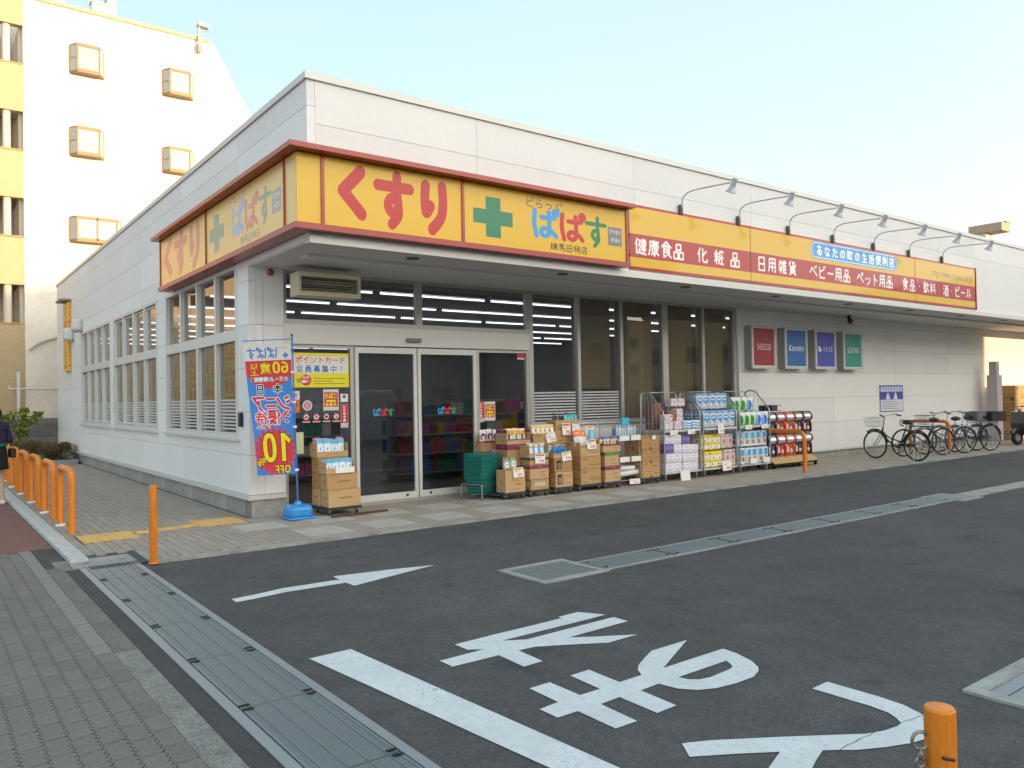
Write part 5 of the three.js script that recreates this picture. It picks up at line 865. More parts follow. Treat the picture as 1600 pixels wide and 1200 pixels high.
// roll cages
{
  const zinc = std(0xb6babb, 0.35, { metalness: 0.75 }), Z0 = 0.43, Z1 = 1.0;
  const cage = (x0, x1, label) => {
    x0 = TX(x0); x1 = TX(x1); const t = thing('roll_cage', label, 'roll cage', [x0, APR, 0]), w = x1 - x0;
    mesh('base', [b2(0.02, w - 0.02, 0.13, 0.16, Z0, Z1)], std(0xc9cac6, 0.5), t);
    for (const x of [0.03, w - 0.03]) { const f = mesh('side_frame', bent([[x, 0.13, Z0], [x, 1.63, Z0], [x, 1.63, Z0 + 0.22], [x, 1.24, Z1], [x, 0.13, Z1]], 0.014, 0.07), zinc, t); const wv = []; for (let i = 1; i < 6; i++) { const z = Z0 + (Z1 - Z0) * i / 6; wv.push(rod([x, 0.16, z], [x, i < 3 ? 1.6 : 1.6 - (z - Z0 - 0.22) * 1.08, z], 0.003, 5)); } for (const y of [0.45, 0.75, 1.05]) wv.push(rod([x, y, Z0], [x, y, Z1], 0.0035, 5)); mesh('wire_mesh', wv, zinc, f); }
    const back = mesh('back_frame', bent([[0.05, 0.13, Z0], [0.05, 1.62, Z0], [w - 0.05, 1.62, Z0], [w - 0.05, 0.13, Z0]], 0.012, 0.08), zinc, t), wv = [];
    for (let i = 1; i < 14; i++) wv.push(rod([w * i / 14, 0.16, Z0], [w * i / 14, 1.61, Z0], 0.003, 5)); for (const y of [0.45, 0.75, 1.05, 1.35]) wv.push(rod([0.05, y, Z0], [w - 0.05, y, Z0], 0.0035, 5)); mesh('wire_mesh', wv, zinc, back);
    mesh('shelf', [b2(0.05, w - 0.05, 0.91, 0.93, Z0 + 0.02, Z1), b2(0.045, w - 0.045, 0.89, 0.93, Z1, Z1 + 0.02)], std(0xc9cac6, 0.5), t);
    for (const x of [0.1, w - 0.1]) for (const z of [Z0 + 0.08, Z1 - 0.08]) { const c = mesh('caster', [bx(0.04, 0.04, 0.07, x, 0.105, z)], zinc, t); mesh('wheel', cyl(0.045, 0.045, 0.03, 16).rotateZ(PI / 2), std(0x6b6b68, 0.6), c, [x, 0.046, z]); }
    return t;
  };
  cage(7.65, 8.76, 'wire roll cage of white tissue boxes'); cage(8.79, 9.9, 'wire roll cage of blue and yellow paper packs'); cage(9.94, 11.04, 'wire roll cage of green and pale blue packs');
  const pt = (base, fn, w = 128, h = 128) => phy(0xffffff, 0.4, { map: packTex(base, fn, w, h), clearcoat: 0.3, clearcoatRoughness: 0.3 });
  const PK = {
    tissue: pt('#dfdae0', (g) => { g.fillStyle = '#ece8ec'; g.fillRect(6, 8, 116, 60); g.fillStyle = '#cdb4cd'; g.fillRect(20, 30, 88, 7); g.fillRect(34, 44, 60, 5); g.fillStyle = '#d2c6d4'; g.fillRect(0, 84, 128, 4); g.fillStyle = '#bfa2bf'; g.fillRect(30, 100, 68, 8); }),
    tissue2: pt('#7a6aa8', (g) => { g.fillStyle = '#9c7ab0'; g.fillRect(0, 40, 128, 30); g.fillStyle = '#5a5f9c'; g.fillRect(0, 90, 128, 20); }),
    stripes: pt('#8a5236', (g) => { for (let i = 0; i < 6; i++) { g.fillStyle = ['#7a3f2a', '#3f5f86', '#a0683c', '#4f6f8f', '#8f5a34', '#c08a50'][i]; g.fillRect(i * 22, 0, 18, 128); } }),
    dots: pt('#e6dde0', (g) => { seed = 51; for (let i = 0; i < 70; i++) { g.fillStyle = rnd() < 0.5 ? '#c2436a' : '#5a4048'; g.fillRect(rnd() * 120, rnd() * 120, rr(4, 10), rr(4, 10)); } }),
    wave: pt('#dfe8ee', (g) => { g.strokeStyle = '#3f7fc4'; g.lineWidth = 16; for (let i = 0; i < 3; i++) { g.beginPath(); g.moveTo(0, 40 + i * 40); g.bezierCurveTo(40, 0 + i * 40, 80, 80 + i * 40, 128, 30 + i * 40); g.stroke(); } }),
    bluepk: pt('#d8d8da', (g) => { g.fillStyle = '#2f97dc'; g.fillRect(0, 0, 128, 14); g.beginPath(); g.ellipse(64, 56, 56, 26, 0, 0, 7); g.fill(); g.fillStyle = '#f2f2f0'; g.fillRect(30, 46, 68, 10); g.fillStyle = '#a0574a'; g.beginPath(); g.arc(80, 88, 13, 0, 7); g.fill(); g.fillStyle = '#6d8fb8'; g.fillRect(20, 108, 90, 6); }),
    yellowpk: pt('#eee9dc', (g) => { g.fillStyle = '#ecd01e'; g.fillRect(0, 0, 128, 26); g.fillRect(0, 64, 128, 24); g.fillRect(0, 116, 128, 12); g.fillStyle = '#b9484a'; g.beginPath(); g.arc(70, 52, 12, 0, 7); g.fill(); g.fillStyle = '#55649c'; g.fillRect(20, 96, 30, 10); }),
    pinkpk: pt('#dcd2cc', (g) => { g.fillStyle = '#c8b4ae'; for (let i = 0; i < 5; i++) g.fillRect(i * 26, 0, 12, 128); g.fillStyle = '#cf4f7a'; g.beginPath(); g.arc(64, 66, 24, 0, 7); g.fill(); g.fillStyle = '#e0a63a'; g.beginPath(); g.arc(62, 88, 20, 0, 7); g.fill(); g.fillStyle = '#c24a5e'; g.fillRect(30, 10, 70, 12); }),
    greenpk: pt('#cfe0b8', (g) => { g.fillStyle = '#eef2ea'; g.fillRect(0, 0, 128, 34); g.fillStyle = '#1f8a34'; g.beginPath(); g.moveTo(0, 30); g.bezierCurveTo(60, 30, 110, 80, 50, 128); g.lineTo(0, 128); g.fill(); g.fillStyle = '#7fbf4a'; g.beginPath(); g.moveTo(50, 128); g.bezierCurveTo(110, 110, 120, 80, 128, 50); g.lineTo(128, 128); g.fill(); }),
    bluewv: pt('#cfe0ea', (g) => { g.fillStyle = '#eef2ee'; g.fillRect(0, 0, 128, 34); g.fillStyle = '#2f6fd0'; g.beginPath(); g.moveTo(10, 30); g.bezierCurveTo(80, 30, 120, 90, 40, 128); g.lineTo(10, 128); g.fill(); g.fillStyle = '#6fb4ea'; g.fillRect(90, 60, 38, 68); }),
    fruit: pt('#cfdde6', (g) => { g.fillStyle = '#4ba3dc'; g.fillRect(24, 10, 80, 50); g.fillStyle = '#e2b32c'; g.beginPath(); g.arc(50, 84, 22, 0, 7); g.fill(); g.fillStyle = '#cf4030'; g.beginPath(); g.arc(82, 90, 20, 0, 7); g.fill(); g.fillStyle = '#e9ecec'; g.fillRect(0, 112, 128, 16); }),
  };
  seed = 4242;
  const packs = (name, mat, x0, n, w, y0, h, d, z, label, group, r = 0.02) => { const geo = rb((w - 0.006) * SK, h * SK - 0.005, d, r, 2).translate(0, h * SK / 2, 0); for (let i = 0; i < n; i++) one(name, geo, mat, label, 'pack', [TX(x0 + w * (i + 0.5)), y0 + 0.002, TZ(z) + rr(-0.012, 0.012)], [0, rr(-0.03, 0.03), 0], group); };
  const B = APR + 0.16, S = APR + 0.93;
  // tissue boxes, columns of uneven height
  [4, 4, 4, 3].forEach((n, c) => { for (let k = 0; k < n; k++) { const p = (c === 0 && k === 2) || (c === 2 && k === 3); packs('tissue_box', p ? PK.tissue2 : PK.tissue, 7.72 + c * 0.245, 1, 0.242, B + k * (0.172 - c * 0.004), 0.178 - c * 0.004, 0.24, 0.42 - (c % 2) * 0.02, p ? 'purple wrapped tissue pack among the white ones' : 'white and lilac tissue pack in the lower roll cage', p ? 'purple tissue packs' : 'white tissue packs in the roll cage', 0.006); } });
  packs('wrapped_bundle', PK.stripes, 7.75, 2, 0.22, S, 0.52, 0.2, 0.12, 'brown and blue striped bundle standing at the back of the tissue cage', 'striped bundles', 0.01); packs('wrapped_bundle', PK.stripes, 7.97, 2, 0.22, S, 0.36, 0.16, 0.32, 'shorter striped bundle in front in the tissue cage', 'shorter striped bundles', 0.01);
  packs('dotted_pack', PK.dots, 8.08, 2, 0.2, S + 0.42, 0.16, 0.18, 0.3, 'pink dotted pack on top of the striped bundles', 'pink dotted packs up high', 0.02); packs('dotted_pack', PK.dots, 8.2, 1, 0.2, S, 0.4, 0.16, 0.34, 'tall pink dotted pack behind the front row', undefined, 0.02); packs('dotted_pack', PK.dots, 7.7, 1, 0.24, S, 0.3, 0.14, 0.48, 'pink dotted pack at the left front of the cage shelf', undefined, 0.02); packs('dotted_pack', PK.dots, 7.98, 1, 0.22, S, 0.16, 0.14, 0.48, 'low pink dotted pack beside the wavy blue packs', undefined, 0.02); packs('wave_pack', PK.wave, 8.22, 2, 0.25, S, 0.17, 0.14, 0.48, 'white pack with blue waves on the cage shelf', 'wavy blue packs', 0.02);
  packs('paper_roll_pack', PK.bluepk, 8.86, 5, 0.196, S, 0.34, 0.24, 0.42, 'blue and white paper roll pack in the lower row', 'lower blue roll packs', 0.035); packs('paper_roll_pack', PK.bluepk, 8.86, 5, 0.196, S + 0.345, 0.33, 0.22, 0.26, 'blue and white paper roll pack in the upper row', 'upper blue roll packs', 0.035); packs('paper_roll_pack', PK.bluepk, 8.86, 5, 0.196, S, 0.34, 0.2, 0.14, 'blue and white paper roll pack in the hidden back row', 'back blue roll packs', 0.035);
  packs('paper_towel_pack', PK.yellowpk, 8.84, 3, 0.2, B, 0.33, 0.26, 0.4, 'yellow and white paper towel pack at the bottom', 'lower yellow packs', 0.03); packs('paper_towel_pack', PK.yellowpk, 8.84, 3, 0.2, B + 0.333, 0.32, 0.26, 0.36, 'yellow and white paper towel pack in the second layer', 'upper yellow packs', 0.03); packs('paper_towel_pack', PK.pinkpk, 9.46, 2, 0.2, B, 0.34, 0.24, 0.42, 'pink and white paper pack at the bottom', 'lower pink packs', 0.03); packs('paper_towel_pack', PK.pinkpk, 9.46, 2, 0.2, B + 0.343, 0.3, 0.24, 0.36, 'pink and white paper pack in the second layer', 'upper pink packs', 0.03);
  packs('soft_pack', PK.greenpk, 10.0, 3, 0.2, S, 0.29, 0.22, 0.42, 'green leaf pack in the front row of the cage', 'lower green packs', 0.03); packs('soft_pack', PK.bluewv, 10.6, 2, 0.2, S, 0.29, 0.22, 0.42, 'blue swirl pack beside the green leaf packs', 'lower blue swirl packs', 0.03); packs('soft_pack', PK.greenpk, 9.98, 3, 0.2, S + 0.3, 0.29, 0.2, 0.22, 'green leaf pack in the raised back row of the cage', 'upper green packs', 0.03); packs('soft_pack', PK.bluewv, 10.58, 1, 0.2, S + 0.3, 0.29, 0.2, 0.22, 'single blue swirl pack beside the raised green packs', undefined, 0.03); packs('soft_pack', PK.greenpk, 9.98, 5, 0.2, S, 0.3, 0.18, 0.18, 'green leaf pack carrying the raised row', 'hidden green packs', 0.03);
  packs('fruit_pack', PK.fruit, 9.99, 5, 0.2, B, 0.34, 0.26, 0.4, 'pale blue pack with fruit print in the bottom layer', 'lower fruit packs', 0.03); packs('fruit_pack', PK.fruit, 9.99, 5, 0.2, B + 0.343, 0.33, 0.26, 0.36, 'pale blue pack with fruit print in the second layer', 'upper fruit packs', 0.03);
  [[7.9, 0.88, 'lilac'], [8.4, 0.88, 'wavy blue'], [9.3, 0.9, 'blue roll'], [10.2, 0.9, 'green leaf'], [10.75, 0.9, 'blue swirl']].forEach(([x, y, w]) => card(x, y, 0.6, w === 'blue roll' ? 0.18 : 0.2, w === 'blue roll' ? 0.19 : 0.09, '105', 'white price card under the ' + w + ' packs', 0.02));
  [[8.2, 0.08, 0.26, 'tissue'], [9.46, 0.12, 0.26, 'yellow paper'], [10.35, 0.16, 0.22, 'fruit print'], [10.8, 0.16, 0.22, 'pale blue']].forEach(([x, y, w, n], i) => card(x, y + 0.03, 0.6, w, i < 2 ? 0.19 : 0.1, i === 1 ? '105' : '', 'white card hanging at the foot of the ' + n + ' packs', 0.03));
}
// capsule toy machines, two rows of five
{
  const cols = [[0x28264f, 'navy'], [0xb83420, 'red'], [0xd2581a, 'orange'], [0x4a1420, 'dark maroon'], [0x54141f, 'maroon']], W = 0.322, H = 0.46;
  const prof = [[0, 0], [0.3, 0], [0.315, 0.02], [0.315, 0.2], [0.3, 0.235], [0.285, 0.25], [0.33, 0.29], [0.35, 0.34], [0.33, 0.4], [0.28, 0.44], [0.27, H - 0.006], [0, H - 0.006]];
  const side = new THREE.ExtrudeGeometry(new THREE.Shape(prof.map(([z, y]) => new THREE.Vector2(z, y))), { depth: 0.024, bevelEnabled: true, bevelSize: 0.003, bevelThickness: 0.003, bevelSegments: 1 }).rotateY(-PI / 2);
  const silver = phy(0xc3c6c8, 0.18, { metalness: 0.35, clearcoat: 0.8 }), white = std(0xdcd8d0, 0.5);
  const inner = new THREE.ExtrudeGeometry(new THREE.Shape([[0.02, 0.25], [0.27, 0.25], [0.315, 0.29], [0.335, 0.34], [0.316, 0.395], [0.27, 0.435], [0.02, 0.435]].map(([z, y]) => new THREE.Vector2(z, y))), { depth: W - 0.06, bevelEnabled: false }).rotateY(-PI / 2);
  const capsM = [0xd8483a, 0xe8c23a, 0x3f86c8, 0xe6e2da].map((c) => std(c, 0.3));
  for (let r = 0; r < 2; r++) cols.forEach(([c, n], i) => {
    const t = thing('capsule_machine', `${n} capsule toy vending machine in the ${r ? 'upper' : 'lower'} row`, 'capsule machine', [10.47 + (i + 0.5) * W, APR + 0.24 + r * 0.47, 0.55]), m = phy(c, 0.35, { clearcoat: 0.4, clearcoatRoughness: 0.2 });
    for (const s of [-1, 1]) mesh('side_panel', side, m, t, [s > 0 ? W / 2 - 0.003 : -W / 2 + 0.03, 0, 0]);
    mesh('body', b2(-W / 2 + 0.03, W / 2 - 0.03, 0.0, 0.24, 0.0, 0.29), m, t); mesh('lid', b2(-W / 2 + 0.03, W / 2 - 0.03, 0.438, 0.455, 0, 0.275), m, t);
    mesh('display_window', inner, silver, t, [W / 2 - 0.03, 0, 0]);
    mesh('price_plate', bx(0.06, 0.13, 0.008, -0.07, 0.13, 0.293), white, t); mesh('crank', [cyl(0.04, 0.04, 0.014, 20).rotateX(PI / 2).translate(0.05, 0.1, 0.296), bx(0.066, 0.014, 0.012, 0.05, 0.1, 0.31)], white, t); mesh('coin_slot', bx(0.05, 0.06, 0.008, 0.05, 0.185, 0.293), std(0x9a9a98, 0.3, { metalness: 0.7 }), t); mesh('chute', b2(-0.1, -0.03, 0.02, 0.055, 0.285, 0.294), M.dark, t);
  });
  const b = thing('machine_stand', 'low stand on casters under the capsule toy machines', 'stand', [10.47, APR, 0.55]), wood = std(0xc9a877, 0.6);
  mesh('plinth', b2(0, W * 5, 0.08, 0.235, 0, 0.28), std(0x8d7450, 0.7), b); for (let i = 0; i < 5; i++) mesh('flap', bx(W - 0.008, 0.012, 0.24), wood, b, [(i + 0.5) * W, 0.165, 0.37], [0.5, 0, 0]); mesh('bar', b2(0, W * 5, 0.07, 0.1, 0.28, 0.45), M.dark, b); mesh('spine', b2(0.01, W * 5 - 0.01, 0.235, 1.16, -0.06, -0.005), std(0x6a665e, 0.6), b);
  for (const x of [0.06, 0.75, 0.93, W * 5 - 0.06]) for (const z of [0.03, 0.42]) mesh('caster', cyl(0.036, 0.036, 0.03, 14).rotateZ(PI / 2), M.dark, b, [x, 0.036, z]);
  const f = thing('file_box', 'black and white flat box lying on the capsule machines', 'box', [10.85, APR + 1.19, 0.68], 0.15); mesh('box', rb(0.46, 0.12, 0.3, 0.008).translate(0, 0.065, 0), std(0x2b2a2a, 0.6), f); mesh('label', bx(0.2, 0.1, 0.004, 0.12, 0.065, 0.152), std(0xd8d5cf, 0.6), f);
}

SK = 1; SZ = 0;

// ---------------------------------------------------------------- rails, posts
{
  const white = std(0xe6e3d8, 0.6);
  let first;
  const nth = ['first', 'second', 'third', 'fourth', 'fifth', 'sixth', 'seventh', 'eighth'];
  for (let k = 0; k < 8; k++) {
    const z = -0.72 - k * 1.58;
    if (first) { dup(first, [-2.12, 0.012, z], undefined, nth[k] + ' orange guard rail along the kerb, counted from the corner bollard'); continue; }
    first = thing('guard_rail', 'first orange guard rail along the kerb, counted from the corner bollard', 'guard rail', [-2.12, 0.012, z], 0, 'orange guard rails along the sidewalk');
    mesh('hoop', bent([[0, 0, -0.44], [0, 0.78, -0.44], [0, 0.78, 0.46], [0, 0, 0.46]], 0.042, 0.13, 14), M.orange, first);
    for (const s of [-0.44, 0.46]) mesh('foot_collar', cyl(0.055, 0.05, 0.012, 18), M.orange, first, [0, 0.006, s]);
    mesh('foot_reflector', [new THREE.TorusGeometry(0.04, 0.02, 8, 16, 4.4).rotateX(PI / 2).rotateY(0.9).translate(-0.02, 0.025, -0.34), new THREE.SphereGeometry(0.022, 10, 8).translate(0.03, 0.022, -0.37)], white, first);
  }
  const post = (x, z, h, label, ring) => {
    const t = thing('bollard', label, 'bollard', [x, ring ? 0 : 0.012, z]);
    mesh('post', new THREE.LatheGeometry([[0, 0], [0.038, 0], [0.038, h - 0.008], [0.034, h], [0, h]].map((p) => new THREE.Vector2(...p)), 24), M.orange, t);
    mesh('foot_collar', cyl(0.05, 0.046, 0.01, 20), M.orange, t, [0, 0.005, 0]);
    if (ring) {
      const ch = std(0x9a8f86, 0.35, { metalness: 0.8 }), r = new V3().copy(toWorld(new V3(1, 0, 0)));
      const k = mesh('keyhole_slot', rb(0.034, 0.009, 0.008, 0.004), std(0x2c2a28, 0.5), t, [-0.6 * 0.0375, h - 0.118, 0.8 * 0.037], [0, -0.64, -0.2]);
      mesh('chain_ring', [new THREE.TorusGeometry(0.022, 0.0045, 8, 20).rotateY(-0.64).translate(-0.043, h - 0.085, -0.03), new THREE.TorusGeometry(0.012, 0.004, 8, 14).rotateY(0.7).translate(-0.046, h - 0.118, -0.03), new THREE.TorusGeometry(0.012, 0.004, 8, 14).rotateY(-0.64).translate(-0.046, h - 0.14, -0.03)], ch, t);
    }
    return t;
  };
  const p = G(240, 880, 0.012); post(p.x, p.z, PZ(241, 760, p.z).y, 'orange bollard at the corner of the block paving by the drain');
  const q = CAM.clone().add(toWorld(pxDir(1468, 1104)).multiplyScalar(2.05)); post(q.x, q.z, q.y, 'orange bollard with chain ring standing in the car park', true);
  // two larger U rails along the front
  const u = G(1258, 738, APR), t = thing('guard_rail', 'long orange U rail in front of the capsule machines', 'guard rail', [u.x, APR, u.z]);
  const e = G(1206, 674, 0.8); mesh('hoop', bent([[0, 0, 0], [0, 0.8, 0], [0.12, 0.8, -1.0], [0.12, 0, -1.0]], 0.042, 0.16, 14), M.orange, t);
  const a = G(1484, 709, APR), b = G(1423, 707, APR), t2 = thing('guard_rail', 'orange U rail standing among the parked bicycles', 'guard rail', [a.x, APR, a.z]);
  mesh('hoop', bent([[0, 0, 0], [0, 0.8, 0], [b.x - a.x, 0.8, b.z - a.z], [b.x - a.x, 0, b.z - a.z]], 0.042, 0.16, 14), M.orange, t2);
}
// ---------------------------------------------------------------- bicycles
{
  const tyre = std(0x1b1b1c, 0.8), chrome = std(0xc4c6c8, 0.22, { metalness: 0.9 }), black = phy(0x17181b, 0.35, { clearcoat: 0.5 });
  const wheelR = 0.33;
  const spokes = (() => { const l = []; for (let i = 0; i < 18; i++) { const a = i / 18 * 2 * PI; l.push(rod([0, 0, i % 2 ? 0.02 : -0.02], [Math.cos(a) * (wheelR - 0.03), Math.sin(a) * (wheelR - 0.03), 0], 0.0016, 4)); } return clean(l); })();
  const tyreG = new THREE.TorusGeometry(wheelR - 0.018, 0.019, 10, 44), rimG = new THREE.TorusGeometry(wheelR - 0.04, 0.008, 6, 44), hubG = cyl(0.022, 0.022, 0.09, 12).rotateX(PI / 2);
  const arc = (r, a0, a1, w) => { const s = []; for (let i = 0; i <= 20; i++) { const a = a0 + (a1 - a0) * i / 20; s.push([Math.cos(a) * r, Math.sin(a) * r, 0]); } return tube(s, w, 30, 8); };
  // local frame: x forward, rear hub at x = -0.55, front hub at x = 0.55
  function bike(front, rear, frameM, o, label) {
    const mid = front.clone().add(rear).multiplyScalar(0.5), dir = front.clone().sub(rear).setY(0).normalize();
    const t = thing('bicycle', label, 'bicycle', [mid.x, APR, mid.z], Math.atan2(-dir.z, dir.x), 'bicycles parked by the wall');
    const F = [0.55, wheelR, 0], R = [-0.55, wheelR, 0], BB = [-0.1, 0.28, 0], ST = [-0.28, 0.72, 0], HT = [0.32, 0.72, 0], HB = [0.37, 0.58, 0];
    for (const [h, n] of [[F, 'front_wheel'], [R, 'rear_wheel']]) { const w = mesh(n, tyreG, tyre, t, h); mesh('rim', rimG, chrome, w); mesh('spokes', spokes, chrome, w); mesh('hub', hubG, chrome, w); }
    const low = o.step;
    mesh('frame', [low ? tube([HB, [0.18, 0.42, 0], [-0.02, 0.3, 0], BB], 0.019, 30) : rod(HB, BB, 0.018), low ? tube([[0.345, 0.65, 0], [0.16, 0.5, 0], [-0.16, 0.42, 0], [-0.2, 0.45, 0]], 0.014, 24) : rod(HT, [-0.27, 0.7, 0], 0.016), rod(BB, ST, 0.017), rod(HT, HB, 0.021), ...[-1, 1].flatMap((s) => [rod([BB[0], BB[1], s * 0.03], [R[0], R[1], s * 0.055], 0.009), rod([ST[0] + 0.06, 0.58, s * 0.02], [R[0], R[1], s * 0.055], 0.008)])], frameM, t);
    mesh('fork', [-1, 1].flatMap((s) => [tube([[0.385, 0.56, s * 0.04], [0.44, 0.45, s * 0.05], [0.5, 0.38, s * 0.05], [0.55, wheelR, s * 0.05]], 0.0095, 16)]), frameM, t);
    mesh('handlebar', o.drop ? [rod(HT, [0.34, 0.86, 0], 0.014), tube([[0.34, 0.86, -0.2], [0.44, 0.86, -0.21], [0.46, 0.78, -0.21], [0.38, 0.72, -0.21]], 0.012), tube([[0.34, 0.86, 0.2], [0.44, 0.86, 0.21], [0.46, 0.78, 0.21], [0.38, 0.72, 0.21]], 0.012), rod([0.34, 0.86, -0.2], [0.34, 0.86, 0.2], 0.012)] : [rod(HT, [0.28, 0.98, 0], 0.013), tube([[0.1, 1.0, -0.28], [0.2, 1.03, -0.24], [0.3, 1.0, -0.1], [0.3, 1.0, 0.1], [0.2, 1.03, 0.24], [0.1, 1.0, 0.28]], 0.011, 40)], o.drop ? black : chrome, t);
    for (const s of [-1, 1]) mesh('grip', rod(o.drop ? [0.36, 0.72, s * 0.21] : [0.06, 0.995, s * 0.29], o.drop ? [0.44, 0.74, s * 0.21] : [0.17, 1.02, s * 0.255], 0.017, 10), black, t);
    mesh('saddle', (() => { const g = new THREE.SphereGeometry(0.13, 18, 12), p = g.attributes.position; for (let i = 0; i < p.count; i++) { const x = p.getX(i) / 0.13; p.setZ(i, p.getZ(i) * (x > 0.2 ? 0.38 : 0.75)); p.setY(i, p.getY(i) * 0.42); p.setX(i, p.getX(i) * 1.05); } g.computeVertexNormals(); return g.translate(-0.31, 0.86, 0); })(), black, t);
    mesh('seat_post', rod([-0.275, 0.7, 0], [-0.31, 0.84, 0], 0.013), chrome, t);
    mesh('crankset', [new THREE.TorusGeometry(0.085, 0.008, 6, 28).translate(BB[0], BB[1], 0.05), rod([BB[0], BB[1], 0.06], [BB[0] + 0.1, BB[1] - 0.13, 0.06], 0.008), rod([BB[0], BB[1], -0.06], [BB[0] - 0.1, BB[1] + 0.13, -0.06], 0.008), bx(0.09, 0.02, 0.07, BB[0] + 0.1, BB[1] - 0.13, 0.1), bx(0.09, 0.02, 0.07, BB[0] - 0.1, BB[1] + 0.13, -0.1)], black, t);
    if (!o.drop) { mesh('chain_guard', rb(0.5, 0.06, 0.012, 0.005).translate(-0.32, 0.34, 0.055), black, t); mesh('mudguard', [arc(wheelR + 0.022, 0.2, 2.9, 0.018).translate(-0.55, wheelR, 0), arc(wheelR + 0.022, 0.9, 3.0, 0.018).translate(0.55, wheelR, 0)], o.guard || frameM, t); mesh('carrier', [rod([-0.75, 0.73, -0.06], [-0.3, 0.73, -0.06], 0.005), rod([-0.75, 0.73, 0.06], [-0.3, 0.73, 0.06], 0.005), rod([-0.75, 0.73, -0.06], [-0.75, 0.73, 0.06], 0.005), rod([-0.6, 0.73, 0.06], [-0.55, wheelR, 0.065], 0.005), rod([-0.6, 0.73, -0.06], [-0.55, wheelR, -0.065], 0.005)], chrome, t); }
    mesh('kickstand', [rod([-0.52, 0.3, 0.07], [-0.56, 0.0, 0.13], 0.008), rod([-0.52, 0.3, -0.07], [-0.56, 0.0, -0.13], 0.008)], chrome, t);
    const basket = (cx, cy, w, d, h, m, nm) => { const l = []; for (let i = 0; i <= 8; i++) { const u = i / 8 - 0.5; for (const s of [-1, 1]) { l.push(rod([cx + u * d * 0.8, cy, s * w * 0.4], [cx + u * d, cy + h, s * w * 0.5], 0.0028, 4)); l.push(rod([cx + s * d * 0.4, cy, u * w * 0.8], [cx + s * d * 0.5, cy + h, u * w], 0.0028, 4)); } l.push(rod([cx + u * d * 0.8, cy, -w * 0.4], [cx + u * d * 0.8, cy, w * 0.4], 0.0028, 4)); } for (const q of [0.5, 1]) { const k = 0.8 + 0.2 * q, y = cy + h * q, a = d * k / 2, b = w * k / 2, r = q === 1 ? 0.006 : 0.003; l.push(rod([cx - a, y, -b], [cx + a, y, -b], r, 6), rod([cx - a, y, b], [cx + a, y, b], r, 6), rod([cx - a, y, -b], [cx - a, y, b], r, 6), rod([cx + a, y, -b], [cx + a, y, b], r, 6)); } mesh(nm, l, m, t); };
    if (o.basket) basket(0.55, 0.74, 0.38, 0.3, 0.22, o.basketM || chrome, 'front_basket');
    if (o.crate) mesh('rear_basket', [b2(-0.82, -0.4, 0.76, 0.78, -0.2, 0.2), b2(-0.84, -0.82, 0.78, 1.0, -0.21, 0.21), b2(-0.4, -0.38, 0.78, 1.0, -0.21, 0.21), b2(-0.82, -0.4, 0.78, 1.0, -0.22, -0.2), b2(-0.82, -0.4, 0.78, 1.0, 0.2, 0.22)], o.crateM, t);
    if (o.lamp) mesh('headlamp', cyl(0.03, 0.04, 0.06, 14).rotateZ(-PI / 2).translate(0.5, 0.66, 0), black, t);
    return t;
  }
  const near = (f, r) => [G(...f, APR), G(...r, APR)];
  const span = (f, dx, dz) => { const d = new V3(dx, 0, dz).setLength(1.1); return [f, f.clone().add(d)]; };
  const f1 = G(1368, 716, APR), r1 = G(1437, 721, APR), d1 = r1.clone().sub(f1), k = d1.clone().setLength(1.1);
  bike(f1, f1.clone().add(k), black, { step: true, basket: true, lamp: true }, 'black city bicycle with white wire front basket, outermost by the capsule machines');
  const silver = phy(0x9ea3a8, 0.3, { metalness: 0.5, clearcoat: 0.4 }), blue = phy(0x3a4f70, 0.3, { clearcoat: 0.5 }), grey = std(0x5c5c5c, 0.7);
  const rw = (x, y) => G(x, y, APR);
  const place = (px, py, ax, az) => { const r = rw(px, py), d = new V3(ax, 0, az).setLength(1.1); return [r.clone().add(d), r]; };
  { const [f, r] = place(1474, 711, -0.98, -0.45); bike(f, r, black, { drop: true }, 'dark sports bicycle with drop handlebars behind the orange rail'); }
  { const [f, r] = place(1508, 708, -0.98, -0.5); bike(f, r, blue, { step: true, basket: true, crate: false, basketM: grey, guard: silver }, 'dark blue bicycle with grey basket beside the orange rail'); }
  { const [f, r] = place(1527, 704, -1, -0.5); bike(f, r, silver, { step: true, crate: true, crateM: std(0x77797a, 0.6), guard: silver }, 'silver bicycle with grey rear carrier box'); }
  { const [f, r] = place(1548, 704, -1, -0.4); bike(f, r, black, { step: true, crate: true, crateM: std(0x35302e, 0.7), guard: black }, 'black bicycle with dark rear carrier box, nearest the scooter'); }
  // scooter
  const s0 = G(1606, 694, APR), t = thing('scooter', 'dark motor scooter parked in front of the carton pile', 'scooter', [s0.x, APR, s0.z + 0.1], PI - 0.25, undefined), body = phy(0x4a4a48, 0.3, { clearcoat: 0.6 });
  for (const [x, n] of [[0.6, 'front_wheel'], [-0.55, 'rear_wheel']]) { const w = mesh(n, new THREE.TorusGeometry(0.16, 0.055, 10, 28), tyre, t, [x, 0.215, 0]); mesh('rim', cyl(0.11, 0.11, 0.06, 20).rotateX(PI / 2), chrome, w); }
  mesh('leg_shield', extr([[0.3, 0.3], [0.42, 0.32], [0.56, 0.62], [0.5, 0.9], [0.44, 0.92], [0.46, 0.64], [0.36, 0.42]], 0.36, { bevelEnabled: true, bevelSize: 0.03, bevelThickness: 0.05, bevelSegments: 3 }).translate(0, 0, -0.18), body, t);
  mesh('floorboard', rb(0.6, 0.07, 0.3, 0.03).translate(0.08, 0.3, 0), std(0x2a2a2a, 0.7), t);
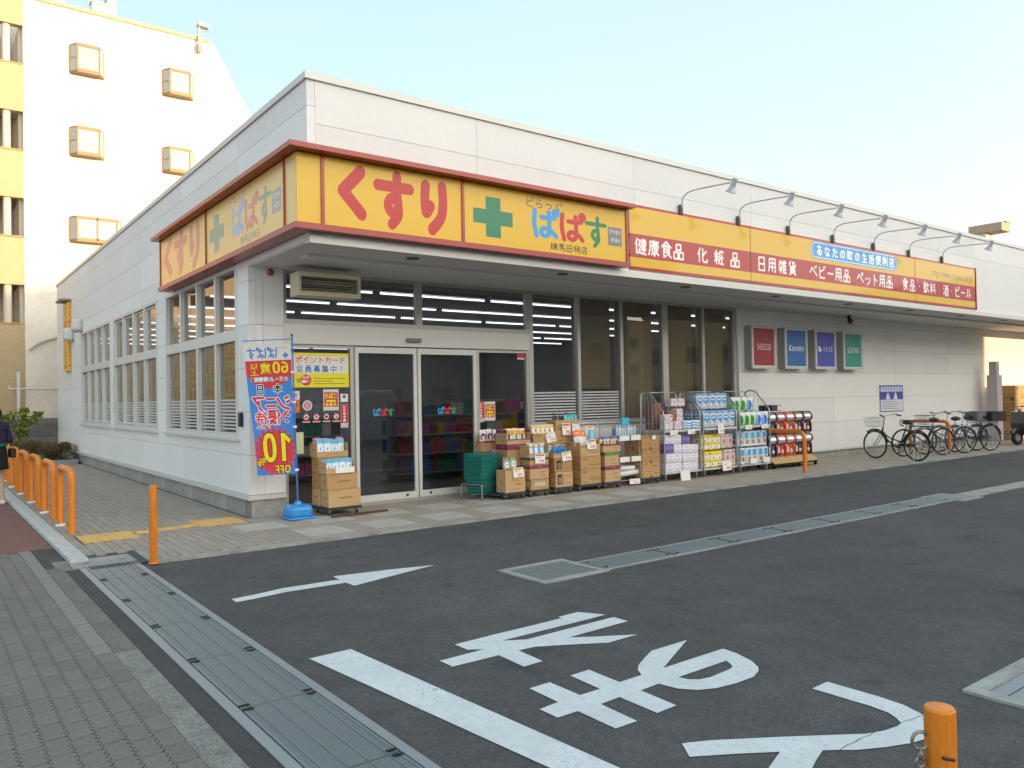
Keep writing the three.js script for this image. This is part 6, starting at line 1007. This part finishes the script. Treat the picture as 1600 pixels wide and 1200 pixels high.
  mesh('rear_body', extr([[-0.2, 0.28], [-0.16, 0.62], [-0.5, 0.68], [-0.9, 0.66], [-0.86, 0.5], [-0.6, 0.34]], 0.24, { bevelEnabled: true, bevelSize: 0.04, bevelThickness: 0.06, bevelSegments: 3 }).translate(0, 0, -0.12), body, t);
  mesh('seat', rb(0.66, 0.11, 0.28, 0.05, 3).translate(-0.48, 0.76, 0), std(0x191919, 0.6), t); mesh('front_mudguard', arc(0.24, 0.5, 2.6, 0.05).translate(0.6, 0.215, 0), body, t);
  mesh('handlebar', [rod([0.5, 0.9, 0], [0.4, 1.06, 0], 0.03), tube([[0.28, 1.08, -0.32], [0.4, 1.08, -0.15], [0.4, 1.08, 0.15], [0.28, 1.08, 0.32]], 0.016)], black, t); mesh('headlamp', new THREE.SphereGeometry(0.07, 16, 12).translate(0.5, 1.02, 0), phy(0xd8d6cc, 0.1, { clearcoat: 1 }), t);
  for (const s of [-1, 1]) mesh('mirror', [rod([0.36, 1.08, s * 0.2], [0.38, 1.26, s * 0.26], 0.006), cyl(0.05, 0.05, 0.015, 16).rotateZ(PI / 2).translate(0.38, 1.28, s * 0.26)], black, t);
  mesh('footpegs', [rod([-0.1, 0.26, 0.1], [-0.16, 0.0, 0.18], 0.012), rod([-0.1, 0.26, -0.1], [-0.16, 0.0, -0.18], 0.012)], chrome, t);
}
// carton pile and pillar at the far end of the front wall
{
  const X = 23.2, z0 = 0.15, z1 = 0.75; let n = 0;
  for (let c = 0; c < 3; c++) for (let k = 0; k < 3; k++) carton(X + c * 0.86, X + c * 0.86 + 0.84, 0.03 + k * 0.56, 0.03 + k * 0.56 + 0.555, z0, z1, 'lines', ['bottom', 'middle', 'top'][k] + ' carton in the ' + ['pile column next to the pillar', 'second pile column behind the scooter', 'pile column farthest along the wall'][c]);
  const p = thing('pillar', 'grey pillar with narrower top at the sunlit end of the wall', 'pillar', [22.62, APR, 0.4]); mesh('shaft', rb(0.36, 2.0, 0.3, 0.02).translate(0, 1.0, 0), std(0xb9aeae, 0.85), p); mesh('cap', rb(0.22, 0.42, 0.22, 0.02).translate(0, 2.2, 0), std(0xb9aeae, 0.85), p);
}

// ---------------------------------------------------------------- person walking on the red pavement
{
  const bones = [], P = (x, y, z) => new V3(x, y, z), cap = (a, b, ra, rb2) => bones.push([a, b, ra, rb2]);
  // local: facing -z (away), y up, feet at 0, height 1.58
  cap(P(0, 0.92, 0), P(0, 1.02, 0), 0.145, 0.125); cap(P(0, 1.02, 0), P(0, 1.24, 0), 0.125, 0.15); cap(P(0, 1.24, 0), P(0, 1.34, 0), 0.14, 0.09); cap(P(0, 1.33, 0), P(0, 1.42, -0.01), 0.05, 0.048);
  cap(P(-0.13, 1.29, 0), P(0.13, 1.29, 0), 0.062, 0.062);
  for (const s of [-1, 1]) {
    cap(P(s * 0.165, 1.28, 0), P(s * 0.215, 1.05, 0.03), 0.052, 0.045); cap(P(s * 0.215, 1.05, 0.03), P(s * 0.13, 1.1, -0.18), 0.043, 0.031);
    cap(P(s * 0.08, 0.9, 0), P(s * 0.085, 0.48, -0.02), 0.085, 0.055); cap(P(s * 0.085, 0.48, -0.02), P(s * 0.085, 0.09, 0.02 + s * 0.05), 0.055, 0.036); cap(P(s * 0.085, 0.04, 0.03 + s * 0.05), P(s * 0.09, 0.028, -0.13 + s * 0.05), 0.04, 0.03);
    const h = P(s * 0.125, 1.11, -0.2); cap(h, P(s * 0.11, 1.14, -0.25), 0.032, 0.03);
    for (let f = 0; f < 4; f++) { const a = P(s * (0.13 - f * 0.016), 1.155, -0.262 + f * 0.004), L = [0.036, 0.042, 0.04, 0.03][f]; cap(a, P(a.x - s * 0.006, a.y + L * 0.7, a.z - L * 0.5), 0.0088, 0.0082); cap(P(a.x - s * 0.006, a.y + L * 0.7, a.z - L * 0.5), P(a.x - s * 0.012, a.y + L * 1.1, a.z + 0.002), 0.0082, 0.0074); }
    cap(P(s * 0.1, 1.12, -0.22), P(s * 0.075, 1.155, -0.235), 0.0105, 0.009); cap(P(s * 0.075, 1.155, -0.235), P(s * 0.068, 1.185, -0.248), 0.009, 0.008);
  }
  cap(P(0, 1.47, -0.015), P(0, 1.5, -0.02), 0.082, 0.084);
  cap(P(0, 1.455, -0.05), P(0, 1.41, -0.055), 0.058, 0.042); cap(P(0, 1.475, -0.1), P(0, 1.452, -0.112), 0.009, 0.013);   // jaw, nose
  for (const s of [-1, 1]) cap(P(s * 0.085, 1.48, -0.005), P(s * 0.086, 1.45, -0.002), 0.014, 0.011);
  const sd = (p, [a, b, r0, r1]) => { const ux = b.x - a.x, uy = b.y - a.y, uz = b.z - a.z, px = p.x - a.x, py = p.y - a.y, pz = p.z - a.z, t = Math.max(0, Math.min(1, (px * ux + py * uy + pz * uz) / (ux * ux + uy * uy + uz * uz))); return Math.hypot(px - ux * t, py - uy * t, pz - uz * t) - (r0 + (r1 - r0) * t); };
  const field = (list, lo, hi, cell, mul = 14) => {   // smooth union -> triangles by MarchingCubes
    const size = Math.max(hi.x - lo.x, hi.y - lo.y, hi.z - lo.z), n = Math.ceil(size / cell) + 4, mc = new MarchingCubes(n, new THREE.MeshStandardMaterial(), false, false, 120000), c = lo.clone().add(hi).multiplyScalar(0.5), half = n * cell / 2, p = new V3();
    mc.isolation = 0;
    for (let k = 0; k < n; k++) for (let j = 0; j < n; j++) for (let i = 0; i < n; i++) {
      p.set(c.x + (i / n * 2 - 1) * half, c.y + (j / n * 2 - 1) * half, c.z + (k / n * 2 - 1) * half);
      let v = -1; if (p.x > lo.x - 0.03 && p.x < hi.x + 0.03 && p.z > lo.z - 0.03 && p.z < hi.z + 0.03 && p.y > lo.y - 0.03 && p.y < hi.y + 0.03) { let s = 0; for (const q of list) { const d = sd(p, q); if (d < 0.25) s += Math.exp(-d * mul * 6); } v = s > 0 ? Math.log(s) / (mul * 6) : -0.3; }
      mc.field[k * n * n + j * n + i] = v;
    }
    mc.update();
    const cnt = mc.count, g = new THREE.BufferGeometry(), pos = new Float32Array(mc.positionArray.slice(0, cnt * 3));
    for (let i = 0; i < cnt; i++) { pos[i * 3] = c.x + pos[i * 3] * half; pos[i * 3 + 1] = c.y + pos[i * 3 + 1] * half; pos[i * 3 + 2] = c.z + pos[i * 3 + 2] * half; }
    g.setAttribute('position', new THREE.BufferAttribute(pos, 3)); g.setAttribute('normal', new THREE.BufferAttribute(new Float32Array(mc.normalArray.slice(0, cnt * 3)).map((x) => x), 3));
    g.computeVertexNormals();
    return g;
  };
  const w = G(-8, 789, 0.004), t = thing('person', 'person in a dark purple jacket and black skirt walking with a phone', 'person', [w.x, 0.004, w.z], 0.25);
  const skin = std(0xb98a6e, 0.6), coat = std(0x2a1f3d, 0.85);
  const body = field(bones, P(-0.3, 0, -0.32), P(0.3, 1.6, 0.2), 0.0165);
  // colour the one continuous body: shoes, legs, jacket, skin
  const bp = body.attributes.position, col = new Float32Array(bp.count * 3), put = (i, c) => { col[i * 3] = c[0]; col[i * 3 + 1] = c[1]; col[i * 3 + 2] = c[2]; };
  for (let i = 0; i < bp.count; i++) { const y = bp.getY(i), z = bp.getZ(i), x = Math.abs(bp.getX(i)); put(i, y < 0.075 ? [0.75, 0.72, 0.68] : y < 0.9 ? [0.5, 0.36, 0.28] : (y > 1.375 && x < 0.13) || (z < -0.19 && y > 1.06 && y < 1.25) ? [0.48, 0.26, 0.17] : [0.025, 0.014, 0.05]); }
  body.setAttribute('color', new THREE.BufferAttribute(col, 3));
  const bm = mesh('body', body, std(0xffffff, 0.75, { vertexColors: true }), t);
  mesh('hair', (() => { const g = new THREE.SphereGeometry(0.105, 24, 18), p = g.attributes.position; for (let i = 0; i < p.count; i++) { const y = p.getY(i), z = p.getZ(i); if (z < -0.02 && y < 0.03) { p.setZ(i, z * 0.35); } if (y < 0) p.setY(i, y * 1.5); } g.computeVertexNormals(); return g.translate(0, 1.495, 0.005); })(), std(0x1c1420, 0.6), t);
  mesh('skirt', new THREE.LatheGeometry([[0.15, 0.98], [0.17, 0.9], [0.185, 0.75], [0.2, 0.58], [0.195, 0.575], [0.165, 0.76], [0.14, 0.96]].map((p) => new THREE.Vector2(...p)), 28), std(0x141416, 0.85), t);
  mesh('jacket_hem', new THREE.LatheGeometry([[0.155, 1.2], [0.165, 1.08], [0.178, 0.96], [0.17, 0.955], [0.15, 1.1]].map((p) => new THREE.Vector2(...p)), 28), coat, t);
  mesh('waist_band', new THREE.LatheGeometry([[0.182, 1.0], [0.184, 0.95], [0.178, 0.95], [0.178, 1.0]].map((p) => new THREE.Vector2(...p)), 28), std(0x1d6a4c, 0.7), t);
  for (const s of [-1, 1]) mesh('eye', new THREE.SphereGeometry(0.011, 10, 8), std(0x1a1412, 0.3), t, [s * 0.03, 1.485, -0.096]); mesh('mouth', bx(0.035, 0.006, 0.006, 0, 1.428, -0.104), std(0x8a4a44, 0.6), t);
  const b = thing('handbag', 'small dark brown bag hanging at the walking person\'s side', 'bag', [w.x + 0.24, 0.84, w.z + 0.02], 0.3); mesh('pouch', rb(0.08, 0.16, 0.16, 0.03, 3), std(0x2c2024, 0.6), b); mesh('strap', tube([[0, 0.07, -0.06], [-0.03, 0.25, -0.03], [-0.08, 0.42, 0], [-0.03, 0.25, 0.03], [0, 0.07, 0.06]], 0.006, 30, 6), std(0x2c2024, 0.6), b);
  const q = new V3(0, 1.2, -0.27).applyAxisAngle(new V3(0, 1, 0), 0.25); one('phone', rb(0.075, 0.15, 0.009, 0.004), std(0x18181a, 0.3), 'dark phone held up in the walking person\'s hands', 'phone', [w.x + q.x, q.y + 0.004, w.z + q.z], [0.5, 0.25, 0]);
}
// ---------------------------------------------------------------- planting, block wall, sign post
function leafCloud(n, shape, size, rand = 0.6) {
  const pos = [], nor = [], uv = [], a = new V3(), b = new V3(), c = new V3(), q = new THREE.Quaternion(), e = new THREE.Euler();
  for (let i = 0; i < n; i++) {
    const p = shape(); e.set(rr(-1, 1) * PI, rr(-1, 1) * PI, rr(-1, 1) * PI); q.setFromEuler(e); const s = size * rr(1 - rand, 1 + rand);
    const v = [[-0.5, 0, 0], [0, 0.08, -0.28], [0.55, 0, 0], [0, 0.08, 0.28]].map(([x, y, z]) => new V3(x * s, y * s, z * s).applyQuaternion(q).add(p)), nn = new V3(0, 1, 0).applyQuaternion(q);
    for (const k of [0, 1, 2, 0, 2, 3]) { pos.push(v[k].x, v[k].y, v[k].z); nor.push(nn.x, nn.y, nn.z); uv.push(k / 4, 0); }
  }
  const g = new THREE.BufferGeometry(); g.setAttribute('position', new THREE.Float32BufferAttribute(pos, 3)); g.setAttribute('normal', new THREE.Float32BufferAttribute(nor, 3)); g.setAttribute('uv', new THREE.Float32BufferAttribute(uv, 2)); g.computeVertexNormals(); return g;
}
const leafM = (c) => std(c, 0.8, { side: THREE.DoubleSide });
{
  seed = 31337;
  struct('planting_bed', boxUV(b2(-4.5, 0.0, -0.05, 0.05, -19.2, -13.7)), std(0x3a2f26, 1), 'dark soil bed beyond the block paving', 'soil');
  const K = thing('kerb', 'low concrete edging of the planting bed', 'kerb'); for (let i = 0; i < 7; i++) mesh('kerb_stone', boxUV(b2(-4.4 + i * 0.62, -3.79 + i * 0.62, -0.05, 0.13, -13.72, -13.58)), M.concrete, K);
  const shrub = (x, z, w, h, d, col, label, n) => {
    const t = thing('shrub', label, 'shrub', [x, 0.05, z]), cl = Array.from({ length: 14 }, () => [rr(-0.5, 0.5) * w, rr(0.25, 0.8) * h, rr(-0.5, 0.5) * d, rr(0.18, 0.32)]);
    const f = () => { const k = cl[Math.floor(rnd() * cl.length)], a = rnd() * 2 * PI, b = Math.acos(rr(-1, 1)), r = k[3] * Math.pow(rnd(), 0.33) * Math.min(w, h * 1.6); return new V3(k[0] + Math.sin(b) * Math.cos(a) * r, Math.max(0.02, k[1] + Math.cos(b) * r * 0.7), k[2] + Math.sin(b) * Math.sin(a) * r); };
    col.forEach((c, i) => mesh('foliage', leafCloud(n, f, 0.05), leafM(c), t)); const st = []; for (let i = 0; i < 9; i++) st.push(rod([rr(-0.12, 0.12) * w, 0, rr(-0.12, 0.12) * d], [rr(-0.45, 0.45) * w, h * rr(0.5, 0.8), rr(-0.45, 0.45) * d], 0.009, 5, 0.004)); mesh('stems', st, std(0x4a3828, 0.9), t);
  };
  shrub(-0.75, -14.7, 1.3, 0.62, 1.2, [0x63472c, 0x6f5232, 0x525a2e], 'low reddish brown azalea bush against the store corner', 1500);
  shrub(-1.9, -15.4, 1.3, 0.62, 1.1, [0x555c2e, 0x695a32, 0x4a542a], 'low brownish green bush behind the guard rails', 1400);
  shrub(-1.1, -13.95, 0.7, 0.26, 0.5, [0x4a7034, 0x568038], 'small bright green ground plant at the bed edge', 700);
  const t = thing('young_tree', 'young thin tree with yellow green leaves before the block wall', 'tree', [-1.1, 0.05, -17.6]);
  mesh('trunk', [rod([0, 0, 0], [0.05, 0.7, 0], 0.022, 7, 0.016), rod([0.02, 0.3, 0], [-0.25, 0.9, 0.1], 0.012, 6, 0.007), rod([0.05, 0.7, 0], [0.0, 1.25, 0.1], 0.015, 6, 0.007), rod([0.05, 0.7, 0], [0.3, 1.1, -0.1], 0.012, 6, 0.006), rod([0.05, 0.75, 0], [-0.3, 1.15, 0], 0.01, 6, 0.005)], std(0x4c4030, 0.9), t);
  const tips = [[0, 1.25, 0.1, 0.22], [0.3, 1.1, -0.1, 0.2], [-0.32, 1.18, 0, 0.2], [0.52, 1.28, 0, 0.13], [-0.5, 1.2, 0.1, 0.12], [0.05, 0.95, 0.1, 0.22], [0.1, 0.72, 0, 0.16], [0.0, 0.45, 0.05, 0.12], [0.15, 1.4, 0, 0.12]];
  const tf = () => { const k = tips[Math.floor(rnd() * tips.length)], a = rnd() * 2 * PI, r = k[3] * Math.sqrt(rnd()); return new V3(k[0] + Math.cos(a) * r * 1.15, k[1] + rr(-1, 1) * k[3] * 0.7, k[2] + Math.sin(a) * r); };
  for (const c of [0x71862c, 0x8c8830, 0x5c7228]) mesh('crown', leafCloud(420, tf, 0.085), leafM(c, 0.4), t);
  // concrete block wall
  const w = thing('block_wall', 'grey concrete block wall behind the planting bed', 'wall'), bm = [[124, 122, 118], [116, 114, 110], [131, 129, 125]].map((c) => paver(c, 0.95));
  mesh('core', b2(-7.0, 2.2, 0, 1.19, -19.49, -19.4), M.joint, w);
  for (let r = 0; r < 6; r++) for (let c = 0; c < 23; c++) { const x0 = -7 + c * 0.4 - (r % 2 ? 0.2 : 0); mesh('block', boxUV(b2(Math.max(-7, x0) + 0.004, Math.min(2.2, x0 + 0.4) - 0.004, r * 0.2 + 0.004, r * 0.2 + 0.196, -19.42, -19.388)), bm[Math.floor(rnd() * 3)], w); }
  const s = thing('sign_post', 'white double post sign standing before the block wall', 'sign post', [0.32, 0.05, -18.6]); for (const x of [-0.11, 0.11]) mesh('post', b2(x - 0.09, x + 0.09, 0, 1.0 - (x > 0 ? 0.01 : 0), -0.03, 0.03), M.aluWhite, s); mesh('latch', bx(0.05, 0.06, 0.04, 0.22, 0.52, 0.03), M.aluWhite, s);
}
// ---------------------------------------------------------------- apartment building behind
{
  const Z = -20.5, top = 15.55, t = thing('apartment_building', 'tall white and tan brick apartment building with bay windows behind the store', 'building');
  const white = std(0xffffff, 0.85, { map: grainTex(512, 3, [226, 218, 204], [[4, 0.05], [30, 0.04]], [0.003, 0.9, 1.02, 0.02]) });
  const bt = (() => { const [c, g] = canvas(256, 256, '#b4a184'); seed = 88; for (let r = 0; r < 16; r++) for (let k = -1; k < 4; k++) { const v = rr(0.96, 1.03); g.fillStyle = `rgb(${188 * v | 0},${165 * v | 0},${124 * v | 0})`; g.fillRect(k * 64 + (r % 2 ? 32 : 0) + 2, r * 16 + 2, 60, 12); } return ctex(c, [1 / 0.6, 1 / 0.75]); })();
  const brick = std(0xffffff, 0.85, { map: bt });
  const xb = -0.62;   // brick to the left, white wall to the right
  mesh('white_wall', boxUV(extr([[xb, 0], [14, 0], [14, 9], [8.6, 10.5], [5.75, top], [xb, top]], 0.3).translate(0, 0, Z - 0.3)), white, t);
  mesh('roof_edge', boxUV(b2(-8, 5.6, top, top + 0.12, Z - 0.5, Z + 0.08)), std(0xcdb98e, 0.8), t);
  mesh('block_mass', [b2(xb, 14, 0, 9, Z - 9, Z - 0.31), b2(-8, 5.5, 9.01, top - 0.02, Z - 9, Z - 2.3), b2(-8, xb - 0.01, 0, 9, Z - 9, Z - 2.31)], white, t);
  // brick front with balconies: one storey every 2.95 m
  const sill = [14.3 - 1.1, 13.2 - 2.95, 13.2 - 5.9, 13.2 - 8.85];   // top of each parapet
  let hi = top;
  sill.forEach((y, i) => {
    mesh('brick_band', boxUV(b2(-8, xb, y + 1.36, hi, Z - 0.25, Z + 0.02)), brick, t);
    const rail = mesh('balcony_rail', [b2(-8, xb - 0.02, y + 0.02, y + 0.07, Z - 0.08, Z)], std(0xb98a50, 0.6), t); const pk = []; for (let k = 0; k < 14; k++) pk.push(b2(-7.8 + k * 0.52, -7.77 + k * 0.52, y - 0.05, y + 0.02, Z - 0.06, Z - 0.03)); mesh('rail_foot', pk, std(0xb98a50, 0.6), rail);
    mesh('balcony_pillar', cyl(0.12, 0.12, 1.36, 18), std(0xcfc4b2, 0.8), t, [-1.1, y + 0.68, Z - 0.18]); mesh('balcony_pillar', cyl(0.12, 0.12, 1.36, 18), std(0xcfc4b2, 0.8), t, [-4.6, y + 0.68, Z - 0.18]);
    mesh('balcony_floor', b2(-8, xb, y - 1.2, y - 1.05, Z - 2.3, Z - 0.26), std(0xcfc4b2, 0.9), t); mesh('balcony_side', b2(xb - 0.12, xb - 0.001, y - 1.0, y + 1.36, Z - 2.2, Z - 0.26), std(0xcfc4b2, 0.9), t);
    mesh('balcony_back', b2(-8, xb - 0.13, y - 1.04, y + 1.7, Z - 2.29, Z - 2.2), std(0xcfc4b2, 0.9), t); mesh('balcony_door', b2(-3.2, -1.4, y - 1.03, y + 0.9, Z - 2.2, Z - 2.16), phy(0x2c2f33, 0.1, { clearcoat: 1 }), t);
    hi = y;
  });
  mesh('brick_band', boxUV(b2(-8, xb, 0, hi, Z - 0.25, Z + 0.02)), brick, t);
  // bay windows: trapezoid plan with five-sided bronze frame
  const bronze = std(0x87724e, 0.5, { metalness: 0.3 }), pane = phy(0x8f9a9c, 0.03, { clearcoat: 1, metalness: 0.1 }), curtain = std(0xd8d2c4, 0.9);
  const bay = (x0, x1, y0, y1, d) => {
    const w = x1 - x0, h = y1 - y0, s = 0.2, m = 0.042, geos = [];
    const plan = [[0, 0], [s, d], [w - s, d], [w, 0]], slab = (ya, yb) => geos.push(new THREE.ExtrudeGeometry(new THREE.Shape(plan.map(([x, z]) => new THREE.Vector2(x, -z))), { depth: yb - ya, bevelEnabled: false }).rotateX(-PI / 2).translate(0, ya, 0));
    slab(-0.06, 0); slab(h, h + 0.04);
    for (const [x, z] of [[0.02, 0.03], [s, d - 0.02], [w - s, d - 0.02], [w - 0.02, 0.03]]) geos.push(bx(m, h, m, x, h / 2, z));
    geos.push(b2(s + 0.02, w - s - 0.02, 0, 0.06, d - 0.04, d), b2(s + 0.02, w - s - 0.02, h - 0.06, h, d - 0.04, d));
    if (w > 1.6) geos.push(bx(0.05, h, 0.04, w / 2, h / 2, d - 0.02)); else { geos.push(rod([0.02 + 0.01, h * 0.5, 0.05], [s - 0.01, h * 0.5, d - 0.03], 0.015, 6)); }
    const b = mesh('bay_window', geos, bronze, t, [x0, y0, Z]);
    mesh('pane', b2(s + 0.03, w - s - 0.03, 0.06, h - 0.06, d - 0.026, d - 0.02), pane, b);
    for (const k of [0, 1]) { const A = k ? [w - 0.02, 0.04] : [0.02, 0.04], B = k ? [w - s, d - 0.03] : [s, d - 0.03], L = Math.hypot(B[0] - A[0], B[1] - A[1]); mesh('side_pane', new THREE.BoxGeometry(L - 0.05, h - 0.02, 0.006), pane, b, [(A[0] + B[0]) / 2, h / 2, (A[1] + B[1]) / 2], [0, -Math.atan2(B[1] - A[1], B[0] - A[0]), 0]); }
    for (const k of [0.28, 0.72]) mesh('curtain', b2(w * k - w * 0.14, w * k + w * 0.14, 0.07, h - 0.1, d - 0.06, d - 0.05), curtain, b);
  };
  const B = (a, b, c, d) => { const p = PZ(a, b, Z), q = PZ(c, d, Z); return [p.x, q.x, q.y, p.y]; };
  for (const [a, b, c, d] of [[108, 72, 163, 128], [253, 111, 302, 161], [108, 201, 163, 254], [253, 233, 302, 279], [108, 341, 190, 388], [253, 370, 302, 414]]) { const [x0, x1, y0, y1] = B(a, b, c, d); bay(x0, x1, y0 + 0.12, y1 + 0.02, 0.36); }
  // pipes
  mesh('drain_pipe', [rod([0.55, 0.9, Z + 0.1], [0.55, 4.2, Z + 0.1], 0.03), tube([[-0.5, 3.5, Z + 0.12], [-0.2, 3.75, Z + 0.12], [0.4, 4.0, Z + 0.12], [0.62, 4.2, Z + 0.1]], 0.04, 30)], std(0xb9b3a4, 0.7), t);
  const pole = thing('standpipe', 'white upright pipe with side arm in front of the brick base', 'pipe', [-0.85, 0, -20.1]); mesh('riser', cyl(0.06, 0.06, 2.75, 12), M.aluWhite, pole, [0, 1.375, 0]); mesh('side_arm', [rod([-0.28, 2.18, 0], [-0.28, 2.3, 0], 0.025), rod([-0.28, 2.18, 0], [1.2, 2.18, 0], 0.03)], M.aluWhite, pole);
  const rm = std(0xd8d0c0, 0.7);
  const roofbits = [[0.1, 0.3, 0.55], [1.35, 0.5, 0.35], [1.75, 0.3, 0.6]];
  roofbits.forEach(([x, w, h], i) => { const u = thing('roof_vent', ['pale roof vent box nearest the brick side', 'low wide roof vent box', 'tall narrow roof vent box'][i], 'vent', [x + 0.4, top + 0.12, Z - 0.2]); mesh('box', rb(w, h, 0.4, 0.02).translate(0, h / 2, 0), rm, u); mesh('cap', bx(w + 0.06, 0.04, 0.46, 0, h + 0.022, 0), rm, u); });
  const a = PZ(311, 72, Z + 0.15), l = thing('roof_floodlight', 'floodlight on a short mast clamped to the roof edge', 'floodlight', [a.x, a.y, Z + 0.15]); mesh('mast', rod([0, -0.1, 0], [0, 0.78, 0], 0.05, 10), std(0xb8b6b0, 0.5), l); mesh('lamp_head', rb(0.42, 0.14, 0.3, 0.03).translate(0.1, 0.82, 0), std(0xc4c2bc, 0.5), l, [0, 0, 0], [0, 0, -0.06]); mesh('clamp', bx(0.12, 0.3, 0.14, 0, -0.1, 0), std(0x8a867c, 0.6), l);
}
// overhead cables to the left
// neighbouring house whose eave shows above the parapet
{
  const c = PZ(1565, 346, -6), xr = PZ(1572, 344, -6).x, zf = PX(1513, 356, c.x).z, t = thing('rooftop_shelter', 'narrow beige roof slab showing above the store parapet', 'roof');
  mesh('roof_slab', boxUV(b2(c.x, xr + 0.5, c.y - 0.42, c.y, zf, -6)), std(0xb39a80, 0.85), t); mesh('end_cap', b2(xr, xr + 0.52, c.y + 0.002, c.y + 0.1, -6.4, -5.98), std(0xa89078, 0.85), t);
  mesh('wall', b2(c.x + 0.08, xr + 0.4, 0, c.y - 0.43, zf + 0.2, (zf - 6) * 0.5), std(0xcfc8ba, 0.85), t);
}
// ---------------------------------------------------------------- across the car park and street: what shades the store and shows in its glass
{
  const wallG = std(tint([150, 148, 144]), 0.85, { map: paverGrain }), wallB = std(tint([214, 192, 156]), 0.85, { map: paverGrain }), wallP = std(tint([176, 173, 166]), 0.85, { map: paverGrain });
  const gl = phy(0x23272b, 0.06, { clearcoat: 1 }), fr = std(0x7c6a52, 0.6);
  const block = (name, label, x0, x1, z0, z1, h, mat, faces) => {
    const t = thing(name, label, 'building', [0, 0, 0]); mesh('wall', boxUV(b2(x0, x1, 0, h, z0, z1)), mat, t); mesh('parapet', b2(x0 - 0.08, x1 + 0.08, h, h + 0.18, z0 - 0.08, z1 + 0.08), fr, t);
    for (const f of faces) { const fl = Math.floor(h / 3.1); for (let s = 0; s < fl; s++) { const y = 1.0 + s * 3.1; if (f === 'z0' || f === 'z1') for (let x = x0 + 1.5; x < x1 - 2; x += 3.6) { const z = f === 'z0' ? z0 - 0.02 : z1 + 0.02, w = mesh('window', b2(x, x + 1.5, y, y + 1.3, z - 0.03, z + 0.03), fr, t); mesh('pane', b2(x + 0.07, x + 1.43, y + 0.07, y + 1.23, z - 0.04, z + 0.04), gl, w); } else for (let z = z0 + 1.5; z < z1 - 2; z += 3.6) { const x = f === 'x0' ? x0 - 0.02 : x1 + 0.02, w = mesh('window', b2(x - 0.03, x + 0.03, y, y + 1.3, z, z + 1.5), fr, t); mesh('pane', b2(x - 0.04, x + 0.04, y + 0.07, y + 1.23, z + 0.07, z + 1.43), gl, w); } } }
    return t;
  };
  block('apartment_building', 'grey three storey block across the car park behind the viewer', 25.5, 38, 30, 42, 10.5, wallG, ['z0', 'x1']);
  block('apartment_building', 'lower pale grey block next to the grey one behind the viewer', 2, 25.4, 30.5, 42, 9.1, wallP, ['z0', 'x0']);
  block('apartment_building', 'beige low block beyond the gap across the car park', 46, 62, 14, 36, 8, wallB, ['x0', 'z0']);
  block('apartment_building', 'beige house far beyond the gap behind the viewer', 63.2, 88, 56, 70, 10.4, wallB, ['z0', 'x0']);
  const t = thing('utility_pole', 'concrete utility pole across the car park behind the viewer', 'pole', [24, 0, 24]); mesh('pole_shaft', rod([0, 0, 0], [0, 11, 0], 0.17, 14, 0.11), M.concrete, t); mesh('crossarm', [bx(1.8, 0.09, 0.09, 0, 10.2, 0), bx(1.4, 0.09, 0.09, 0, 9.2, 0)], M.steelFrame, t);
  for (let i = 0; i < 3; i++) one('overhead_cable', tube([[-6, 9.6 - i * 0.5, 27], [24, 9.3 - i * 0.5, 24], [40, 8.7 - i * 0.5, 22.5], [60, 9.6 - i * 0.5, 20]], 0.02, 60, 6), M.dark, ['topmost', 'middle', 'lowest'][i] + ' overhead cable across the car park behind the viewer', 'cable');
  // van parked in the car park, behind the viewer, mirrored by the doors
  const v = thing('van', 'silver blue van parked behind the viewer facing the store', 'van', [9.0, 0, 14.5], -0.5), paint = phy(0x8fa3b8, 0.3, { metalness: 0.3, clearcoat: 1 }), dk = phy(0x14181c, 0.05, { clearcoat: 1 }), rubber = std(0x151515, 0.85);
  mesh('body', extr([[-0.95, 0.3], [-2.1, 0.3], [-2.15, 1.0], [-2.0, 1.85], [0.6, 1.9], [1.35, 1.15], [2.05, 1.0], [2.15, 0.75], [2.12, 0.3]], 1.5, { bevelEnabled: true, bevelSize: 0.06, bevelThickness: 0.1, bevelSegments: 3 }).translate(0, 0, -0.75), paint, v);
  mesh('windscreen', extr([[0.72, 1.84], [1.36, 1.2], [1.39, 1.22], [0.75, 1.87]], 1.4).translate(0.06, 0.03, -0.7), dk, v); for (const s of [-1, 1]) mesh('side_window', extr([[-1.8, 1.2], [-1.75, 1.75], [0.5, 1.78], [1.05, 1.2]], 0.01).translate(0, 0, s * 0.86), dk, v);
  for (const [x, s] of [[1.4, 1], [1.4, -1], [-1.4, 1], [-1.4, -1]]) { const w = mesh('wheel', cyl(0.31, 0.31, 0.2, 24).rotateX(PI / 2), rubber, v, [x, 0.31, s * 0.76]); mesh('rim', cyl(0.19, 0.19, 0.21, 18).rotateX(PI / 2), M.alu, w); } for (const s of [-1, 1]) mesh('headlight', rb(0.12, 0.16, 0.3, 0.04).translate(2.12, 0.88, s * 0.6), phy(0xdfe3e4, 0.1, { clearcoat: 1 }), v);
}
renderer.render(scene, camera);
